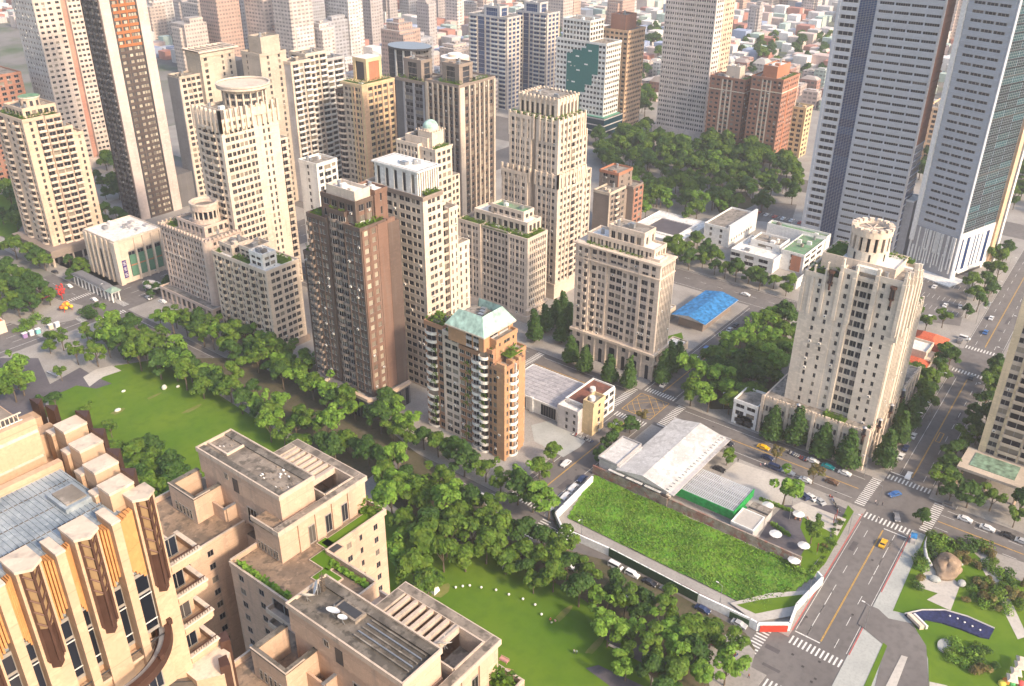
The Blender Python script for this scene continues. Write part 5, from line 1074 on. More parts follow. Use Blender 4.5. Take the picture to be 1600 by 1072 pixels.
# ---- two glass office towers
LV = wallmat('wall_silver_louvres', (.42, .445, .50), .05, .03, .5)
bx, by = gp(1391, 409); b = Bld('office_tower', 'very tall blue-grey office tower banded with louvres and a dark blue glass stripe', 'office tower', bx, by)
b.w.box(bx, by, 0, bx+15, by+50, 165, LV); nf = 43; fh = 165/nf; lv = b.part('louvre_bands')
for i in range(nf):
    z = i*fh
    b.fbox(lv, 'L', bx, by+.6, by+31, 0, .45, z, z+fh*.66, LV)
    for j in range(4): lv.box(bx-.55, by+.6, z+.25+j*fh*.155, bx-.45, by+31, z+.31+j*fh*.155, METAL)
    for c in (4.4, 11.8, 19.2, 26.6): b.frep('rib/d', 'L', bx, by+c, 0, z+fh*.66, 6.6, 1, fh*.34)
    b.frep('rib/b', 'L', bx, by+35.4, 0, z, 8.0, 1, fh); 
    for j in range(5): lv.box(bx-.35, by+31.4, z+j*fh/5, bx-.12, by+39.4, z+.1+j*fh/5, METAL)
    b.fbox(lv, 'L', bx, by+39.6, by+48.6, 0, .4, z, z+fh*.5, LV); b.frep('win2/d', 'L', bx, by+44, 0, z+fh*.5, 7.6, 1, fh*.5)
    b.frep('rib/'+('b' if z < 60 else 'd'), 'R', by, bx+7.5, 0, z, 14, 1, fh-.5)
    b.fbox(lv, 'R', by, bx, bx+15, 0, .35, z+fh-.5, z+fh, (LV if z < 60 else W['redbrown']))
    if z >= 60: b.fbox(lv, 'R', by, bx, bx+15, 0, .1, z, z+fh-.5, W['redbrown'])
b.fbox(b.w, 'L', bx, by-.3, by+.6, 0, .6, 0, 165, W['pgrey']); b.fbox(b.w, 'L', bx, by+48.6, by+50, 0, .6, 0, 165, LV); b.finish()
bx, by = gp(1482, 437); b = Bld('office_tower', 'very tall grey office tower with white corner fin, teal glass side and striped white base', 'office tower', bx, by)
b.w.box(bx, by, 0, bx+34, by+25, 165, LV); lv = b.part('louvre_bands'); z0 = 23; nf = 37; fh = (165-z0)/nf
for i in range(nf):
    z = z0+i*fh
    b.fbox(lv, 'L', bx, by+.6, by+22.6, 0, .45, z, z+fh*.64, LV)
    for j in range(3): lv.box(bx-.55, by+.6, z+.3+j*fh*.2, bx-.45, by+22.6, z+.36+j*fh*.2, METAL)
    for c in (5.4, 11.4, 17.4): b.frep('win2/d', 'L', bx, by+c, 0, z+fh*.64, 5.4, 1, fh*.36)
    for c in (5.2, 13.9, 22.6): b.frep('rib/t', 'R', by, bx+c+.8, 0, z, 8.4, 1, fh*.82)
    b.fbox(lv, 'R', by, bx+1.6, bx+27.4, 0, .3, z+fh*.82, z+fh, GLD)
    for j in range(3): b.fbox(lv, 'R', by, bx+1.6, bx+27.4, .3, .42, z+j*fh/3, z+.1+j*fh/3, METAL)
b.fbox(b.w, 'L', bx, by+22.8, by+25, 0, 1.2, 14, 168, WHT); b.fbox(b.w, 'R', by, bx-.3, bx+1.4, 0, .6, 0, 165, LV); b.fbox(b.w, 'R', by, bx+28, bx+31, 0, 1.5, 0, 168, W['peach']); b.fbox(b.w, 'R', by, bx+33, bx+34.5, 0, 1.5, 0, 168, WHT); b.fbox(b.w, 'R', by, bx+31, bx+33, 0, .3, 0, 168, DARK)
q = b.part('striped_base'); r2 = random.Random(4)
b.fbox(q, 'L', bx, by, by+25, 0, .4, 0, 22, W['grey'])
for i in range(15):
    y = by+.8+i*1.62+r2.uniform(-.3, .3); zz = r2.choice([0, 9]); b.fbox(q, 'L', bx, y, y+r2.uniform(.35, .8), .4, .9, 3+zz*.2, r2.choice([12, 22, 22]), WHT)
    y += .7; b.fbox(q, 'L', bx, y, y+.4, .4, .9, 11, 22, WHT) if r2.random() < .4 else None
b.fbox(q, 'R', by, bx, bx+28, 0, .5, 0, 24, WHT)
for x, ww in ((2.6, 1.2), (6.6, 2.4), (12.6, .8), (15, .9), (18.4, .7), (22, 2.4)): b.fbox(q, 'R', by, bx+x, bx+x+ww, .5, .58, 4, 21, GLB)
b.fbox(q, 'R', by, bx+4, bx+24, .5, 1.6, 2.6, 3.2, WHT); b.fbox(q, 'R', by, bx+4, bx+24, .5, .6, .2, 2.6, DARK); q.box(bx-8, by-6, 0, bx+4, by+24, .6, WHT)
b.finish(); b.root.rotation_euler[2] = radians(-17); b.root.scale = (1.12, 1, 1)
bx, by = gp(1408, 408); t = Bld('service_block', 'plain pale grey slab block standing between the two glass towers', 'building', bx, by); t.w.box(bx, by, 0, bx+12, by+9, 32, W['pgrey']); t.r.parapet(bx, by, bx+12, by+9, 32, 33, .4, WHT); t.r.box(bx+.5, by+.5, 32, bx+11.5, by+8.5, 32.2, RL); t.finish()
# ================================================================ low buildings
def low(name, label, cat, x0, y0, x1, y1, h, mat, roof=RL, L=None, R=None, par=.7, fin=True, **k):
    b = Bld(name, label, cat, x0, y0); b.mass(x0, y0, x1, y1, 0, h, L, R, mat, par=par, roof=roof, **k)
    return b.finish() if fin else b
# banquet-hall like cream building with a bright flat roof
b = low('exhibition_hall', 'cream neoclassical hall with tall green windows and a bright white flat roof', 'hall', 203, 401, 228, 428, 22, W['cream'], RL, 'p2 w2 p1 w2 p1 w3 p1 w2 p1 w2 p2', 'p1 s3 s1 w3.4 p.8 w3.4 p.8 w3.4 p.8 w3.4 p1.6', fin=False, fh=20, wh=.62, sill=.1, dp=1.2, win='win/d', cor=W['stone'])
q = b.part('green_windows'); gmw = plain('green_window_glass', (.10, .22, .15), .3)
for i in range(4): x = 208.9+i*4.5; q.box(x, 400.6, 2.5, x+3.4, 400.75, 13.5, gmw); q.box(x, 400.5, 8, x+3.4, 400.62, 8.6, W['brick'])
sg = b.part('banner_sign'); pm_ = plain('purple_banner', (.07, .03, .19), .6); sg.box(203.9, 399.4, 3.5, 206, 399.6, 12.5, pm_)
for i in range(3):
    z = 10-i*2.9; 
    for (a, c, e, f) in ((.3, 1.8, 0, .2), (.3, 1.8, .8, 1.0), (.3, 1.8, 1.6, 1.8), (.95, 1.15, 0, 1.8), (.3, .5, .8, 1.8), (1.6, 1.8, 0, 1.0)): sg.box(203.9+a, 399.3, z+e, 203.9+c, 399.4, z+f, WHT)
for i in range(14): (lambda x_, y_: b.part('rooftop_equipment').box(x_, y_, 22.1, x_+2.2, y_+3, 23.2, W['pgrey']))(213+rnd.uniform(0, 11), 404+rnd.uniform(0, 20)) if i < 5 else b.w.box(202.3, 402.5+(i-5)*2.9, 21.2, 202.9, 403.4+(i-5)*2.9, 22.4, W['stone'])
b.finish()
# colonnade along the side street
t = Bld('colonnade', 'white columned street arcade with a grey tiled roof, in front of the neoclassical hall', 'arcade', 190, 386)
for i in range(11): y = 385.8+i*3.4; t.part('column').cyl(188.8, y, .35, 0, 5, WHT, 8); t.part('column').cyl(192.2, y, .35, 0, 5, WHT, 8)
t.r.box(188.2, 384.8, 5, 192.8, 421, 5.5, WHT); t.r.prism([(188, 390), (193, 390), (193, 421), (188, 421)], 5.5, 6.6, plain('grey_tiles', (.16, .16, .17), .8), scale=.8); t.r.prism([(187.6, 384.4), (193.4, 384.4), (193.4, 389.6), (187.6, 389.6)], 5.5, 7.2, plain('green_tiles', (.22, .30, .25), .7), scale=.2); t.finish()
t = empty('entrance_canopy', 207.5, 382, 0, 0, 'grey rounded canopy with an oval opening beside the corner block', 'canopy'); f = MB(); f.ring(0, 0, 1.8, 4.2, 3.4, 4.2, W['pgrey'], 20); [f.cyl(3.4*cos(a), 3.4*sin(a), .2, 0, 3.4, METAL, 8) for a in (.6, 2.2, 3.8, 5.4)]; o = f.build('canopy', t, rel=False); o.scale = (.8, 1.5, 1)
# warehouse, brown-roofed house
b = low('warehouse', 'long low warehouse with a pale grey sheet roof beside the brown-roofed house', 'warehouse', 236.5, 161, 257, 190, 6, WHT, roofmat('roof_sheet_grey', (.36, .35, .38), (.44, .43, .46), (.26, .26, .29), .6), 's1.5 g4 s4 g6 s1', None, fin=False, par=.3, fh=6)
for i in range(9): b.r.box(237+i*2.3, 161.4, 6.12, 237.1+i*2.3, 189.6, 6.2, METAL)
b.w.box(235.6, 174, 0, 236.4, 175.5, 6.6, WHT); b.w.ring(236, 182, 6, 6.8, 0, 3, WHT, 12, radians(150), radians(210)); b.finish()
b = Bld('house', 'three-storey house with a red-brown flat roof and a yellow stair tower, at the crossing', 'house', 236, 148)
b.mass(238, 151, 256.5, 160.8, 0, 10, None, None, WHT, roof=roofmat('roof_redbrown', (.17, .07, .05), (.22, .09, .065), (.12, .06, .05)), par=.8)
b.facade('R', 151, 244, 256.5, 0, 10, 's.5 w2 s.6 w2 s.6 w2 s.5', wm=WHT); b.mass(234, 152, 238, 161, 0, 9, 's1 w1 s2 w1 s3', None, W['pgrey'], roof=RL)
b.mass(236.5, 147.8, 244, 152, 0, 13, None, 's1 n2 s.6', W['yellow'], roof=RC); b.part('water_tank').cyl(239.5, 150, 1.1, 13.1, 14.6, WHT, 14); b.part('water_tank').cyl(249, 156, 1.1, 10.1, 11.8, WHT, 14)
b.finish()
# white-roofed halls
WR = roofmat('roof_white_sheet', (.52, .51, .50), (.62, .61, .60), (.42, .41, .40), .5)
b = Bld('workshop_hall', 'large low hall with a white gabled sheet roof and grey eaves', 'hall', 237, 106); G_ = W['pgrey']
b.w.box(219, 107, 0, 256.5, 125, 5.6, G_)
def gable(mb, x0, x1, y0, y1, z, h, mat, th=.25):
    ym = (y0+y1)/2
    for ya, yb, za, zb in ((y0, ym, z, z+h), (ym, y1, z+h, z)): mb.poly([(x0, ya, za), (x1, ya, za), (x1, yb, zb), (x0, yb, zb)], mat)
    for x in (x0, x1): mb.poly([(x, y0, z), (x, ym, z+h), (x, y1, z)], G_); 
    mb.box(x0, y0, z-th, x1, y0+.3, z, G_); mb.box(x0, y1-.3, z-th, x1, y1, z, G_)
gable(b.r, 217.5, 257.6, 105, 125.6, 6, 2.2, WR); b.r.box(217.2, 103.4, 5.6, 258, 105.1, 5.9, G_); b.r.box(257.6, 103.4, 5.6, 258.6, 126, 5.9, G_)
for i in range(20): b.r.box(218+i*2, 105.5, 7.0+.0, 218.07+i*2, 106.6, 6.5, WR)
b.w.box(219, 125, 0, 234, 133, 6.4, G_); b.r.parapet(218.6, 125.7, 234.4, 133.4, 6.4, 7.4, .35, W['grey']); b.r.box(219, 126, 6.4, 234, 133, 6.9, WR)
for i in range(3): b.r.box(216.4+.2, 108+i*7, 5.0, 217.6, 114+i*7, 5.2, WR)
b.rep('win2', 218.9, 110, 1, pi/2, 4, 1, 2.4); b.rep('win2', 218.9, 119, 1, pi/2, 4, 1, 2.4); b.w.box(217.2, 105.5, 0, 218.9, 108, 3.6, W['taupe'])
b.finish()
t = Bld('greenhouse_frame', 'open steel-framed shed of parallel rafters wrapped in green netting', 'frame shed', 230, 95); NET = plain('green_netting', (.02, .30, .07), .7, var=.2, sc=.8)
f = t.part('frame')
RAFT = plain('pale_steel', (.52, .55, .60), .4)
for i in range(31): y = 85.4+i*.66; f.box(223.5, y, 4.6, 237.8, y+.24, 4.75, RAFT)
for i in range(5): x = 224+i*3.4; f.box(x, 85.4, 4.3, x+.15, 105.6, 4.58, WHT); [f.cyl(x, y, .09, 0, 4.4, METAL, 6) for y in (85.6, 92, 98.6, 105.4)]
for x in (224.9, 228.4, 231.7, 235.2): [f.tube((x, 86+i*4.8, 4.3), (x+1.2, 88+i*4.8, 3.4), .04, METAL) for i in range(4)]
n_ = t.part('netting'); n_.box(222.9, 85, 1.8, 223.2, 106, 4.9, NET); n_.box(223.2, 84.9, 2.2, 238, 85.15, 5.0, NET); n_.box(223.2, 83.4, 3.2, 230, 84.9, 3.4, NET)
t.part('floor').box(224, 86, .2, 238, 105, .3, M_PAVE); t.finish()
b = low('shed', 'small flat grey shed with a white-rimmed roof beside the green netting', 'shed', 219, 76.4, 227.5, 84, 4, W['pgrey'], M_PLAZA, None, None, fin=False, par=.4, cor=WHT); b.w.box(228, 76.4, 0, 233.6, 83, 3.4, W['pgrey']); b.r.box(228, 76.4, 3.4, 233.6, 83, 3.6, RC); b.r.box(229.5, 76.4, 3.6, 230.1, 83, 3.9, DARK); b.finish()
# brick wall between lot and halls
def wall(name, label, cat, pts, h, t_, mat, cap=None, z=0):
    o = empty(name, pts[0][0], pts[0][1], 0, 0, label, cat); b = MB()
    for (x0, y0), (x1, y1) in zip(pts, pts[1:]):
        d = hypot(x1-x0, y1-y0); nx, ny = -(y1-y0)/d*t_/2, (x1-x0)/d*t_/2; ex, ey = (x1-x0)/d*t_*.3, (y1-y0)/d*t_*.3
        b.prism([(x0-nx-ex, y0-ny-ey), (x1-nx+ex, y1-ny+ey), (x1+nx+ex, y1+ny+ey), (x0+nx-ex, y0+ny-ey)], z, z+h, mat, cap or mat)
    b.build('panel', o); return o
BRW = roofmat('old_brick_wall', (.22, .17, .14), (.36, .31, .27), (.30, .13, .10))
wall('brick_wall', 'old stained brick wall along the upper edge of the grassy lot', 'wall', [(217.8, 134.5), (217.9, 60.4)], 3.6, .5, BRW)
FEN = plain('white_fence_panel', (.78, .79, .79), .5); HEDG = plain('artificial_hedge', (.03, .075, .03), .9, var=.4, sc=6)
LOT = [gp(*q, 0) for q in [(925, 755), (880, 800), (868, 812), (878, 835), (952, 868), (1090, 940), (1170, 978), (1182, 985), (1232, 985), (1243, 955), (1283, 913), (1276, 905)]]
o = wall('site_fence', 'white panel fence round the grassy lot, hung with green hedge panels and one red panel', 'fence', LOT, 2.9, .55, FEN)
h = MB()
def fencepatch(px0, px1, mat, mb, zz=(.15, 2.3)):
    (x0, y0), (x1, y1) = gp(*px0), gp(*px1); d = hypot(x1-x0, y1-y0); nx, ny = (y1-y0)/d, -(x1-x0)/d
    if nx > 0 and abs(nx) > abs(ny): nx, ny = -nx, -ny
    mb.prism([(x0+nx*.29, y0+ny*.29), (x1+nx*.29, y1+ny*.29), (x1+nx*.5, y1+ny*.5), (x0+nx*.5, y0+ny*.5)], zz[0], zz[1], mat)
for a, c in (((952, 868), (1090, 940)),): fencepatch(a, c, HEDG, h, (.15, 3.1))
fencepatch((1140, 964), (1170, 978), HEDG, h); h.build('hedge_panel', o)
h = MB(); fencepatch((1186, 986), (1229, 986), plain('red_panel', (.50, .05, .03), .6), h); h.build('red_panel', o)
h = MB(); x0, y0 = gp(868, 812); h.prism([gp(866, 800), gp(878, 833), gp(874, 836), gp(862, 802)], .15, 1.2, HEDG); h.build('hedge_panel', o)
h = MB(); (x0, y0), (x1, y1) = gp(952, 868), gp(1090, 940)
for i in range(12): f = i/11; h.box(x0+(x1-x0)*f-.06, y0+(y1-y0)*f-.06, 0, x0+(x1-x0)*f+.06, y0+(y1-y0)*f+.06, 3.3, METAL)
h.build('post', o); tag(kids(o)[-1] if kids(o) else o)
# white low buildings beyond the cross street
b = low('courtyard_building', 'long low white building enclosing a dark court, below the wood', 'building', 412, 210, 450, 243, 4.2, WHT, RL, fin=False); b.r.box(420, 216, 4.4, 440, 236, 4.42, M_DARKP); b.r.parapet(418, 214, 442, 238, 4.3, 5, 2, RL); b.finish()
b = low('gallery_building', 'white wedge-shaped building with a tall slanting side wall', 'building', 434, 192, 466, 206, 10, WHT, RC, 's1 n2 s1 n2 s1', None, fin=False, par=1); b.w.box(433.5, 190.8, 0, 468, 192, 12.5, WHT)
for i in range(9): b.rep('win', 437+i*3, 190.78, 3, pi, .8, 1, 1.4)
b.finish()
b = low('mall_building', 'white mall block with green roof plant and a red corner panel', 'building', 425, 146, 452, 158, 10, WHT, RG, 's1 n2 s1', 's.6 w2 s.6 w2 s.6 w2 s1', fin=False, clut=4); b.mass(452, 145, 458, 178, 0, 11, None, None, WHT, roof=RG, clut=4); b.mass(416, 158, 440, 181, 0, 7, 's1 w2 s1 w2 s1 w2', 's1', WHT, roof=RL, clut=4); b.mass(428, 160, 440, 176, 7, 10, 's1 w2 s1', None, WHT, roof=RC, clut=3)
b.w.box(424.3, 147, 1, 424.9, 152, 9, W['brick']); b.w.box(405, 140.5, 0, 459, 141.6, 4.5, WHT); b.finish()
BLUE = plain('blue_sheet_roof', (.04, .21, .48), .6, var=.3, sc=.6)
b = Bld('market_shed', 'open shed with a bright blue corrugated roof beside the ornate cream block', 'shed', 340, 160); b.w.box(336, 155, 0, 364, 167, 4, W['taupe']); gable(b.r, 334, 367, 153, 170, 5, 1.8, BLUE)
for i in range(30): b.r.box(334.5+i*1.1, 153.2, 5.0, 334.58+i*1.1, 153.6, 5.2, BLUE)
b.finish()
for i, (x0, y0, x1, y1, h_, lab) in enumerate([(322, 172, 342, 180, 5, 'cream shed with a pale roof behind the blue-roofed shed'), (308, 152.5, 318, 160, 3.2, 'grey-roofed lean-to at the street corner below the blue roof')]): low('shed', lab, 'shed', x0, y0, x1, y1, h_, W['beige'], RL)
RED = plain('red_roof_tiles', (.50, .11, .05), .7, var=.15, sc=1.5)
b = Bld('house', 'cream house with red tiled roofs by the avenue trees', 'house', 352, 68); b.w.box(353, 66, 0, 386, 78, 5, W['cream']); b.mass(361, 68, 372, 77, 5, 8, None, 's1 n2 s1', W['cream'], roof=RL)
b.r.prism([(372, 64.5), (388, 64.5), (388, 79.5), (372, 79.5)], 5, 8, RED, scale=.35); b.r.prism([(351.5, 65), (362, 65), (362, 78), (351.5, 78)], 5, 7, RED, scale=.4); b.finish()
b = low('pavilion', 'yellow timber stall under trees left of the podium arcade', 'stall', *gp(1150, 640), *[c+6 for c in gp(1150, 640)], 3, plain('yellow_wood', (.55, .38, .06), .7), RL)
low('pavilion', 'small stall with a pale green awning beside the podium', 'stall', *gp(1180, 622), *[c+5 for c in gp(1180, 622)], 4, W['grey'], plain('awning_green', (.35, .45, .42), .6))
b = low('gate_building', 'white two-storey annex left of the buttressed cream tower with a dark entrance', 'annex', 277.5, 102.4, 288, 112, 9.5, WHT, RC, 's.6 w2 s.6 w2 s.6', None, fin=False, par=1); b.w.box(277.2, 104, 0, 277.5, 110, 4.6, DARK); b.finish()

# ================================================================ far city
FC = bpy.data.materials.new('far_facade'); FC.use_nodes = True; t = FC.node_tree; bs = t.nodes['Principled BSDF']; bs.inputs['Roughness'].default_value = .8
g = N(t, 'ShaderNodeNewGeometry'); sp = N(t, 'ShaderNodeSeparateXYZ'); t.links.new(g.outputs['Position'], sp.inputs[0]); oi = N(t, 'ShaderNodeObjectInfo'); sn = N(t, 'ShaderNodeSeparateXYZ'); t.links.new(g.outputs['Normal'], sn.inputs[0])
def M_(op, a, b_=None, c=None):
    n = N(t, 'ShaderNodeMath', operation=op)
    for i, v in enumerate((a, b_, c)):
        if v is None: continue
        if isinstance(v, (int, float)): n.inputs[i].default_value = v
        else: t.links.new(v, n.inputs[i])
    return n.outputs[0]
s_ = M_('ADD', sp.outputs[0], sp.outputs[1]); pw = M_('ADD', 2.6, M_('MULTIPLY', oi.outputs['Random'], 2.2))
fx = M_('FRACT', M_('DIVIDE', s_, pw)); fz = M_('FRACT', M_('DIVIDE', sp.outputs[2], 3.5))
mk1 = M_('MULTIPLY', M_('GREATER_THAN', fx, .34), M_('MULTIPLY', M_('GREATER_THAN', fz, .38), M_('LESS_THAN', fz, .86))); mk1 = M_('MULTIPLY', mk1, M_('LESS_THAN', M_('ABSOLUTE', sn.outputs[2]), .5))
wnz = N(t, 'ShaderNodeTexWhiteNoise', noise_dimensions='2D'); cb_ = N(t, 'ShaderNodeCombineXYZ'); t.links.new(M_('FLOOR', M_('DIVIDE', s_, pw)), cb_.inputs[0]); t.links.new(M_('FLOOR', M_('DIVIDE', sp.outputs[2], 3.5)), cb_.inputs[1]); t.links.new(cb_.outputs[0], wnz.inputs['Vector']); mk1 = M_('MULTIPLY', mk1, M_('ADD', .55, M_('MULTIPLY', wnz.outputs[0], .45)))
c = mixc(t, oi.outputs['Color'], (.05, .055, .07), M_('MULTIPLY', mk1, .85))
rf = mixc(t, (.30, .29, .28), (.50, .47, .45), oi.outputs['Random']); c = mixc(t, c, rf, M_('MULTIPLY', M_('GREATER_THAN', sn.outputs[2], .5), .8)); c = mixc(t, c, (.2, .18, .16), rng(t, noise(t, .15, 3), 0, .5))
t.links.new(c, bs.inputs['Base Color'])
r4 = random.Random(11); PAL = [(.62, .50, .44), (.55, .46, .42), (.68, .60, .56), (.45, .40, .40), (.60, .42, .34), (.50, .33, .27), (.66, .62, .60), (.40, .40, .44), (.58, .50, .46)]
unitb = {}
def farunit(k):
    if k in unitb: return unitb[k]
    b = MB(); b.box(-.5, -.5, 0, .5, .5, 1, FC)
    if k == 1: b.box(-.3, -.35, 1, .25, .3, 1.07, FC); b.box(.3, -.4, 1, .42, -.1, 1.05, FC)
    if k == 2: b.box(-.5, -.7, 0, .1, -.5, .96, FC); b.box(-.35, -.3, 1, .3, .35, 1.09, FC); b.box(-.15, -.1, 1.09, .1, .2, 1.14, FC)
    if k == 3: b.box(-.62, -.3, 0, -.5, .3, .93, FC); b.box(-.2, -.45, 1, .4, 0, 1.1, FC)
    if k == 4: b.prism([(-.5, -.5), (.5, -.5), (.5, .5), (-.5, .5)], 1, 1.3, FC, scale=.5)
    unitb[k] = b.mesh('far_building'); return unitb[k]
def far(name, x, y, w_, d_, h_, col, lab, cat, grp=None, k=1):
    o = bpy.data.objects.new(name, farunit(k)); C.objects.link(o); o.location = (x, y, 0); o.scale = (w_, d_, h_); o.color = (*col, 1); tag(o, lab, cat, grp); return o
FT = [((352, 110), 92, 26, 26, 5, 'pale cream ribbed skyscraper far behind the framed tan block, left one'), ((418, 108), 92, 26, 24, 0, 'pale cream ribbed skyscraper far behind the framed tan block, right one'), ((300, 118), 46, 24, 22, 1, 'tan mid-rise between the brown tower and the cream skyscrapers'), ((470, 118), 44, 20, 22, 6, 'pale mid-rise above the grey slab group'), ((505, 112), 40, 18, 16, 2, 'cream mid-rise left of the white gridded tower'), ((330, 70), 60, 20, 20, 7, 'blue-grey slab glimpsed beyond the tan mid-rise'), ((268, 40), 110, 18, 20, 7, 'blue-glass-striped slab far behind the brown tower'), ((545, 92), 78, 24, 24, 6, 'white gridded tower with dark square windows above the planted terrace tower'), ((250, 60), 80, 26, 22, 6, 'pale far tower just right of the brown tower top'),
      ((455, 40), 60, 22, 18, 2, 'cream far tower above the grey slabs'), ((580, 45), 55, 16, 16, 2, 'pinkish far tower right of the white gridded tower'), ((610, 38), 50, 14, 18, 3, 'grey far tower above the black-roofed tower'), ((640, 36), 52, 16, 16, 7, 'blue-grey far tower above the rotunda'), ((712, 48), 62, 16, 16, 2, 'cream far tower left of the grey-blue pair'), ((760, 40), 45, 14, 14, 0, 'low cream tower far behind the grey-blue pair'),
      ((895, 40), 48, 16, 16, 4, 'small brownish far tower above the green office'), ((975, 45), 52, 26, 20, 6, 'broad white far slab right of the peach tower'), ((1180, 68), 40, 10, 12, 3, 'lone grey tower among the low houses'), ((1205, 15), 42, 24, 18, 1, 'greyish far slab near the top edge'), ((1235, 14), 46, 18, 14, 4, 'brownish far slab near the top edge'), ((1275, 22), 60, 16, 22, 2, 'pale far tower left of the first glass tower'), ((1160, 14), 36, 24, 16, 4, 'low brown slab far off near the top edge'),
      ((440, 110), 38, 16, 18, 5, 'red-brown block with a teal cap behind the grey slabs'), ((1490, 70), 75, 22, 22, 0, 'cream tower glimpsed between the glass towers'), ((1600, 110), 60, 20, 20, 0, 'cream tower glimpsed right of the teal glass side')]
for i, (q, h_, w_, d_, c_, lab) in enumerate(FT): x, y = gp(*q); far('far_tower', x+w_/2, y+d_/2, w_, d_, h_, PAL[c_], lab, 'tower block', 'towers far behind', [1, 2, 3][i % 3])
# scattered towers and houses of the distant city
taken = [(q, 0) for q in ()]
def onscreen(x, y, z=0, m=40):
    v = np.array([x, y, z-CH]); c_ = v@_f
    if c_ < 10: return None
    px = 800+FPX*(v@_rt)/c_; py = 536+FPX*(v@_dn)/c_
    return (px, py) if -m < px < 1600+m and -m*3 < py < 1072+m else None
cnt = 0; pts = []
for i in range(900):
    x, y = r4.uniform(560, 1900), r4.uniform(60, 1700); s = onscreen(x, y)
    if not s or s[1] < -40 or s[1] > 215 or hypot(x, y) < 720: continue
    if any(abs(x-a) < 29 and abs(y-c_) < 29 for a, c_ in pts): continue
    left = s[0] < 700
    if r4.random() > (.95 if left else .30): continue
    if 930 < s[0] < 1260 and s[1] > 110: continue
    if cnt >= 105: break
    pts.append((x, y)); cnt += 1; h_ = r4.uniform(30, 75) if left else r4.uniform(18, 42)
    far('far_tower', x, y, r4.uniform(14, 30), r4.uniform(14, 30), h_, r4.choice(PAL), 'distant apartment block in the hazy city %s' % ('behind the left-hand towers' if left else 'beyond the wood and the tall white tower'), 'tower block', 'distant apartment blocks '+('left' if left else 'right'), r4.choice([1, 2, 3]))
cand = []
ROOFC = [(.62, .58, .56), (.5, .47, .46), (.42, .2, .16), (.55, .42, .38), (.7, .68, .67), (.3, .36, .5), (.6, .5, .45), (.45, .55, .5)]
for gx in range(0, 120):
    for gy in range(0, 120):
        x, y = 520+gx*15+r4.uniform(-4, 4), 20+gy*15+r4.uniform(-4, 4)
        s = onscreen(x, y)
        if not s or s[1] < -20 or hypot(x, y) < 800 or gx % 5 == 0 or gy % 6 == 0: continue
        if any(abs(x-a) < 24 and abs(y-c_) < 24 for a, c_ in pts) or r4.random() < .22: continue
        if 820 < s[0] < 1260 and s[1] > 190: continue
        cand.append((hypot(x, y), x, y))
cand.sort(); HB = {}
for i, (d_, x, y) in enumerate(cand):
    w_, l_, h_ = r4.uniform(8, 16), r4.uniform(8, 18), r4.uniform(5, 15); col = r4.choice(ROOFC)
    if i < 230: far('far_house', x, y, w_, l_, h_, col, 'low house in the dense district behind the towers', 'house', 'low houses of the distant district', r4.choice([0, 1, 1, 4]))
    else:
        k = ROOFC.index(col); HB.setdefault(k, MB()).box(x-w_/2, y-l_/2, 0, x+w_/2, y+l_/2, h_, FC)
allb = MB()
for k, mb in HB.items():
    m_ = wallmat('far_house_%d' % k, ROOFC[k]); n0 = len(allb.v); allb.v += mb.v; allb.f += [tuple(q+n0 for q in f) for f in mb.f]; allb.m += [allb.mi(m_)]*len(mb.f)
if allb.f: tag(allb.build('distant_houses'), 'dense mass of tiny houses filling the far city up to the horizon', 'houses', None, 'stuff')
# ================================================================ trees
def crownmesh(name, kind, seed, mat, n=900):
    r = random.Random(seed); b = MB(); nr = np.random.RandomState(seed)
    if kind == 'broad': lobes = [(q_*cos(a_), q_*sin(a_), 7.4-.33*q_*q_+r.uniform(-1.2, .5), r.uniform(.8, 1.5), r.uniform(.6, 1.05)) for q_, a_ in [(r.uniform(.3, 3.1), r.uniform(0, 6.28)) for _ in range(17)]]+[(0, 0, 6.4, 1.8, 1.3)]
    elif kind == 'cone': lobes = [(r.uniform(-.3, .3), r.uniform(-.3, .3), 2.4+i*1.15, 2.9*(1-i/8.6)**.7, 1.2) for i in range(8)]
    elif kind == 'open': lobes = [(r.uniform(-2.8, 2.8), r.uniform(-2.8, 2.8), r.uniform(5, 8.4), r.uniform(.9, 1.5), r.uniform(.7, 1.1)) for _ in range(11)]
    else: lobes = [(r.uniform(-.8, .8), r.uniform(-.8, .8), r.uniform(.5, 1.2), r.uniform(.6, 1.0), r.uniform(.4, .8)) for _ in range(4)]
    tot = sum(l[3]**2 for l in lobes)
    for (lx, ly, lz, lr, lh) in lobes:
        for k in range(int(n*lr*lr/tot)):
            d = nr.normal(size=3); d /= np.linalg.norm(d)
            if d[2] < -.5 and r.random() < .7: d[2] = -d[2]
            q = r.uniform(.72, 1.08); p = np.array([lx+d[0]*lr*q, ly+d[1]*lr*q, lz+d[2]*lh*q])
            nn = d+nr.normal(size=3)*.35+np.array([0, 0, .7]); nn /= np.linalg.norm(nn)
            u = np.cross(nn, nr.normal(size=3)); u /= np.linalg.norm(u); v = np.cross(nn, u); s = r.uniform(.26, .58)*(1 if kind != 'bush' else .45)
            b.poly([p+u*s, p+v*s*.7+nn*s*.15, p-u*s, p-v*s*.7+nn*s*.1], mat)
        if kind in ('broad', 'cone'): b.ball(lx, ly, lz-.1, lr*.62, lr*.62, lh*.6, mat, 8, 5)
    return b.mesh(name), lobes
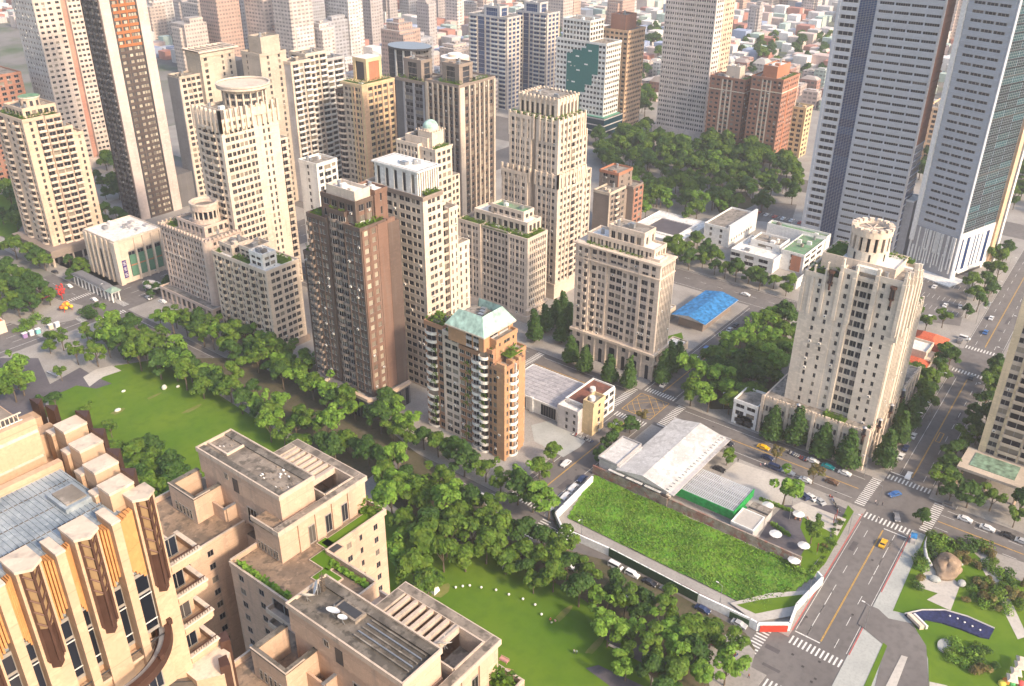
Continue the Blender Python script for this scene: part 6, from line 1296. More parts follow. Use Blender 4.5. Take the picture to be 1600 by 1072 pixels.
def trunkmesh(lobes, kind, seed):
    b = MB(); r = random.Random(seed); h = 4.6 if kind != 'cone' else 8
    b.tube((0, 0, 0), (.1, .05, h*.55), .22, BARK, 7, .16); b.tube((.1, .05, h*.55), (0, 0, h+.6), .16, BARK, 6, .07)
    if kind != 'cone':
        for (lx, ly, lz, lr, lh) in lobes[:7]: b.tube((.05, .03, h*r.uniform(.5, .8)), (lx*.8, ly*.8, lz-.2), .09, BARK, 5, .03)
    return b.mesh('trunk')
SPEC = {}
for nm, kind, mat, seeds, n_ in (('broad', 'broad', LF, (1, 2, 3, 4), 1400), ('dark', 'broad', LFD, (5, 6, 7), 1400), ('cone', 'cone', LFD, (8, 9), 1500), ('light', 'open', LFY, (10, 11), 900), ('open', 'open', LF, (12, 13), 900), ('rust', 'open', LFR, (14,), 700)):
    SPEC[nm] = [(lambda cl: (cl[0], trunkmesh(cl[1], kind, s)))(crownmesh('crown', kind, s, mat, n_)) for s in seeds]
BUSH = [crownmesh('leaves', 'bush', 20+i, m_, 260)[0] for i, m_ in enumerate((LF, LFD, LFY, LFR))]
TREES = []; TREC = []
def tree(x, y, sp, s, label, group, z=.15, name='tree'):
    i = rnd.randrange(len(SPEC[sp])); TREES.append((x, y, s))
    TREC.append((hypot(x, y), x, y, z, sp, i, (s*rnd.uniform(.88, 1.12), s*rnd.uniform(.88, 1.12), s*rnd.uniform(.85, 1.15)), rnd.uniform(0, 6.28), label, group))
def plant_all(limit=298):
    TREC.sort(key=lambda q: q[0]-(0 if q[9] else 1000)); far_ = []
    for k, (d, x, y, z, sp, i, sc, rz, label, group) in enumerate(TREC):
        crown, trunk = SPEC[sp][i]
        if k < limit:
            t = empty('tree', x, y, z, rz, label, 'tree', group); t.scale = sc
            for n_, me in (('trunk', trunk), ('crown', crown)): o = bpy.data.objects.new(n_, me); C.objects.link(o); o.parent = t
        else: far_.append((x, y, z, sp, i, sc, rz))
    merge_trees(far_, 'distant_trees', 'green mass of far trees in the wood and between the towers')
def merge_trees(L, name, label):
    VS, FI, FN, MI, mats, off = [], [], [], [], [], 0
    for (x, y, z, sp, i, sc, rz) in L:
        for me in SPEC[sp][i]:
            n = len(me.vertices); co = np.empty(n*3, np.float32); me.vertices.foreach_get('co', co); co = co.reshape(-1, 3)*np.array(sc, np.float32)
            c_, s_ = cos(rz), sin(rz); co = np.stack([co[:, 0]*c_-co[:, 1]*s_+x, co[:, 0]*s_+co[:, 1]*c_+y, co[:, 2]+z], 1)
            li = np.empty(len(me.loops), np.int32); me.loops.foreach_get('vertex_index', li); lt = np.empty(len(me.polygons), np.int32); me.polygons.foreach_get('loop_total', lt)
            m_ = me.materials[0]
            if m_ not in mats: mats.append(m_)
            VS.append(co); FI.append(li+off); FN.append(lt); MI.append(np.full(len(lt), mats.index(m_), np.int32)); off += n
    if not VS: return
    V = np.concatenate(VS); F = np.concatenate(FI); T_ = np.concatenate(FN); S_ = np.zeros(len(T_), np.int32); S_[1:] = np.cumsum(T_)[:-1]
    me = bpy.data.meshes.new(name); me.vertices.add(len(V)); me.vertices.foreach_set('co', V.ravel()); me.loops.add(len(F)); me.loops.foreach_set('vertex_index', F)
    me.polygons.add(len(T_)); me.polygons.foreach_set('loop_start', S_); me.polygons.foreach_set('loop_total', T_); me.polygons.foreach_set('material_index', np.concatenate(MI))
    me.polygons.foreach_set('use_smooth', np.zeros(len(T_), bool))
    for m_ in mats: me.materials.append(m_)
    me.update(); o = bpy.data.objects.new(name, me); C.objects.link(o); tag(o, label, 'trees', None, 'stuff')
def inpoly(x, y, P):
    c_ = False; j = len(P)-1
    for i in range(len(P)):
        if (P[i][1] > y) != (P[j][1] > y) and x < (P[j][0]-P[i][0])*(y-P[i][1])/(P[j][1]-P[i][1])+P[i][0]: c_ = not c_
        j = i
    return c_
def clear(x, y, r_): return not (174.8 < x < 187.4 and 30 < y < 376) and not any(a-r_ < x < c_+r_ and b_-r_ < y < d_+r_ for a, b_, c_, d_ in FOOT)
FOOT = [(192, 214, 213, 252), (203, 161, 220, 202), (203, 284, 222, 323), (205, 330, 230, 371), (283, 150, 297, 191), (276, 62, 336, 102), (222, 214, 250, 246), (293, 220, 310, 264), (320, 225, 348, 256), (234, 147, 258, 191), (217, 103, 258, 134), (222, 84, 239, 107), (200, 400, 229, 429), (189, 446, 232, 486), (186.5, 384, 194, 421),
        (257.5, -60, 275.5, 374), (374.5, 56, 392, 374), (189, 135, 374, 150), (433, 190, 468, 207), (404, 140, 460, 182), (411, 209, 451, 244), (333, 152, 368, 171), (351, 64, 389, 80), (303, -60, 330, 34), (130, 376, 205, 402), (173, 400, 187, 470), (340, 430, 345, 440), (460, 80, 510, 168)]
def fill(poly, sp, spacing, s, label, group, zc=6, mx_=400, off=(0, 0), avoid_road=True, tries=4000):
    P = [gp(px, py, zc) for px, py in poly]; xs = [p[0] for p in P]; ys = [p[1] for p in P]; k = 0; loc = []
    for i in range(tries):
        if k >= mx_: break
        x, y = rnd.uniform(min(xs), max(xs)), rnd.uniform(min(ys), max(ys))
        if not inpoly(x, y, P) or any(hypot(x-a, y-c_) < spacing*(.5+.28*q) for a, c_, q in TREES): continue
        if not clear(x, y, .8): continue
        if avoid_road and (mainy(x, 0)-.5 < y < mainy(x, 1)+.5 and x > 40): continue
        tree(x, y, rnd.choice(sp.split()), s*rnd.uniform(.78, 1.2), label, group); k += 1
# single trees that can be picked out
def T1(px, py, sp, s, lab, grp=None, z=5): x, y = gp(px, py, z*s); return tree(x, y, sp, s, lab, grp)
for px, py in ((893, 548), (915, 562), (953, 577), (983, 586), (1036, 580), (1048, 566), (1060, 556)): T1(px, py, 'cone', 1.25, 'neat conical street tree at the foot of the ornate arcaded block', 'conical trees round the ornate block')
for px, py in ((1208, 662), (1247, 672), (1287, 688), (1326, 706)): T1(px, py, 'cone', 1.42, 'neat conical tree before the podium of the buttressed tower', 'conical trees before the podium')
for px, py in ((1386, 706), (1410, 668), (1424, 645), (1398, 640)): T1(px, py, 'cone', 1.4, 'conical tree beside the podium along the avenue', 'conical trees beside the podium')
for px, py in ((835, 515), (852, 500), (868, 488), (880, 478), (890, 500), (878, 515)): T1(px, py, 'cone', 1.3, 'dark conical tree in the side street beside the cream block with roof planting', 'conical trees in the side street')
for px, py, sp, s, lab in ((1228, 762, 'light', 1.6, 'tall light green tree in the café garden behind the lot'), (1272, 742, 'rust', .8, 'dark olive street tree beside the parked cars'), (1214, 712, 'rust', .7, 'rust-coloured street tree opposite the podium'), (1270, 832, 'open', .95, 'dark rounded tree among the white parasols'), (1137, 712, 'broad', .85, 'green tree beside the white-roofed hall'),
    (985, 662, 'dark', .85, 'dark tree left of the white-roofed hall corner'), (1003, 652, 'rust', .6, 'small olive tree at the crossing beside the hall'), (955, 690, 'dark', 1.05, 'large dark tree on the street beside the hall'), (940, 712, 'dark', .9, 'dark tree at the near end of the brick wall'), (962, 672, 'open', .8, 'tree in front of the yellow stair tower'),
    (865, 705, 'broad', 1.0, 'bright tree on the corner right of the orange-brown block'), (843, 728, 'broad', 1.1, 'broad tree right below the orange-brown block corner'), (812, 742, 'light', 1.05, 'light green tree at the foot of the orange-brown block'), (865, 900, 'broad', 1.25, 'round bright tree at the lawn edge below the fence corner'), (1060, 1050, 'broad', 1.35, 'large round tree at the bottom edge of the lawn'),
    (683, 492, 'broad', .5, 'round little roof tree on the orange-brown block'), (1445, 805, 'dark', .8, 'dark tree at the avenue crossing')):
    if 'roof tree' in lab: tree(209, 196, sp, .55, lab, None, 42); continue
    T1(px, py, sp, s, lab)
fill([(160,505),(260,490),(380,520),(470,560),(560,610),(640,655),(720,700),(860,770),(880,860),(790,850),(700,850),(640,790),(590,720),(520,700),(430,690),(400,640),(340,615),(250,575),(165,540)], 'broad dark light open dark', 6.2, 1.36, 'leafy tree in the dense double row between the park lawn and the apartment towers', 'trees along the park street', mx_=118)
fill([(590,700),(640,760),(700,800),(780,830),(760,870),(690,870),(680,930),(640,900),(615,870),(612,790)], 'broad light broad', 6.9, 1.52, 'bright green park tree right of the farther twin building', 'park trees beside the twin buildings', mx_=26)
fill([(175,700),(230,690),(300,735),(270,790),(215,775),(240,860),(200,760)], 'broad dark', 6.7, 1.32, 'park tree between the golden tower and the twin buildings', 'park trees behind the golden tower', mx_=16)
fill([(55,610),(90,620),(170,650),(185,690),(120,690),(70,650)], 'dark open', 6.5, .8, 'dark park tree on the left end of the lawn', 'park trees at the left lawn end', mx_=8)
fill([(780,790),(860,830),(960,870),(1080,920),(1170,965),(1175,1000),(1140,1072),(1010,1080),(960,1020),(930,930),(850,915),(760,860),(755,810)], 'broad open dark light', 6.6, 1.12, 'street tree in the row between the lawn and the fenced lot', 'trees between the lawn and the lot', mx_=46)
fill([(0,570),(35,570),(40,640),(0,610)], 'light broad', 5, 1.25, 'light green tree at the left edge below the boulevard', 'trees at the left edge', mx_=5)
fill([(70,520),(125,520),(160,500),(150,580),(90,585)], 'broad open', 6, 1.0, 'rounded tree on the boulevard pavement by the park corner', 'trees at the park corner', mx_=8)
fill([(-20,385),(60,390),(90,425),(95,470),(20,505),(-20,500)], 'dark dark broad', 6.5, 1.35, 'dark tree in the grove beside the lantern display', 'grove at the left edge', mx_=34)
fill([(95,400),(140,400),(155,430),(125,450),(100,440)], 'dark broad', 6.5, .8, 'tree between the bowed-balcony tower and the colonnade', 'trees by the colonnade', mx_=6)
fill([(190,440),(262,430),(270,452),(200,452)], 'dark', 5, .6, 'small tree in front of the neoclassical hall', 'trees before the hall', mx_=6)
fill([(930,240),(1000,215),(1030,240),(1240,262),(1245,300),(1180,300),(1170,330),(1080,352),(1000,330),(1000,310),(940,280)], 'broad dark broad light open', 8.4, 1.25, 'tree in the wood between the tall white tower and the low white buildings', 'trees of the wood', zc=5, mx_=62, tries=9000)
fill([(1010,340),(1090,360),(1120,400),(1190,405),(1245,440),(1240,480),(1140,450),(1080,430),(1050,400)], 'broad dark', 7, 1.1, 'tree beside the low white buildings beyond the blue roof', 'trees by the white buildings', mx_=26)
fill([(1150,500),(1235,485),(1230,560),(1190,610),(1100,650),(1072,620),(1080,590),(1130,550)], 'broad broad light dark', 6.9, 1.43, 'tree in the green belt left of the buttressed tower', 'trees of the green belt', mx_=38)
fill([(1480,650),(1550,560),(1575,570),(1535,690),(1505,715),(1500,765),(1600,775),(1605,830),(1520,820),(1480,800),(1455,740)], 'dark dark open', 6.8, 1.15, 'dark tree before the yellow-cream block at the right edge', 'dark trees at the right edge', mx_=30)
fill([(1405,580),(1420,540),(1470,530),(1500,530),(1475,600),(1440,640),(1412,625)], 'dark broad', 6, 1.1, 'tree round the red-roofed house', 'trees round the red-roofed house', mx_=14)
fill([(1500,470),(1520,420),(1560,375),(1592,380),(1560,440),(1530,500)], 'broad dark', 6.5, 1.1, 'avenue tree between the car park and the avenue', 'trees along the car park', mx_=14)
fill([(1430,480),(1480,480),(1480,500),(1430,500)], 'open', 6, .9, 'tree at the near side of the car park', 'trees of the car park', mx_=3)
fill([(130,270),(195,265),(200,330),(165,345),(150,330),(150,285)], 'dark', 8, 1.0, 'dark tree between the bowed-balcony tower and the brown tower', 'trees behind the left towers', mx_=9)
fill([(495,200),(525,195),(522,260),(500,270)], 'dark broad', 7, 1.1, 'tree seen in the gap left of the planted-terrace tower', 'trees in the gap', mx_=6)
# far greenery: streets and small parks of the distant city
def farfill(poly, n, s, sp='broad dark', spacing=7):
    P = [gp(*q) for q in poly]; xs = [p[0] for p in P]; ys = [p[1] for p in P]; k = 0
    for i in range(n*20):
        if k >= n: break
        x, y = rnd.uniform(min(xs), max(xs)), rnd.uniform(min(ys), max(ys))
        if not inpoly(x, y, P) or not clear(x, y, 1) or any(abs(x-a) < spacing and abs(y-c_) < spacing for a, c_ in pts): continue
        tree(x, y, rnd.choice(sp.split()), s*rnd.uniform(.8, 1.3), 'far tree', 'far trees'); k += 1
farfill([(930,215),(1010,225),(1100,250),(1250,270),(1245,330),(1180,335),(1080,352),(1000,325),(930,250)], 130, 1.35)
farfill([(960,215),(1010,225),(1100,238),(1240,262),(1240,275),(1100,262),(960,238)], 60, 1.5)
farfill([(1560,250),(1640,250),(1640,340),(1580,330)], 25, 1.4); farfill([(1400,180),(1480,180),(1470,300),(1420,290)], 26, 1.5)
farfill([(1000,120),(1020,120),(1010,220),(985,215)], 14, 1.5); farfill([(-10,275),(60,260),(120,270),(60,380),(-10,360)], 30, 1.3)
farfill([(480,190),(530,190),(530,300),(480,300)], 22, 1.4); farfill([(690,60),(1040,40),(1040,110),(870,90)], 40, 1.6)
farfill([(1120,60),(1300,60),(1280,130),(1120,120)], 45, 1.5); farfill([(130,255),(200,250),(205,330),(150,320)], 14, 1.2)
plant_all()
# bushes of the sculpture garden and along hedges
def bushes(poly, n, s, label, group, z=.2, sp=(0, 1, 2, 3), spacing=1.6):
    P = [gp(*q) for q in poly]; xs = [p[0] for p in P]; ys = [p[1] for p in P]; k = 0; loc = []
    for i in range(3000):
        if k >= n: break
        x, y = rnd.uniform(min(xs), max(xs)), rnd.uniform(min(ys), max(ys))
        if not inpoly(x, y, P) or any(hypot(x-a, y-c_) < spacing for a, c_ in loc): continue
        o = bpy.data.objects.new('bush', BUSH[rnd.choice(sp)]); C.objects.link(o); o.location = (x, y, z); q = s*rnd.uniform(.7, 1.4); o.scale = (q, q, q); o.rotation_euler[2] = rnd.uniform(0, 6); tag(o, label, 'bush', group); loc.append((x, y)); k += 1
bushes([(1440,870),(1455,840),(1500,845),(1545,860),(1560,900),(1590,960),(1560,960),(1520,940),(1500,960),(1512,905),(1470,870),(1450,880),(1430,930),(1415,930)], 58, 1.5, 'bush in the planting round the shell-roofed sculpture', 'bushes of the sculpture garden')
bushes([(1560,900),(1600,900),(1600,960),(1590,960)], 8, 1.3, 'bush at the right edge of the sculpture garden', 'bushes at the right edge')
bushes([(1465,1010),(1520,1005),(1560,1030),(1550,1060),(1520,1055),(1480,1030)], 14, 1.3, 'bush on the lawn below the dark curved pool', 'bushes below the pool')
for px, py, s in ((1465, 985, .8), (1500, 1030, .75), (1545, 1035, .7), (1560, 1000, .6), (1575, 985, .5)): T1(px, py, 'open', s, 'small garden tree on the lawn round the curved pool', 'small trees of the right-hand park')
bushes([(1315,800),(1332,800),(1285,885),(1270,895)], 22, .6, 'low bush in the strip along the avenue pavement', 'bushes along the avenue', spacing=1)
bushes([(30,500),(70,495),(90,505),(45,520),(20,520)], 8, 1.6, 'bright bush before the lantern display', 'bushes by the lanterns', sp=(2, 0))
bushes([(120,490),(150,480),(150,500),(125,505)], 5, 1.8, 'dark bush at the boulevard crossing', 'bushes at the boulevard crossing', sp=(1,))
hb = MB()
for q in ((gp(1205, 868), gp(1260, 900)), (gp(1188, 782), gp(1235, 800)), (gp(1205, 820), gp(1232, 838))):
    (x0, y0), (x1, y1) = q
    for i in range(40):
        f = i/39; leafscatter(hb, 9, x0+(x1-x0)*f-.5, y0+(y1-y0)*f-.5, x0+(x1-x0)*f+.5, y0+(y1-y0)*f+.5, .2, 1.1, .3, LFY)
tag(hb.build('hedge'), 'clipped bright hedges of the café garden', 'hedge', None, 'stuff')
# tall weeds over the vacant lot
wb = MB(); wr = random.Random(9)
for i in range(15000):
    x, y = wr.uniform(192.8, 217), wr.uniform(56, 131)
    if y > 126+(x-191)*.25 or y < 61-(x-192)*.2: continue
    d_ = sin(x*.4+y*.15)+sin(y*.33-x*.2)
    if d_ < -.6 and wr.random() < .6: continue
    leafscatter(wb, 1, x, y, x+.1, y+.1, .5, .35 if d_ < .8 else .75, .2, LFY if wr.random() < .55 else LF, wr)
tag(wb.build('weeds'), 'bright green weeds growing all over the fenced vacant lot', 'weeds', None, 'stuff')

# ================================================================ vehicles
def make_car(kind):
    t = empty('car', 0, 0, 0); L, Wd = (4.5, 1.8); b = MB()
    P = {'sedan': [(-2.25, .45), (-2.2, .85), (-1.5, .95), (-1.05, 1.38), (.45, 1.42), (1.15, .95), (2.1, .8), (2.25, .45)],
         'suv': [(-2.2, .45), (-2.2, 1.0), (-2.0, 1.6), (.5, 1.65), (1.2, 1.08), (2.1, .92), (2.25, .45)],
         'van': [(-2.3, .4), (-2.35, 1.8), (-2.1, 1.95), (1.2, 1.9), (1.9, 1.15), (2.35, .95), (2.35, .4)]}[kind]
    n = len(P); yl = [Wd/2*(1 if z < 1.02 else .82) for x, z in P]; P = P+[(2.2, .28), (-2.2, .28)]; yl += [Wd/2, Wd/2]; n = len(P); k = len(b.v)
    b.v += [(x, -y, z) for (x, z), y in zip(P, yl)]+[(x, y, z) for (x, z), y in zip(P, yl)]
    b.f.append(tuple(range(n))); b.f.append(tuple(range(2*n-1, n-1, -1))); b.m += [b.mi(CARP)]*2
    for i in range(n): j = (i+1) % n; b.f.append((i, n+i, n+j, j)); b.m.append(0)
    b.build('body', t, rel=False)
    wx = {'sedan': (-1.35, -1.02, .42, 1.05), 'suv': (-2.02, -1.9, .45, 1.1), 'van': (-2.3, -2.15, 1.2, 1.8)}[kind]; zt, zb = {'sedan': (1.38, 1.0), 'suv': (1.58, 1.12), 'van': (1.82, 1.25)}[kind]
    g_ = MB()
    for s in (-1, 1): g_.poly([(wx[0]+.1, s*.905, zb), (wx[3]-.15, s*.905, zb), (wx[2]-.05, s*(.755), zt-.05), (wx[1]+.1, s*.755, zt-.05)][::s], GLD)
    g_.poly([(wx[3]+.02, -.74, zb), (wx[3]+.02, .74, zb), (wx[2]+.08, .66, zt), (wx[2]+.08, -.66, zt)], GLD); g_.poly([(wx[0]-.1, .74, zb), (wx[0]-.1, -.74, zb), (wx[1]-.04, -.66, zt), (wx[1]-.04, .66, zt)], GLD)
    g_.build('window', t, rel=False)
    for x in (-1.4, 1.4):
        for y in (-.82, .82):
            w_ = MB(); w_.tube((0, -.1, 0), (0, .1, 0), .32, DARK, 12); o = w_.build('wheel', t, rel=False); o.location = (x, y, .32)
            h_ = MB(); h_.tube((0, -.11, 0), (0, .11, 0), .18, METAL, 8); h_.build('rim', o, rel=False)
    for y in (-.62, .62): h_ = MB(); h_.box(2.14, y-.18, .62, 2.24, y+.18, .76, WHT); h_.build('headlight', t, rel=False)
    return t
proto = {k: make_car(k) for k in ('sedan', 'suv', 'van')}; used = set()
COL = {'white': (.72, .72, .72), 'silver': (.42, .43, .45), 'black': (.02, .02, .025), 'dark blue': (.02, .035, .10), 'blue': (.03, .12, .35), 'red': (.35, .02, .015), 'yellow': (.75, .42, .01), 'teal': (.01, .25, .27), 'brown': (.12, .07, .05), 'grey': (.16, .16, .17)}
def car(x, y, rz, kind, col, label, group=None, z=.04):
    if kind not in used: used.add(kind); r = proto[kind]; r.location = (x, y, z); r.rotation_euler[2] = rz; kids(r)
    else: r = copy_tree(proto[kind], (x, y, z), rz)
    r['label'] = label; r['category'] = 'car'
    if group: r['group'] = group
    elif 'group' in r: del r['group']
    for c_ in kids(r): c_.color = (*COL[col], 1)
    return r
U, V_ = 0.04, pi/2
CARS = [(1380, 849, U, 'sedan', 'yellow', 'yellow taxi waiting alone at the stop line of the avenue'), (1193, 699, -V_, 'sedan', 'yellow', 'yellow taxi driving on the street below the podium'), (1401, 808, 3.6, 'sedan', 'grey', 'grey-blue car turning in the avenue crossing'), (1398, 772, 2.6, 'sedan', 'blue', 'blue car entering the avenue crossing'), (1420, 743, U+pi, 'sedan', 'white', 'white car with a dark stripe stopped on the avenue above the crossing'),
 (1270, 720, -V_, 'sedan', 'white', 'white car parked below the podium, left of the teal one'), (1294, 729, -V_, 'sedan', 'teal', 'teal car parked between two white ones'), (1320, 739, -V_, 'sedan', 'white', 'white car parked right of the teal one'), (1300, 753, -V_, 'sedan', 'brown', 'brown car with a pale roof on the street'), (1259, 750, -V_, 'sedan', 'white', 'white car parked beside the olive tree'),
 (1211, 731, -V_, 'van', 'dark blue', 'dark blue van parked by the plaza'), (1199, 715, -V_, 'sedan', 'dark blue', 'dark blue car behind the taxi below the podium'), (1232, 738, -V_, 'sedan', 'silver', 'silver car parked right of the dark blue van'), (1137, 692, -V_, 'sedan', 'black', 'black car on the street beside the big hall'), (1255, 775, 1.1, 'suv', 'dark blue', 'dark blue car in the small café car park'), (1268, 777, 1.1, 'sedan', 'white', 'white car in the middle of the café car park'), (1281, 783, 1.1, 'sedan', 'silver', 'silver car right in the café car park'),
 (1124, 733, -V_, 'sedan', 'black', 'black car beside the steel frame shed'), (1408, 713, U, 'sedan', 'white', 'white car parked at the podium side of the avenue'), (1415, 700, U, 'sedan', 'dark blue', 'dark blue car parked beside the podium trees'), (1427, 681, U, 'sedan', 'white', 'white car farther up beside the podium trees'), (1500, 533, U, 'suv', 'grey', 'grey car in the far avenue crossing'), (1540, 519, U, 'sedan', 'blue', 'blue car beyond the far crossing'), (1549, 497, U, 'sedan', 'white', 'white car driving beyond the far crossing'), (1518, 590, U, 'sedan', 'black', 'black car at the far crossing stop line'), (1507, 529, -V_, 'van', 'white', 'white van turning at the far crossing'),
 (1508, 811, -V_, 'sedan', 'white', 'white car parked right of the crossing, leftmost of its row'), (1543, 825, -V_, 'sedan', 'white', 'white car parked second in the row under dark trees'), (1575, 837, -V_, 'sedan', 'black', 'black car parked third in the row under dark trees'), (1598, 846, -V_, 'sedan', 'silver', 'silver car parked at the right picture edge'), (1484, 790, -V_, 'suv', 'grey', 'grey car half hidden under the dark trees at the crossing'),
 (753, 776, 1.57, 'suv', 'white', 'white car parked at the park street bend by the crossing'), (896, 762, pi, 'sedan', 'white', 'white car parked along the white fence, upper one'), (884, 775, pi, 'sedan', 'white', 'white car parked along the white fence, middle one'), (864, 792, pi, 'sedan', 'silver', 'silver car parked at the fence end'), (884, 724, pi, 'sedan', 'white', 'white car parked below the corner plaza'), (960, 665, pi, 'sedan', 'white', 'white car beside the yellow stair tower'), (1037, 601, U, 'sedan', 'white', 'white car waiting above the yellow box junction'), (910, 748, pi, 'sedan', 'dark blue', 'dark blue car parked in the tree shade by the brick wall'),
 (1103, 546, U, 'van', 'blue', 'blue truck parked beside the blue-roofed lot'), (1085, 560, U, 'sedan', 'white', 'white car behind the blue truck'), (1076, 569, U, 'sedan', 'black', 'black car two behind the blue truck'), (1099, 572, U, 'sedan', 'black', 'black car on the left side of the belt street'), (1128, 523, U, 'sedan', 'white', 'white car higher on the belt street'), (1140, 515, U, 'sedan', 'silver', 'silver car highest on the belt street'), (1150, 508, U, 'sedan', 'black', 'black car near the end of the belt street'), (1110, 560, U, 'sedan', 'grey', 'grey car under the belt trees'),
 (879, 838, -V_, 'sedan', 'white', 'white car at the fence corner on the park street'), (891, 885, -V_, 'sedan', 'white', 'white car half hidden by park street trees'), (962, 885, -V_, 'van', 'white', 'white car parked below the hedge panels, left end'), (988, 897, -V_, 'suv', 'white', 'white car with a black roof below the hedge panels'), (1015, 910, -V_, 'sedan', 'black', 'black car parked below the hedge panels'), (1042, 922, -V_, 'sedan', 'grey', 'grey car parked below the hedge panels'), (1098, 952, -V_, 'sedan', 'dark blue', 'dark blue car parked right of the hedge panels'), (971, 928, -V_, 'sedan', 'white', 'white car under the park street trees'), (1062, 975, -V_, 'sedan', 'white', 'white car below the park street trees'), (1155, 975, -V_, 'sedan', 'silver', 'silver car near the fence end of the park street'),
 (254, 471, -V_+.1, 'sedan', 'white', 'white car on the street left of the pink corner block'), (232, 465, 1.4, 'sedan', 'white', 'white car waiting at the boulevard crossing'), (86, 425, -V_, 'sedan', 'black', 'black car in the side street by the colonnade'), (108, 447, -V_, 'sedan', 'white', 'white car in the side street by the lanterns'), (147, 468, -V_, 'sedan', 'white', 'white car approaching the boulevard crossing'),
 (1460, 448, 0, 'sedan', 'white', 'white car in the upper row of the big car park'), (1477, 477, 0, 'sedan', 'white', 'white car in the lower row of the big car park'), (1453, 495, U, 'sedan', 'white', 'white car at the near end of the big car park'), (1500, 479, .3, 'sedan', 'silver', 'silver car on the right side of the big car park'), (1545, 475, U, 'sedan', 'silver', 'silver car passing the car park trees'),
 (1165, 460, -V_, 'sedan', 'white', 'white car on the far cross street'), (420, 575, -V_, 'sedan', 'white', 'white car in the forecourt left of the dark brown tower'), (305, 570, -V_, 'sedan', 'black', 'black car under the trees by the cream balcony block'), (290, 563, -V_, 'sedan', 'white', 'white car under the trees by the pink corner block'), (832, 520, -V_, 'sedan', 'grey', 'grey car in the side street beside the conical trees'), (848, 510, -V_, 'sedan', 'white', 'white car in the side street beside the conical trees')]
for (px, py, rz, kd, col, lab) in CARS: x, y = gp(px, py, .6); car(x, y, rz, kd, col, lab)
for i in range(12): x, y = gp(955+rnd.uniform(-14, 14), 227+rnd.uniform(-5, 5)); car(x, y, rnd.choice([0, V_]), 'sedan', rnd.choice(['black', 'dark blue', 'white', 'grey']), 'car parked in the crowded lot below the green office podium', 'cars below the green office')
for i in range(7): car(494, 170+i*2.6*2, 0, 'sedan', rnd.choice(['white', 'red', 'brown', 'grey']), 'car in the car park left of the first glass tower', 'cars beside the first glass tower')
# scooters
def make_scooter():
    t = empty('scooter', 0, 0, 0); b = MB(); b.box(-.75, -.14, .35, -.1, .14, .75, CARP); b.box(-.1, -.16, .25, .4, .16, .35, CARP); b.box(.35, -.18, .3, .5, .18, .95, CARP); b.build('body', t, rel=False)
    b = MB(); b.box(-.7, -.14, .75, -.1, .14, .83, DARK); b.build('seat', t, rel=False); b = MB(); b.tube((.42, -.32, 1.05), (.42, .32, 1.05), .03, DARK); b.build('handlebar', t, rel=False)
    for x in (-.55, .62): b = MB(); b.tube((0, -.05, 0), (0, .05, 0), .24, DARK, 10); o = b.build('wheel', t, rel=False); o.location = (x, 0, .24)
    return t
sc0 = make_scooter(); first = True
def scoot(x, y, rz, lab, grp, z=.15):
    global first
    if first: r = sc0; first = False; kids(r); r.location = (x, y, z); r.rotation_euler[2] = rz
    else: r = copy_tree(sc0, (x, y, z), rz)
    tag(r, lab, 'scooter', grp); c_ = rnd.choice([(.7, .7, .7), (.05, .05, .06), (.3, .3, .32), (.4, .05, .04), (.1, .15, .3)])
    for k in kids(r): k.color = (*c_, 1)
(x0, y0), (x1, y1) = gp(1100, 1000), gp(1150, 1027)
for i in range(20): f = i/19; scoot(x0+(x1-x0)*f, y0+(y1-y0)*f, rnd.uniform(-.2, .2), 'scooter parked in the long row at the bottom end of the park street', 'scooters at the park street end')
(x0, y0), (x1, y1) = gp(1232, 708), gp(1262, 722)
for i in range(11): f = i/10; scoot(x0+(x1-x0)*f, y0+(y1-y0)*f, rnd.uniform(-.2, .2), 'scooter parked in the row before the podium trees', 'scooters before the podium')
(x0, y0), (x1, y1) = gp(896, 680), gp(925, 692)
for i in range(9): f = i/8; scoot(x0+(x1-x0)*f, y0+(y1-y0)*f, rnd.uniform(-.4, .4), 'scooter parked by the grey house front', 'scooters by the house')
(x0, y0), (x1, y1) = gp(1298, 778), gp(1310, 800)
for i in range(5): f = i/4; scoot(x0+(x1-x0)*f, y0+(y1-y0)*f, 1+rnd.uniform(-.4, .4), 'scooter parked on the dark café forecourt', 'scooters at the café')

# ================================================================ people
def body(seed, sit=False):
    vs = [(0, 0, .95), (0, 0, 1.2), (0, 0, 1.42), (0, 0, 1.52), (0, 0, 1.66), (.20, 0, 1.42), (.26, .02, 1.15), (.26, .12, .9), (-.20, 0, 1.42), (-.26, .02, 1.15), (-.26, -.05, .9), (.10, 0, .9), (.12, .14, .48), (.12, .1, .06), (.12, .22, .03), (-.10, 0, .9), (-.12, -.08, .48), (-.12, -.2, .06), (-.12, -.08, .03)]
    if sit: vs = [(x, y, z-.75) for x, y, z in vs[:11]]+[(.10, 0, .12), (.2, .4, .35), (.15, .55, .06), (.15, .65, .05), (-.10, 0, .12), (-.2, .4, .35), (-.15, .55, .06), (-.15, .65, .05)]
    es = [(0, 1), (1, 2), (2, 3), (3, 4), (2, 5), (5, 6), (6, 7), (2, 8), (8, 9), (9, 10), (0, 11), (11, 12), (12, 13), (13, 14), (0, 15), (15, 16), (16, 17), (17, 18)]
    rad = [.15, .14, .15, .06, .11, .06, .045, .035, .06, .045, .035, .10, .065, .045, .04, .10, .065, .045, .04]
    me = bpy.data.meshes.new('body'); me.from_pydata(vs, es, []); o = bpy.data.objects.new('body', me); C.objects.link(o)
    m = o.modifiers.new('s', 'SKIN'); [setattr(v, 'radius', (r_, r_)) for v, r_ in zip(me.skin_vertices[0].data, rad)] if me.skin_vertices else None
    o.modifiers.new('d', 'SUBSURF').levels = 1; return o
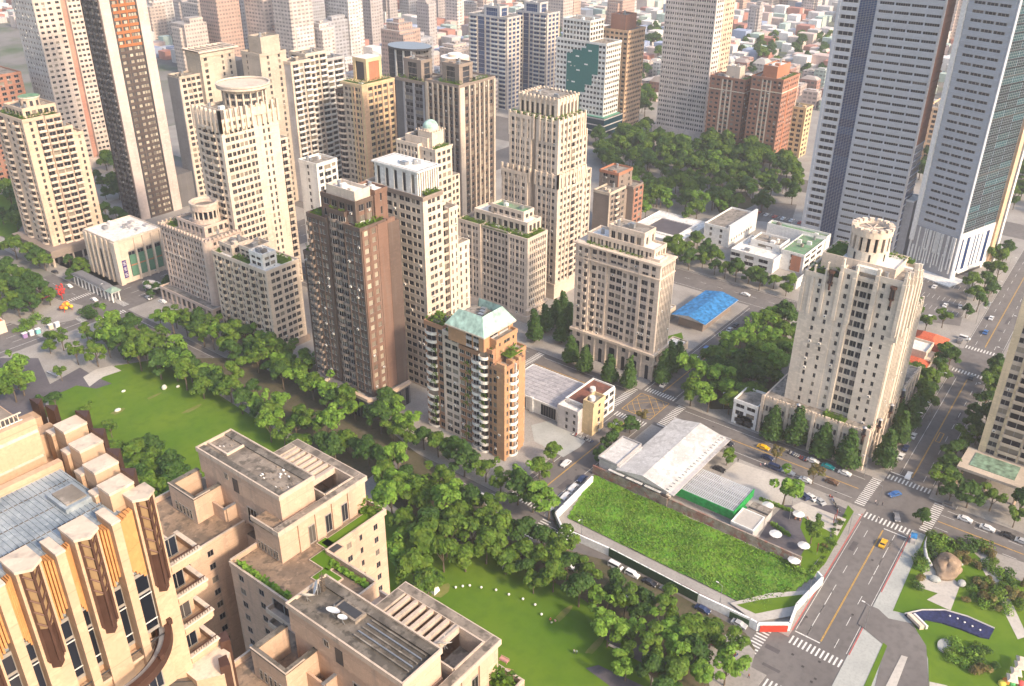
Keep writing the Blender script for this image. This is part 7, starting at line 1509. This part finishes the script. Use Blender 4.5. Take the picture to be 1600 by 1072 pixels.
def skinned(sit):
    o = body(1, sit); bpy.context.view_layer.objects.active = o
    if not o.data.skin_vertices:
        bpy.ops.object.select_all(action='DESELECT'); o.select_set(True); bpy.ops.mesh.customdata_skin_add()
    rad = [.15, .14, .15, .06, .11, .06, .045, .035, .06, .045, .035, .10, .065, .045, .04, .10, .065, .045, .04]
    for v, r_ in zip(o.data.skin_vertices[0].data, rad): v.radius = (r_, r_)
    dg = bpy.context.evaluated_depsgraph_get(); dg.update(); me = bpy.data.meshes.new_from_object(o.evaluated_get(dg)); bpy.data.objects.remove(o); return me
SKIN = plain('skin', (.48, .30, .22), .6); HAIR = plain('dark_hair', (.02, .015, .012), .6); TROU = plain('dark_trousers', (.04, .045, .07), .8)
PM = {}
for sit in (False, True):
    me = skinned(sit); me.materials.clear(); [me.materials.append(m_) for m_ in (SKIN, CLOTH, TROU, HAIR)]; dz = .75 if sit else 0
    for p in me.polygons:
        c_ = p.center; z = c_.z+dz
        p.material_index = 3 if z > 1.7 else (0 if z > 1.5 or (abs(c_.x) > .2 and z < 1.1 and (not sit or c_.y < .3) and z > .8) else (1 if z > .98 else 2))
        if sit and z < .98: p.material_index = 2
    PM[sit] = me
def person(px, py, col, lab, sit=False, z=.2, grp=None):
    x, y = gp(px, py, .8 if not sit else .3); t = empty('person', x, y, z, rnd.uniform(0, 6), lab, 'person', grp)
    o = bpy.data.objects.new('body', PM[sit]); C.objects.link(o); o.parent = t; o.color = (*col, 1); return t
for q in ((860, 968, (.4, .12, .05), 'person in a rust top sitting on the lawn near the white bag', True), (862, 974, (.7, .68, .6), 'person in pale clothes sitting with the lawn group', True), (867, 971, (.6, .35, .35), 'person in pink sitting with the lawn group', True), (897, 1019, (.75, .75, .75), 'person in white standing on the lawn', False), (901, 1020, (.2, .3, .3), 'person in grey-green standing beside the one in white', False),
    (1153, 1040, (.05, .05, .06), 'person in black at the park corner, left one', False), (1159, 1042, (.06, .06, .1), 'person in black at the park corner, right one', False), (1170, 1043, (.05, .05, .05), 'person in dark clothes at the kerb of the park corner', False), (1170, 1057, (.5, .12, .05), 'person in red at the bottom of the park corner', False),
    (1368, 785, (.6, .5, .5), 'person walking over the avenue crossing in pale clothes', False), (1379, 788, (.1, .1, .12), 'person in dark clothes in the middle of the crossing', False), (1372, 812, (.1, .08, .08), 'person on the zebra crossing below the junction', False), (1195, 727, (.7, .6, .6), 'person in white by the plaza edge', False), (1188, 728, (.6, .3, .3), 'person in pink by the plaza edge', False), (1153, 720, (.08, .08, .08), 'person in black beside the plaza tree', False), (1558, 877, (.3, .2, .2), 'person walking on the right-hand park path', False)):
    person(*q[:4], sit=q[4])

# ================================================================ street furniture and small things
def lampp(px, py, lab, grp='street lamps'):
    x, y = gp(px, py); t = empty('street_lamp', x, y, .14, rnd.choice([0, pi/2, pi]), lab, 'street lamp', grp); b = MB(); b.tube((0, 0, 0), (0, 0, 7.6), .09, METAL, 8, .06); b.tube((0, 0, 7.6), (1.4, 0, 8.2), .05, METAL, 6); b.build('pole', t, rel=False); b = MB(); b.box(1.2, -.14, 8.1, 2.0, .14, 8.25, WHT); b.build('lamp_head', t, rel=False)
for px, py, lab in ((908, 842, 'pale street lamp rising over the fence corner'), (1124, 948, 'pale street lamp over the lower fence stretch'), (286, 580, 'street lamp in the gap of the park trees'), (1350, 745, 'street lamp at the podium corner'), (990, 238, 'tall street lamp at the far boulevard'), (1372, 790, 'street lamp in the crossing corner'), (1233, 812, 'lamp in the café garden'), (160, 470, 'street lamp beside the colonnade end'), (1130, 640, 'street lamp beside the white stall'), (1450, 660, 'street lamp halfway up the avenue')): lampp(px, py, lab)
for i in range(9):
    for sd in (0, 1):
        x = 205+i*36
        if 250 < x < 284: continue
        t = empty('street_lamp', x, mainy(x, sd)+(-.8 if sd == 0 else .8), .14, pi/2 if sd == 0 else -pi/2, 'grey street lamp on the %s kerb of the avenue' % ('right' if sd == 0 else 'left'), 'street lamp', 'lamps along the avenue, '+('right' if sd == 0 else 'left'))
        b = MB(); b.tube((0, 0, 0), (0, 0, 8.2), .1, METAL, 8, .06); b.tube((0, 0, 8.2), (1.8, 0, 8.8), .06, METAL, 6); b.build('pole', t, rel=False); b = MB(); b.box(1.6, -.16, 8.7, 2.5, .16, 8.85, WHT); b.build('lamp_head', t, rel=False)
def parasol(px, py, r_, lab, col=WHT):
    x, y = gp(px, py, 2.4); t = empty('parasol', x, y, .2, 0, lab, 'parasol', 'white parasols of the café garden'); b = MB(); b.tube((0, 0, 0), (0, 0, 2.6), .05, DARK); b.build('pole', t, rel=False); b = MB(); b.cyl(0, 0, r_, 2.2, 2.85, col, 10, r1=.12); b.build('canopy', t, rel=False); b = MB(); b.cyl(0, 0, .5, .7, .76, W['redbrown'], 12); b.cyl(0, 0, .08, 0, .7, DARK, 8)
    o = b.build('table', None, loc=(0, 0, 0)); o.location = (x+1.2, y+.4, .2); tag(o, 'small café table beside the '+lab, 'table')
for q in ((1200, 789, 1.9, 'white parasol nearest the netted shed'), (1248, 803, 1.9, 'white parasol above the red chairs'), (1212, 834, 2.0, 'white parasol on the dark terrace left of the round tree'), (1256, 852, 1.9, 'patterned pale parasol under the round tree'), (1241, 875, 1.9, 'white parasol at the lowest hedge')): parasol(*q)
REDP = plain('red_paint', (.55, .04, .03), .5)
for px, py, lab in ((1276, 868, 'red feather banner at the lower end of the dark terrace'), (1306, 815, 'red feather banner by the avenue pavement'), (1302, 822, 'shorter red feather banner by the dark forecourt')):
    x, y = gp(px, py); t = empty('banner_flag', x, y, .2, .6, lab, 'banner'); b = MB(); b.tube((0, 0, 0), (0, 0, 4.2), .04, METAL); b.build('pole', t, rel=False); b = MB(); b.prism([(0, -.02), (.75, -.02), (.75, .02), (0, .02)], .9, 4.1, REDP); b.build('flag', t, rel=False)
for i, (px, py) in enumerate(((1243, 811), (1250, 813), (1262, 812), (1241, 806))):
    x, y = gp(px, py); t = empty('bench', x, y, .2, .3*i, 'red café bench under the parasol, number from the left '+['first', 'second', 'last', 'uppermost'][i], 'bench', 'red café benches'); b = MB(); b.box(-.8, -.2, .4, .8, .2, .48, W['redbrown']); b.build('seat', t, rel=False); b = MB(); b.box(-.7, -.18, 0, -.6, .18, .4, W['redbrown']); b.box(.6, -.18, 0, .7, .18, .4, W['redbrown']); b.build('leg_frame', t, rel=False)
# white garden lamps set in a curve on the lawn, white boulders and sculptures
for i, (px, py) in enumerate(((712, 919), (723, 917), (734, 916), (752, 919), (775, 923), (795, 930), (817, 937), (836, 946), (846, 961))):
    x, y = gp(px, py, .4); b = MB(); b.ball(0, 0, .55, .38, .38, .35, WHT, 12, 8); b.cyl(0, 0, .12, 0, .35, METAL, 8); o = b.build('garden_lamp', loc=(0, 0, 0)); o.location = (x, y, .2); tag(o, 'white round garden lamp in the curved row on the lawn', 'garden lamp', 'white lamps on the lawn')
STO = plain('white_boulder_stone', (.62, .61, .55), .8, var=.15)
for q in ((257, 607, 1.1, 1.2, 'upright white boulder near the trees on the upper lawn'), (193, 611, .9, .4, 'flat pale stone on the upper lawn'), (184, 641, 1.3, .6, 'broad white boulder on a worn patch of lawn'), (278, 604, .8, .5, 'small grey stone by the tree edge'), (789, 887, 1.1, .8, 'smooth pale rounded stone on the lower lawn')):
    x, y = gp(q[0], q[1], .4); b = MB(); b.ball(0, 0, q[3]*.6, q[2], q[2]*.75, q[3], STO, 12, 8); o = b.build('boulder', loc=(0, 0, 0), smooth=True); o.location = (x, y, .15); tag(o, q[4], 'boulder')
x, y = gp(680, 925); b = MB(); b.prism([(-1.4, -1), (1.2, -.8), (1.4, .8), (-1, 1)], 0, 3.2, WHT, scale=.35); b.ball(.1, .1, 3.6, .7, .6, .7, WHT, 10, 6); o = b.build('sculpture', loc=(0, 0, 0)); o.location = (x, y, .2); tag(o, 'white abstract sculpture on the lawn behind the pergola roof', 'sculpture')
for q in ((970, 1017, .62, 'long pale bench beam lying on the lawn edge'), (82, 585, .3, 'pale low wall slab at the upper lawn corner')): x, y = gp(q[0], q[1], .3); b = MB(); b.box(-3.6, -.35, .25, 3.6, .35, .5, W['pgrey']); b.box(-3.2, -.3, 0, -2.8, .3, .25, DARK); b.box(2.8, -.3, 0, 3.2, .3, .25, DARK); o = b.build('bench', loc=(0, 0, 0)); o.location = (x, y, .2); o.rotation_euler[2] = -pi/2+.1; tag(o, q[3], 'bench')
# shell-roofed sculpture pavilion, curved pool and oval slab of the right-hand park
SH = roofmat('shell_stone', (.24, .17, .12), (.33, .24, .17), (.17, .125, .09)); x, y = gp(1478, 892); t = empty('shell_pavilion', x, y, .2, 0, 'brown ribbed shell-shaped pavilion with a curled horn in the sculpture garden', 'pavilion'); b = MB(); n, k = 40, 12
for j in range(k+1):
    for i in range(n):
        a, e_ = 2*pi*i/n, pi/2*j/k; R_ = (1+.05*sin(9*e_+2*cos(a)))*(1+.10*sin(2*a+1)+.05*sin(5*a)); b.v.append((5.2*R_*cos(a)*cos(e_)**.7, (4.0+1.2*cos(a))*R_*sin(a)*cos(e_)**.7, 3.3*sin(e_)*(1+.35*cos(a))))
for j in range(k):
    for i in range(n): q = j*n; b.f.append((q+i, q+(i+1) % n, q+n+(i+1) % n, q+n+i)); b.m.append(b.mi(SH))
b.build('shell', t, rel=False)
b = MB(); [b.ball(*p, M_PALE, 10, 6) for p in ((-3.5, -5.2, .5, 1.6, 1.2, .8), (-6.5, 1.5, .5, 1.4, 1.8, .8), (5.8, -2.5, .4, 1.5, 1.3, .7), (4.6, 4.6, .5, 1.6, 1.1, .9))]; b.build('boulder', t, rel=False)
b = MB(); P = [(-1.5, 4.2, .5), (-1, 6.0, 2.6), (.4, 7.2, 4.4), (2.2, 7.8, 5.4), (4.2, 8.0, 5.8)]; [b.tube(P[i], P[i+1], .8-.18*i, METAL, 10, .62-.18*i) for i in range(4)]; b.build('horn', t, rel=False)
P = []; 
for f in range(13): a = f/12; P.append(gp(1415+a*138, 966-34*sin(pi*a*.55+.1)*(1-a*.2)+a*36+ (0)))
TOP = [(1413,962),(1440,956),(1475,956),(1510,966),(1553,985)]; BOT = [(1545,1000),(1530,997),(1500,985),(1470,975),(1445,970),(1436,985)]
b = MB(); b.prism([gp(*q) for q in TOP+BOT], .15, .7, plain('dark_blue_pool', (.03, .035, .10), .15, var=.2)); 
o = b.build('pool_basin', loc=(*gp(1490, 975), 0)); tag(o, 'dark blue crescent pool basin with small fountains on the lawn', 'pool')
b = MB(); Q = [gp(*q) for q in TOP]; [b.tube((*Q[i], .8), (*Q[i+1], .8), .22, W['pgrey'], 6) for i in range(4)]; b.build('rim', o)
b = MB(); [b.ball(gp(px, py)[0], gp(px, py)[1], .9, .3, .3, .25, WHT, 8, 5) for px, py in ((1483, 966), (1495, 970), (1506, 976), (1518, 982), (1530, 988))]; b.build('fountain_head', o)
x, y = gp(1476, 1011); b = MB(); b.prism([(2.6*cos(a), 1.9*sin(a)) for a in [2*pi*i/24 for i in range(24)]], 0, .5, M_PAVEG); o = b.build('stone_disc', loc=(0, 0, 0)); o.location = (x, y, .2); tag(o, 'grey oval stone disc on the lawn below the crescent pool', 'stone disc')
x0, y0 = gp(1422, 970); b = MB(); P0, P1 = gp(1416, 965), gp(1436, 985); dx, dy = P1[0]-P0[0], P1[1]-P0[1]; b.prism([P0, P1, (P1[0]+.8, P1[1]-.9), (P0[0]+.8, P0[1]-.9)], .2, 1.6, W['cream']); b.prism([(P0[0]+1.3, P0[1]-1.3), (P1[0]+1.3, P1[1]-1.3), (P1[0]+1.7, P1[1]-1.7), (P0[0]+1.7, P0[1]-1.7)], .2, 1.4, WHT); o = b.build('barrier', loc=(x0, y0, 0)); tag(o, 'pale stone barrier blocks at the pool drive entrance', 'barrier')
for i, (px, py) in enumerate(((1594, 1040), (1588, 1050), (1582, 1060), (1597, 1032))): x, y = gp(px, py, 2.4); t = empty('market_stall', x, y, .2, .3, 'cream-roofed stall in the corner market, '+['second from the top', 'third from the top', 'lowest', 'topmost'][i], 'stall', 'cream-roofed stalls'); b = MB(); b.prism([(-1.5, -1.3), (1.5, -1.3), (1.5, 1.3), (-1.5, 1.3)], 2.2, 2.8, W['cream'], scale=.5); b.build('roof', t, rel=False); b = MB(); [b.cyl(p, q, .05, 0, 2.2, METAL, 6) for p in (-1.4, 1.4) for q in (-1.2, 1.2)]; b.build('post', t, rel=False)
for i, (px, py, c_) in enumerate(((1572, 1066, (.7, .25, .05)), (1580, 1068, (.1, .4, .15)), (1565, 1070, (.7, .6, .1)), (1594, 1070, (.6, .1, .1)))): x, y = gp(px, py); b = MB(); b.cyl(0, 0, 1.0, 0, .3, CLOTH, 10); b.dome(0, 0, 1.0, .3, .8, CLOTH, 10, 4); o = b.build('play_equipment', loc=(0, 0, 0)); o.location = (x, y, .2); o.color = (*c_, 1); tag(o, ['orange', 'green', 'yellow', 'red'][i]+' domed play piece at the bottom right corner', 'play piece')
x, y = gp(1427, 842, 1.2); t = empty('street_kiosk', x, y, .14, .2, 'small blue-roofed kiosk with scooters at the avenue corner', 'kiosk'); b = MB(); b.box(-1.4, -.9, 2.2, 1.4, .9, 2.4, BLUE); b.build('roof', t, rel=False); b = MB(); b.box(-1.2, -.7, 0, 1.2, .7, 1.1, W['pgrey']); [b.cyl(p, q, .05, 0, 2.2, METAL, 6) for p in (-1.2, 1.2) for q in (-.7, .7)]; b.build('frame', t, rel=False)
# festival lanterns and red frame at the left
ORG = plain('orange_lantern', (.75, .20, .04), .5); YLW = plain('yellow_lantern', (.80, .50, .03), .5)
x, y = gp(104, 485); t = empty('lantern_display', x, y, .2, 0, 'orange and yellow flower lantern figure standing on the left plaza', 'lantern display'); b = MB(); [b.ball(rnd.uniform(-2.5, 2.5), rnd.uniform(-2.5, 2.5), rnd.uniform(1.4, 3.4), .9, .9, .8, rnd.choice([ORG, YLW]), 8, 5) for i in range(11)]; b.build('lantern', t, rel=False); b = MB(); [b.tube((p, q, 0), (p*.6, q*.6, 2.6), .12, REDP) for p in (-2, 2) for q in (-2, 2)]; b.build('stand', t, rel=False)
x, y = gp(60, 478); t = empty('lantern_display', x, y, .2, 0, 'yellow and red lantern cluster on a pole at the pond side', 'lantern display'); b = MB(); [b.ball(rnd.uniform(-1.6, 1.6), rnd.uniform(-1.6, 1.6), rnd.uniform(2.6, 3.6), .7, .7, .5, rnd.choice([ORG, YLW, YLW]), 8, 5) for i in range(6)]; b.build('lantern', t, rel=False); b = MB(); b.tube((0, 0, 0), (0, 0, 2.8), .12, METAL); b.build('pole', t, rel=False)
x, y = gp(98, 468); t = empty('red_ornament_tree', x, y, .2, 0, 'dark red ornament tree of hanging balls beside the lantern figure', 'ornament'); b = MB(); b.tube((0, 0, 0), (0, 0, 7), .2, REDP); b.build('trunk', t, rel=False); b = MB(); [b.ball(rnd.uniform(-1.6, 1.6), rnd.uniform(-1.6, 1.6), rnd.uniform(2.5, 7.5), .45, .45, .45, REDP, 8, 5) for i in range(26)]; b.build('ornament_ball', t, rel=False)
b = MB(); Q = [gp(*q) for q in ((30, 485), (48, 476), (95, 462))]; [b.tube((*Q[i], 1.4), (*Q[i+1], 1.4), .3, REDP, 6) for i in range(2)]; [b.tube((*q, .1), (*q, 1.4), .15, REDP, 6) for q in Q]; o = b.build('red_railing', loc=(*Q[0], 0)); tag(o, 'thick red railing round the lantern pond', 'railing')
low('shop', 'small orange-roofed shop at the left edge by the boulevard', 'shop', *gp(-20, 530), *[c_+9 for c_ in gp(-20, 530)], 5, W['cream'], ORG)
(x0, y0), (x1, y1) = gp(40, 528), gp(100, 508); 
for i in (0, 1, 2, 4, 5): f = i/6; x, y = x0+(x1-x0)*f, y0+(y1-y0)*f; b = MB(); b.box(-.9, -.6, 0, .9, .6, 2.2, CLOTH); b.box(-1.1, -.9, 2.2, 1.1, .9, 2.35, WHT); o = b.build('booth', loc=(0, 0, 0)); o.location = (x, y, .15); cc = [(.3, .2, .4), (.6, .6, .6), (.2, .5, .5), (.5, .5, .5), (.6, .5, .4), (.7, .7, .7), (.4, .4, .45)][i]; o.color = (*cc, 1); tag(o, ['purple', 'pale grey', 'turquoise', 'mid grey', 'tan', 'white', 'slate'][i]+' street booth on the boulevard pavement', 'booth', 'booths on the boulevard pavement')

# ================================================================ haze over the whole city
hz = bpy.data.materials.new('haze'); hz.use_nodes = True; t = hz.node_tree; t.nodes.clear(); o_ = N(t, 'ShaderNodeOutputMaterial'); pv = N(t, 'ShaderNodeVolumePrincipled')
pv.inputs['Color'].default_value = (.95, .93, .95, 1); pv.inputs['Density'].default_value = HAZE; pv.inputs['Anisotropy'].default_value = .2
t.links.new(pv.outputs[0], o_.inputs['Volume'])
b = MB(); b.box(-950, -1550, -1, 4550, 4550, 192, hz)
o = b.build('haze'); o['kind'] = 'stuff'; o['label'] = 'pale haze lying over the far city'; o['category'] = 'haze'
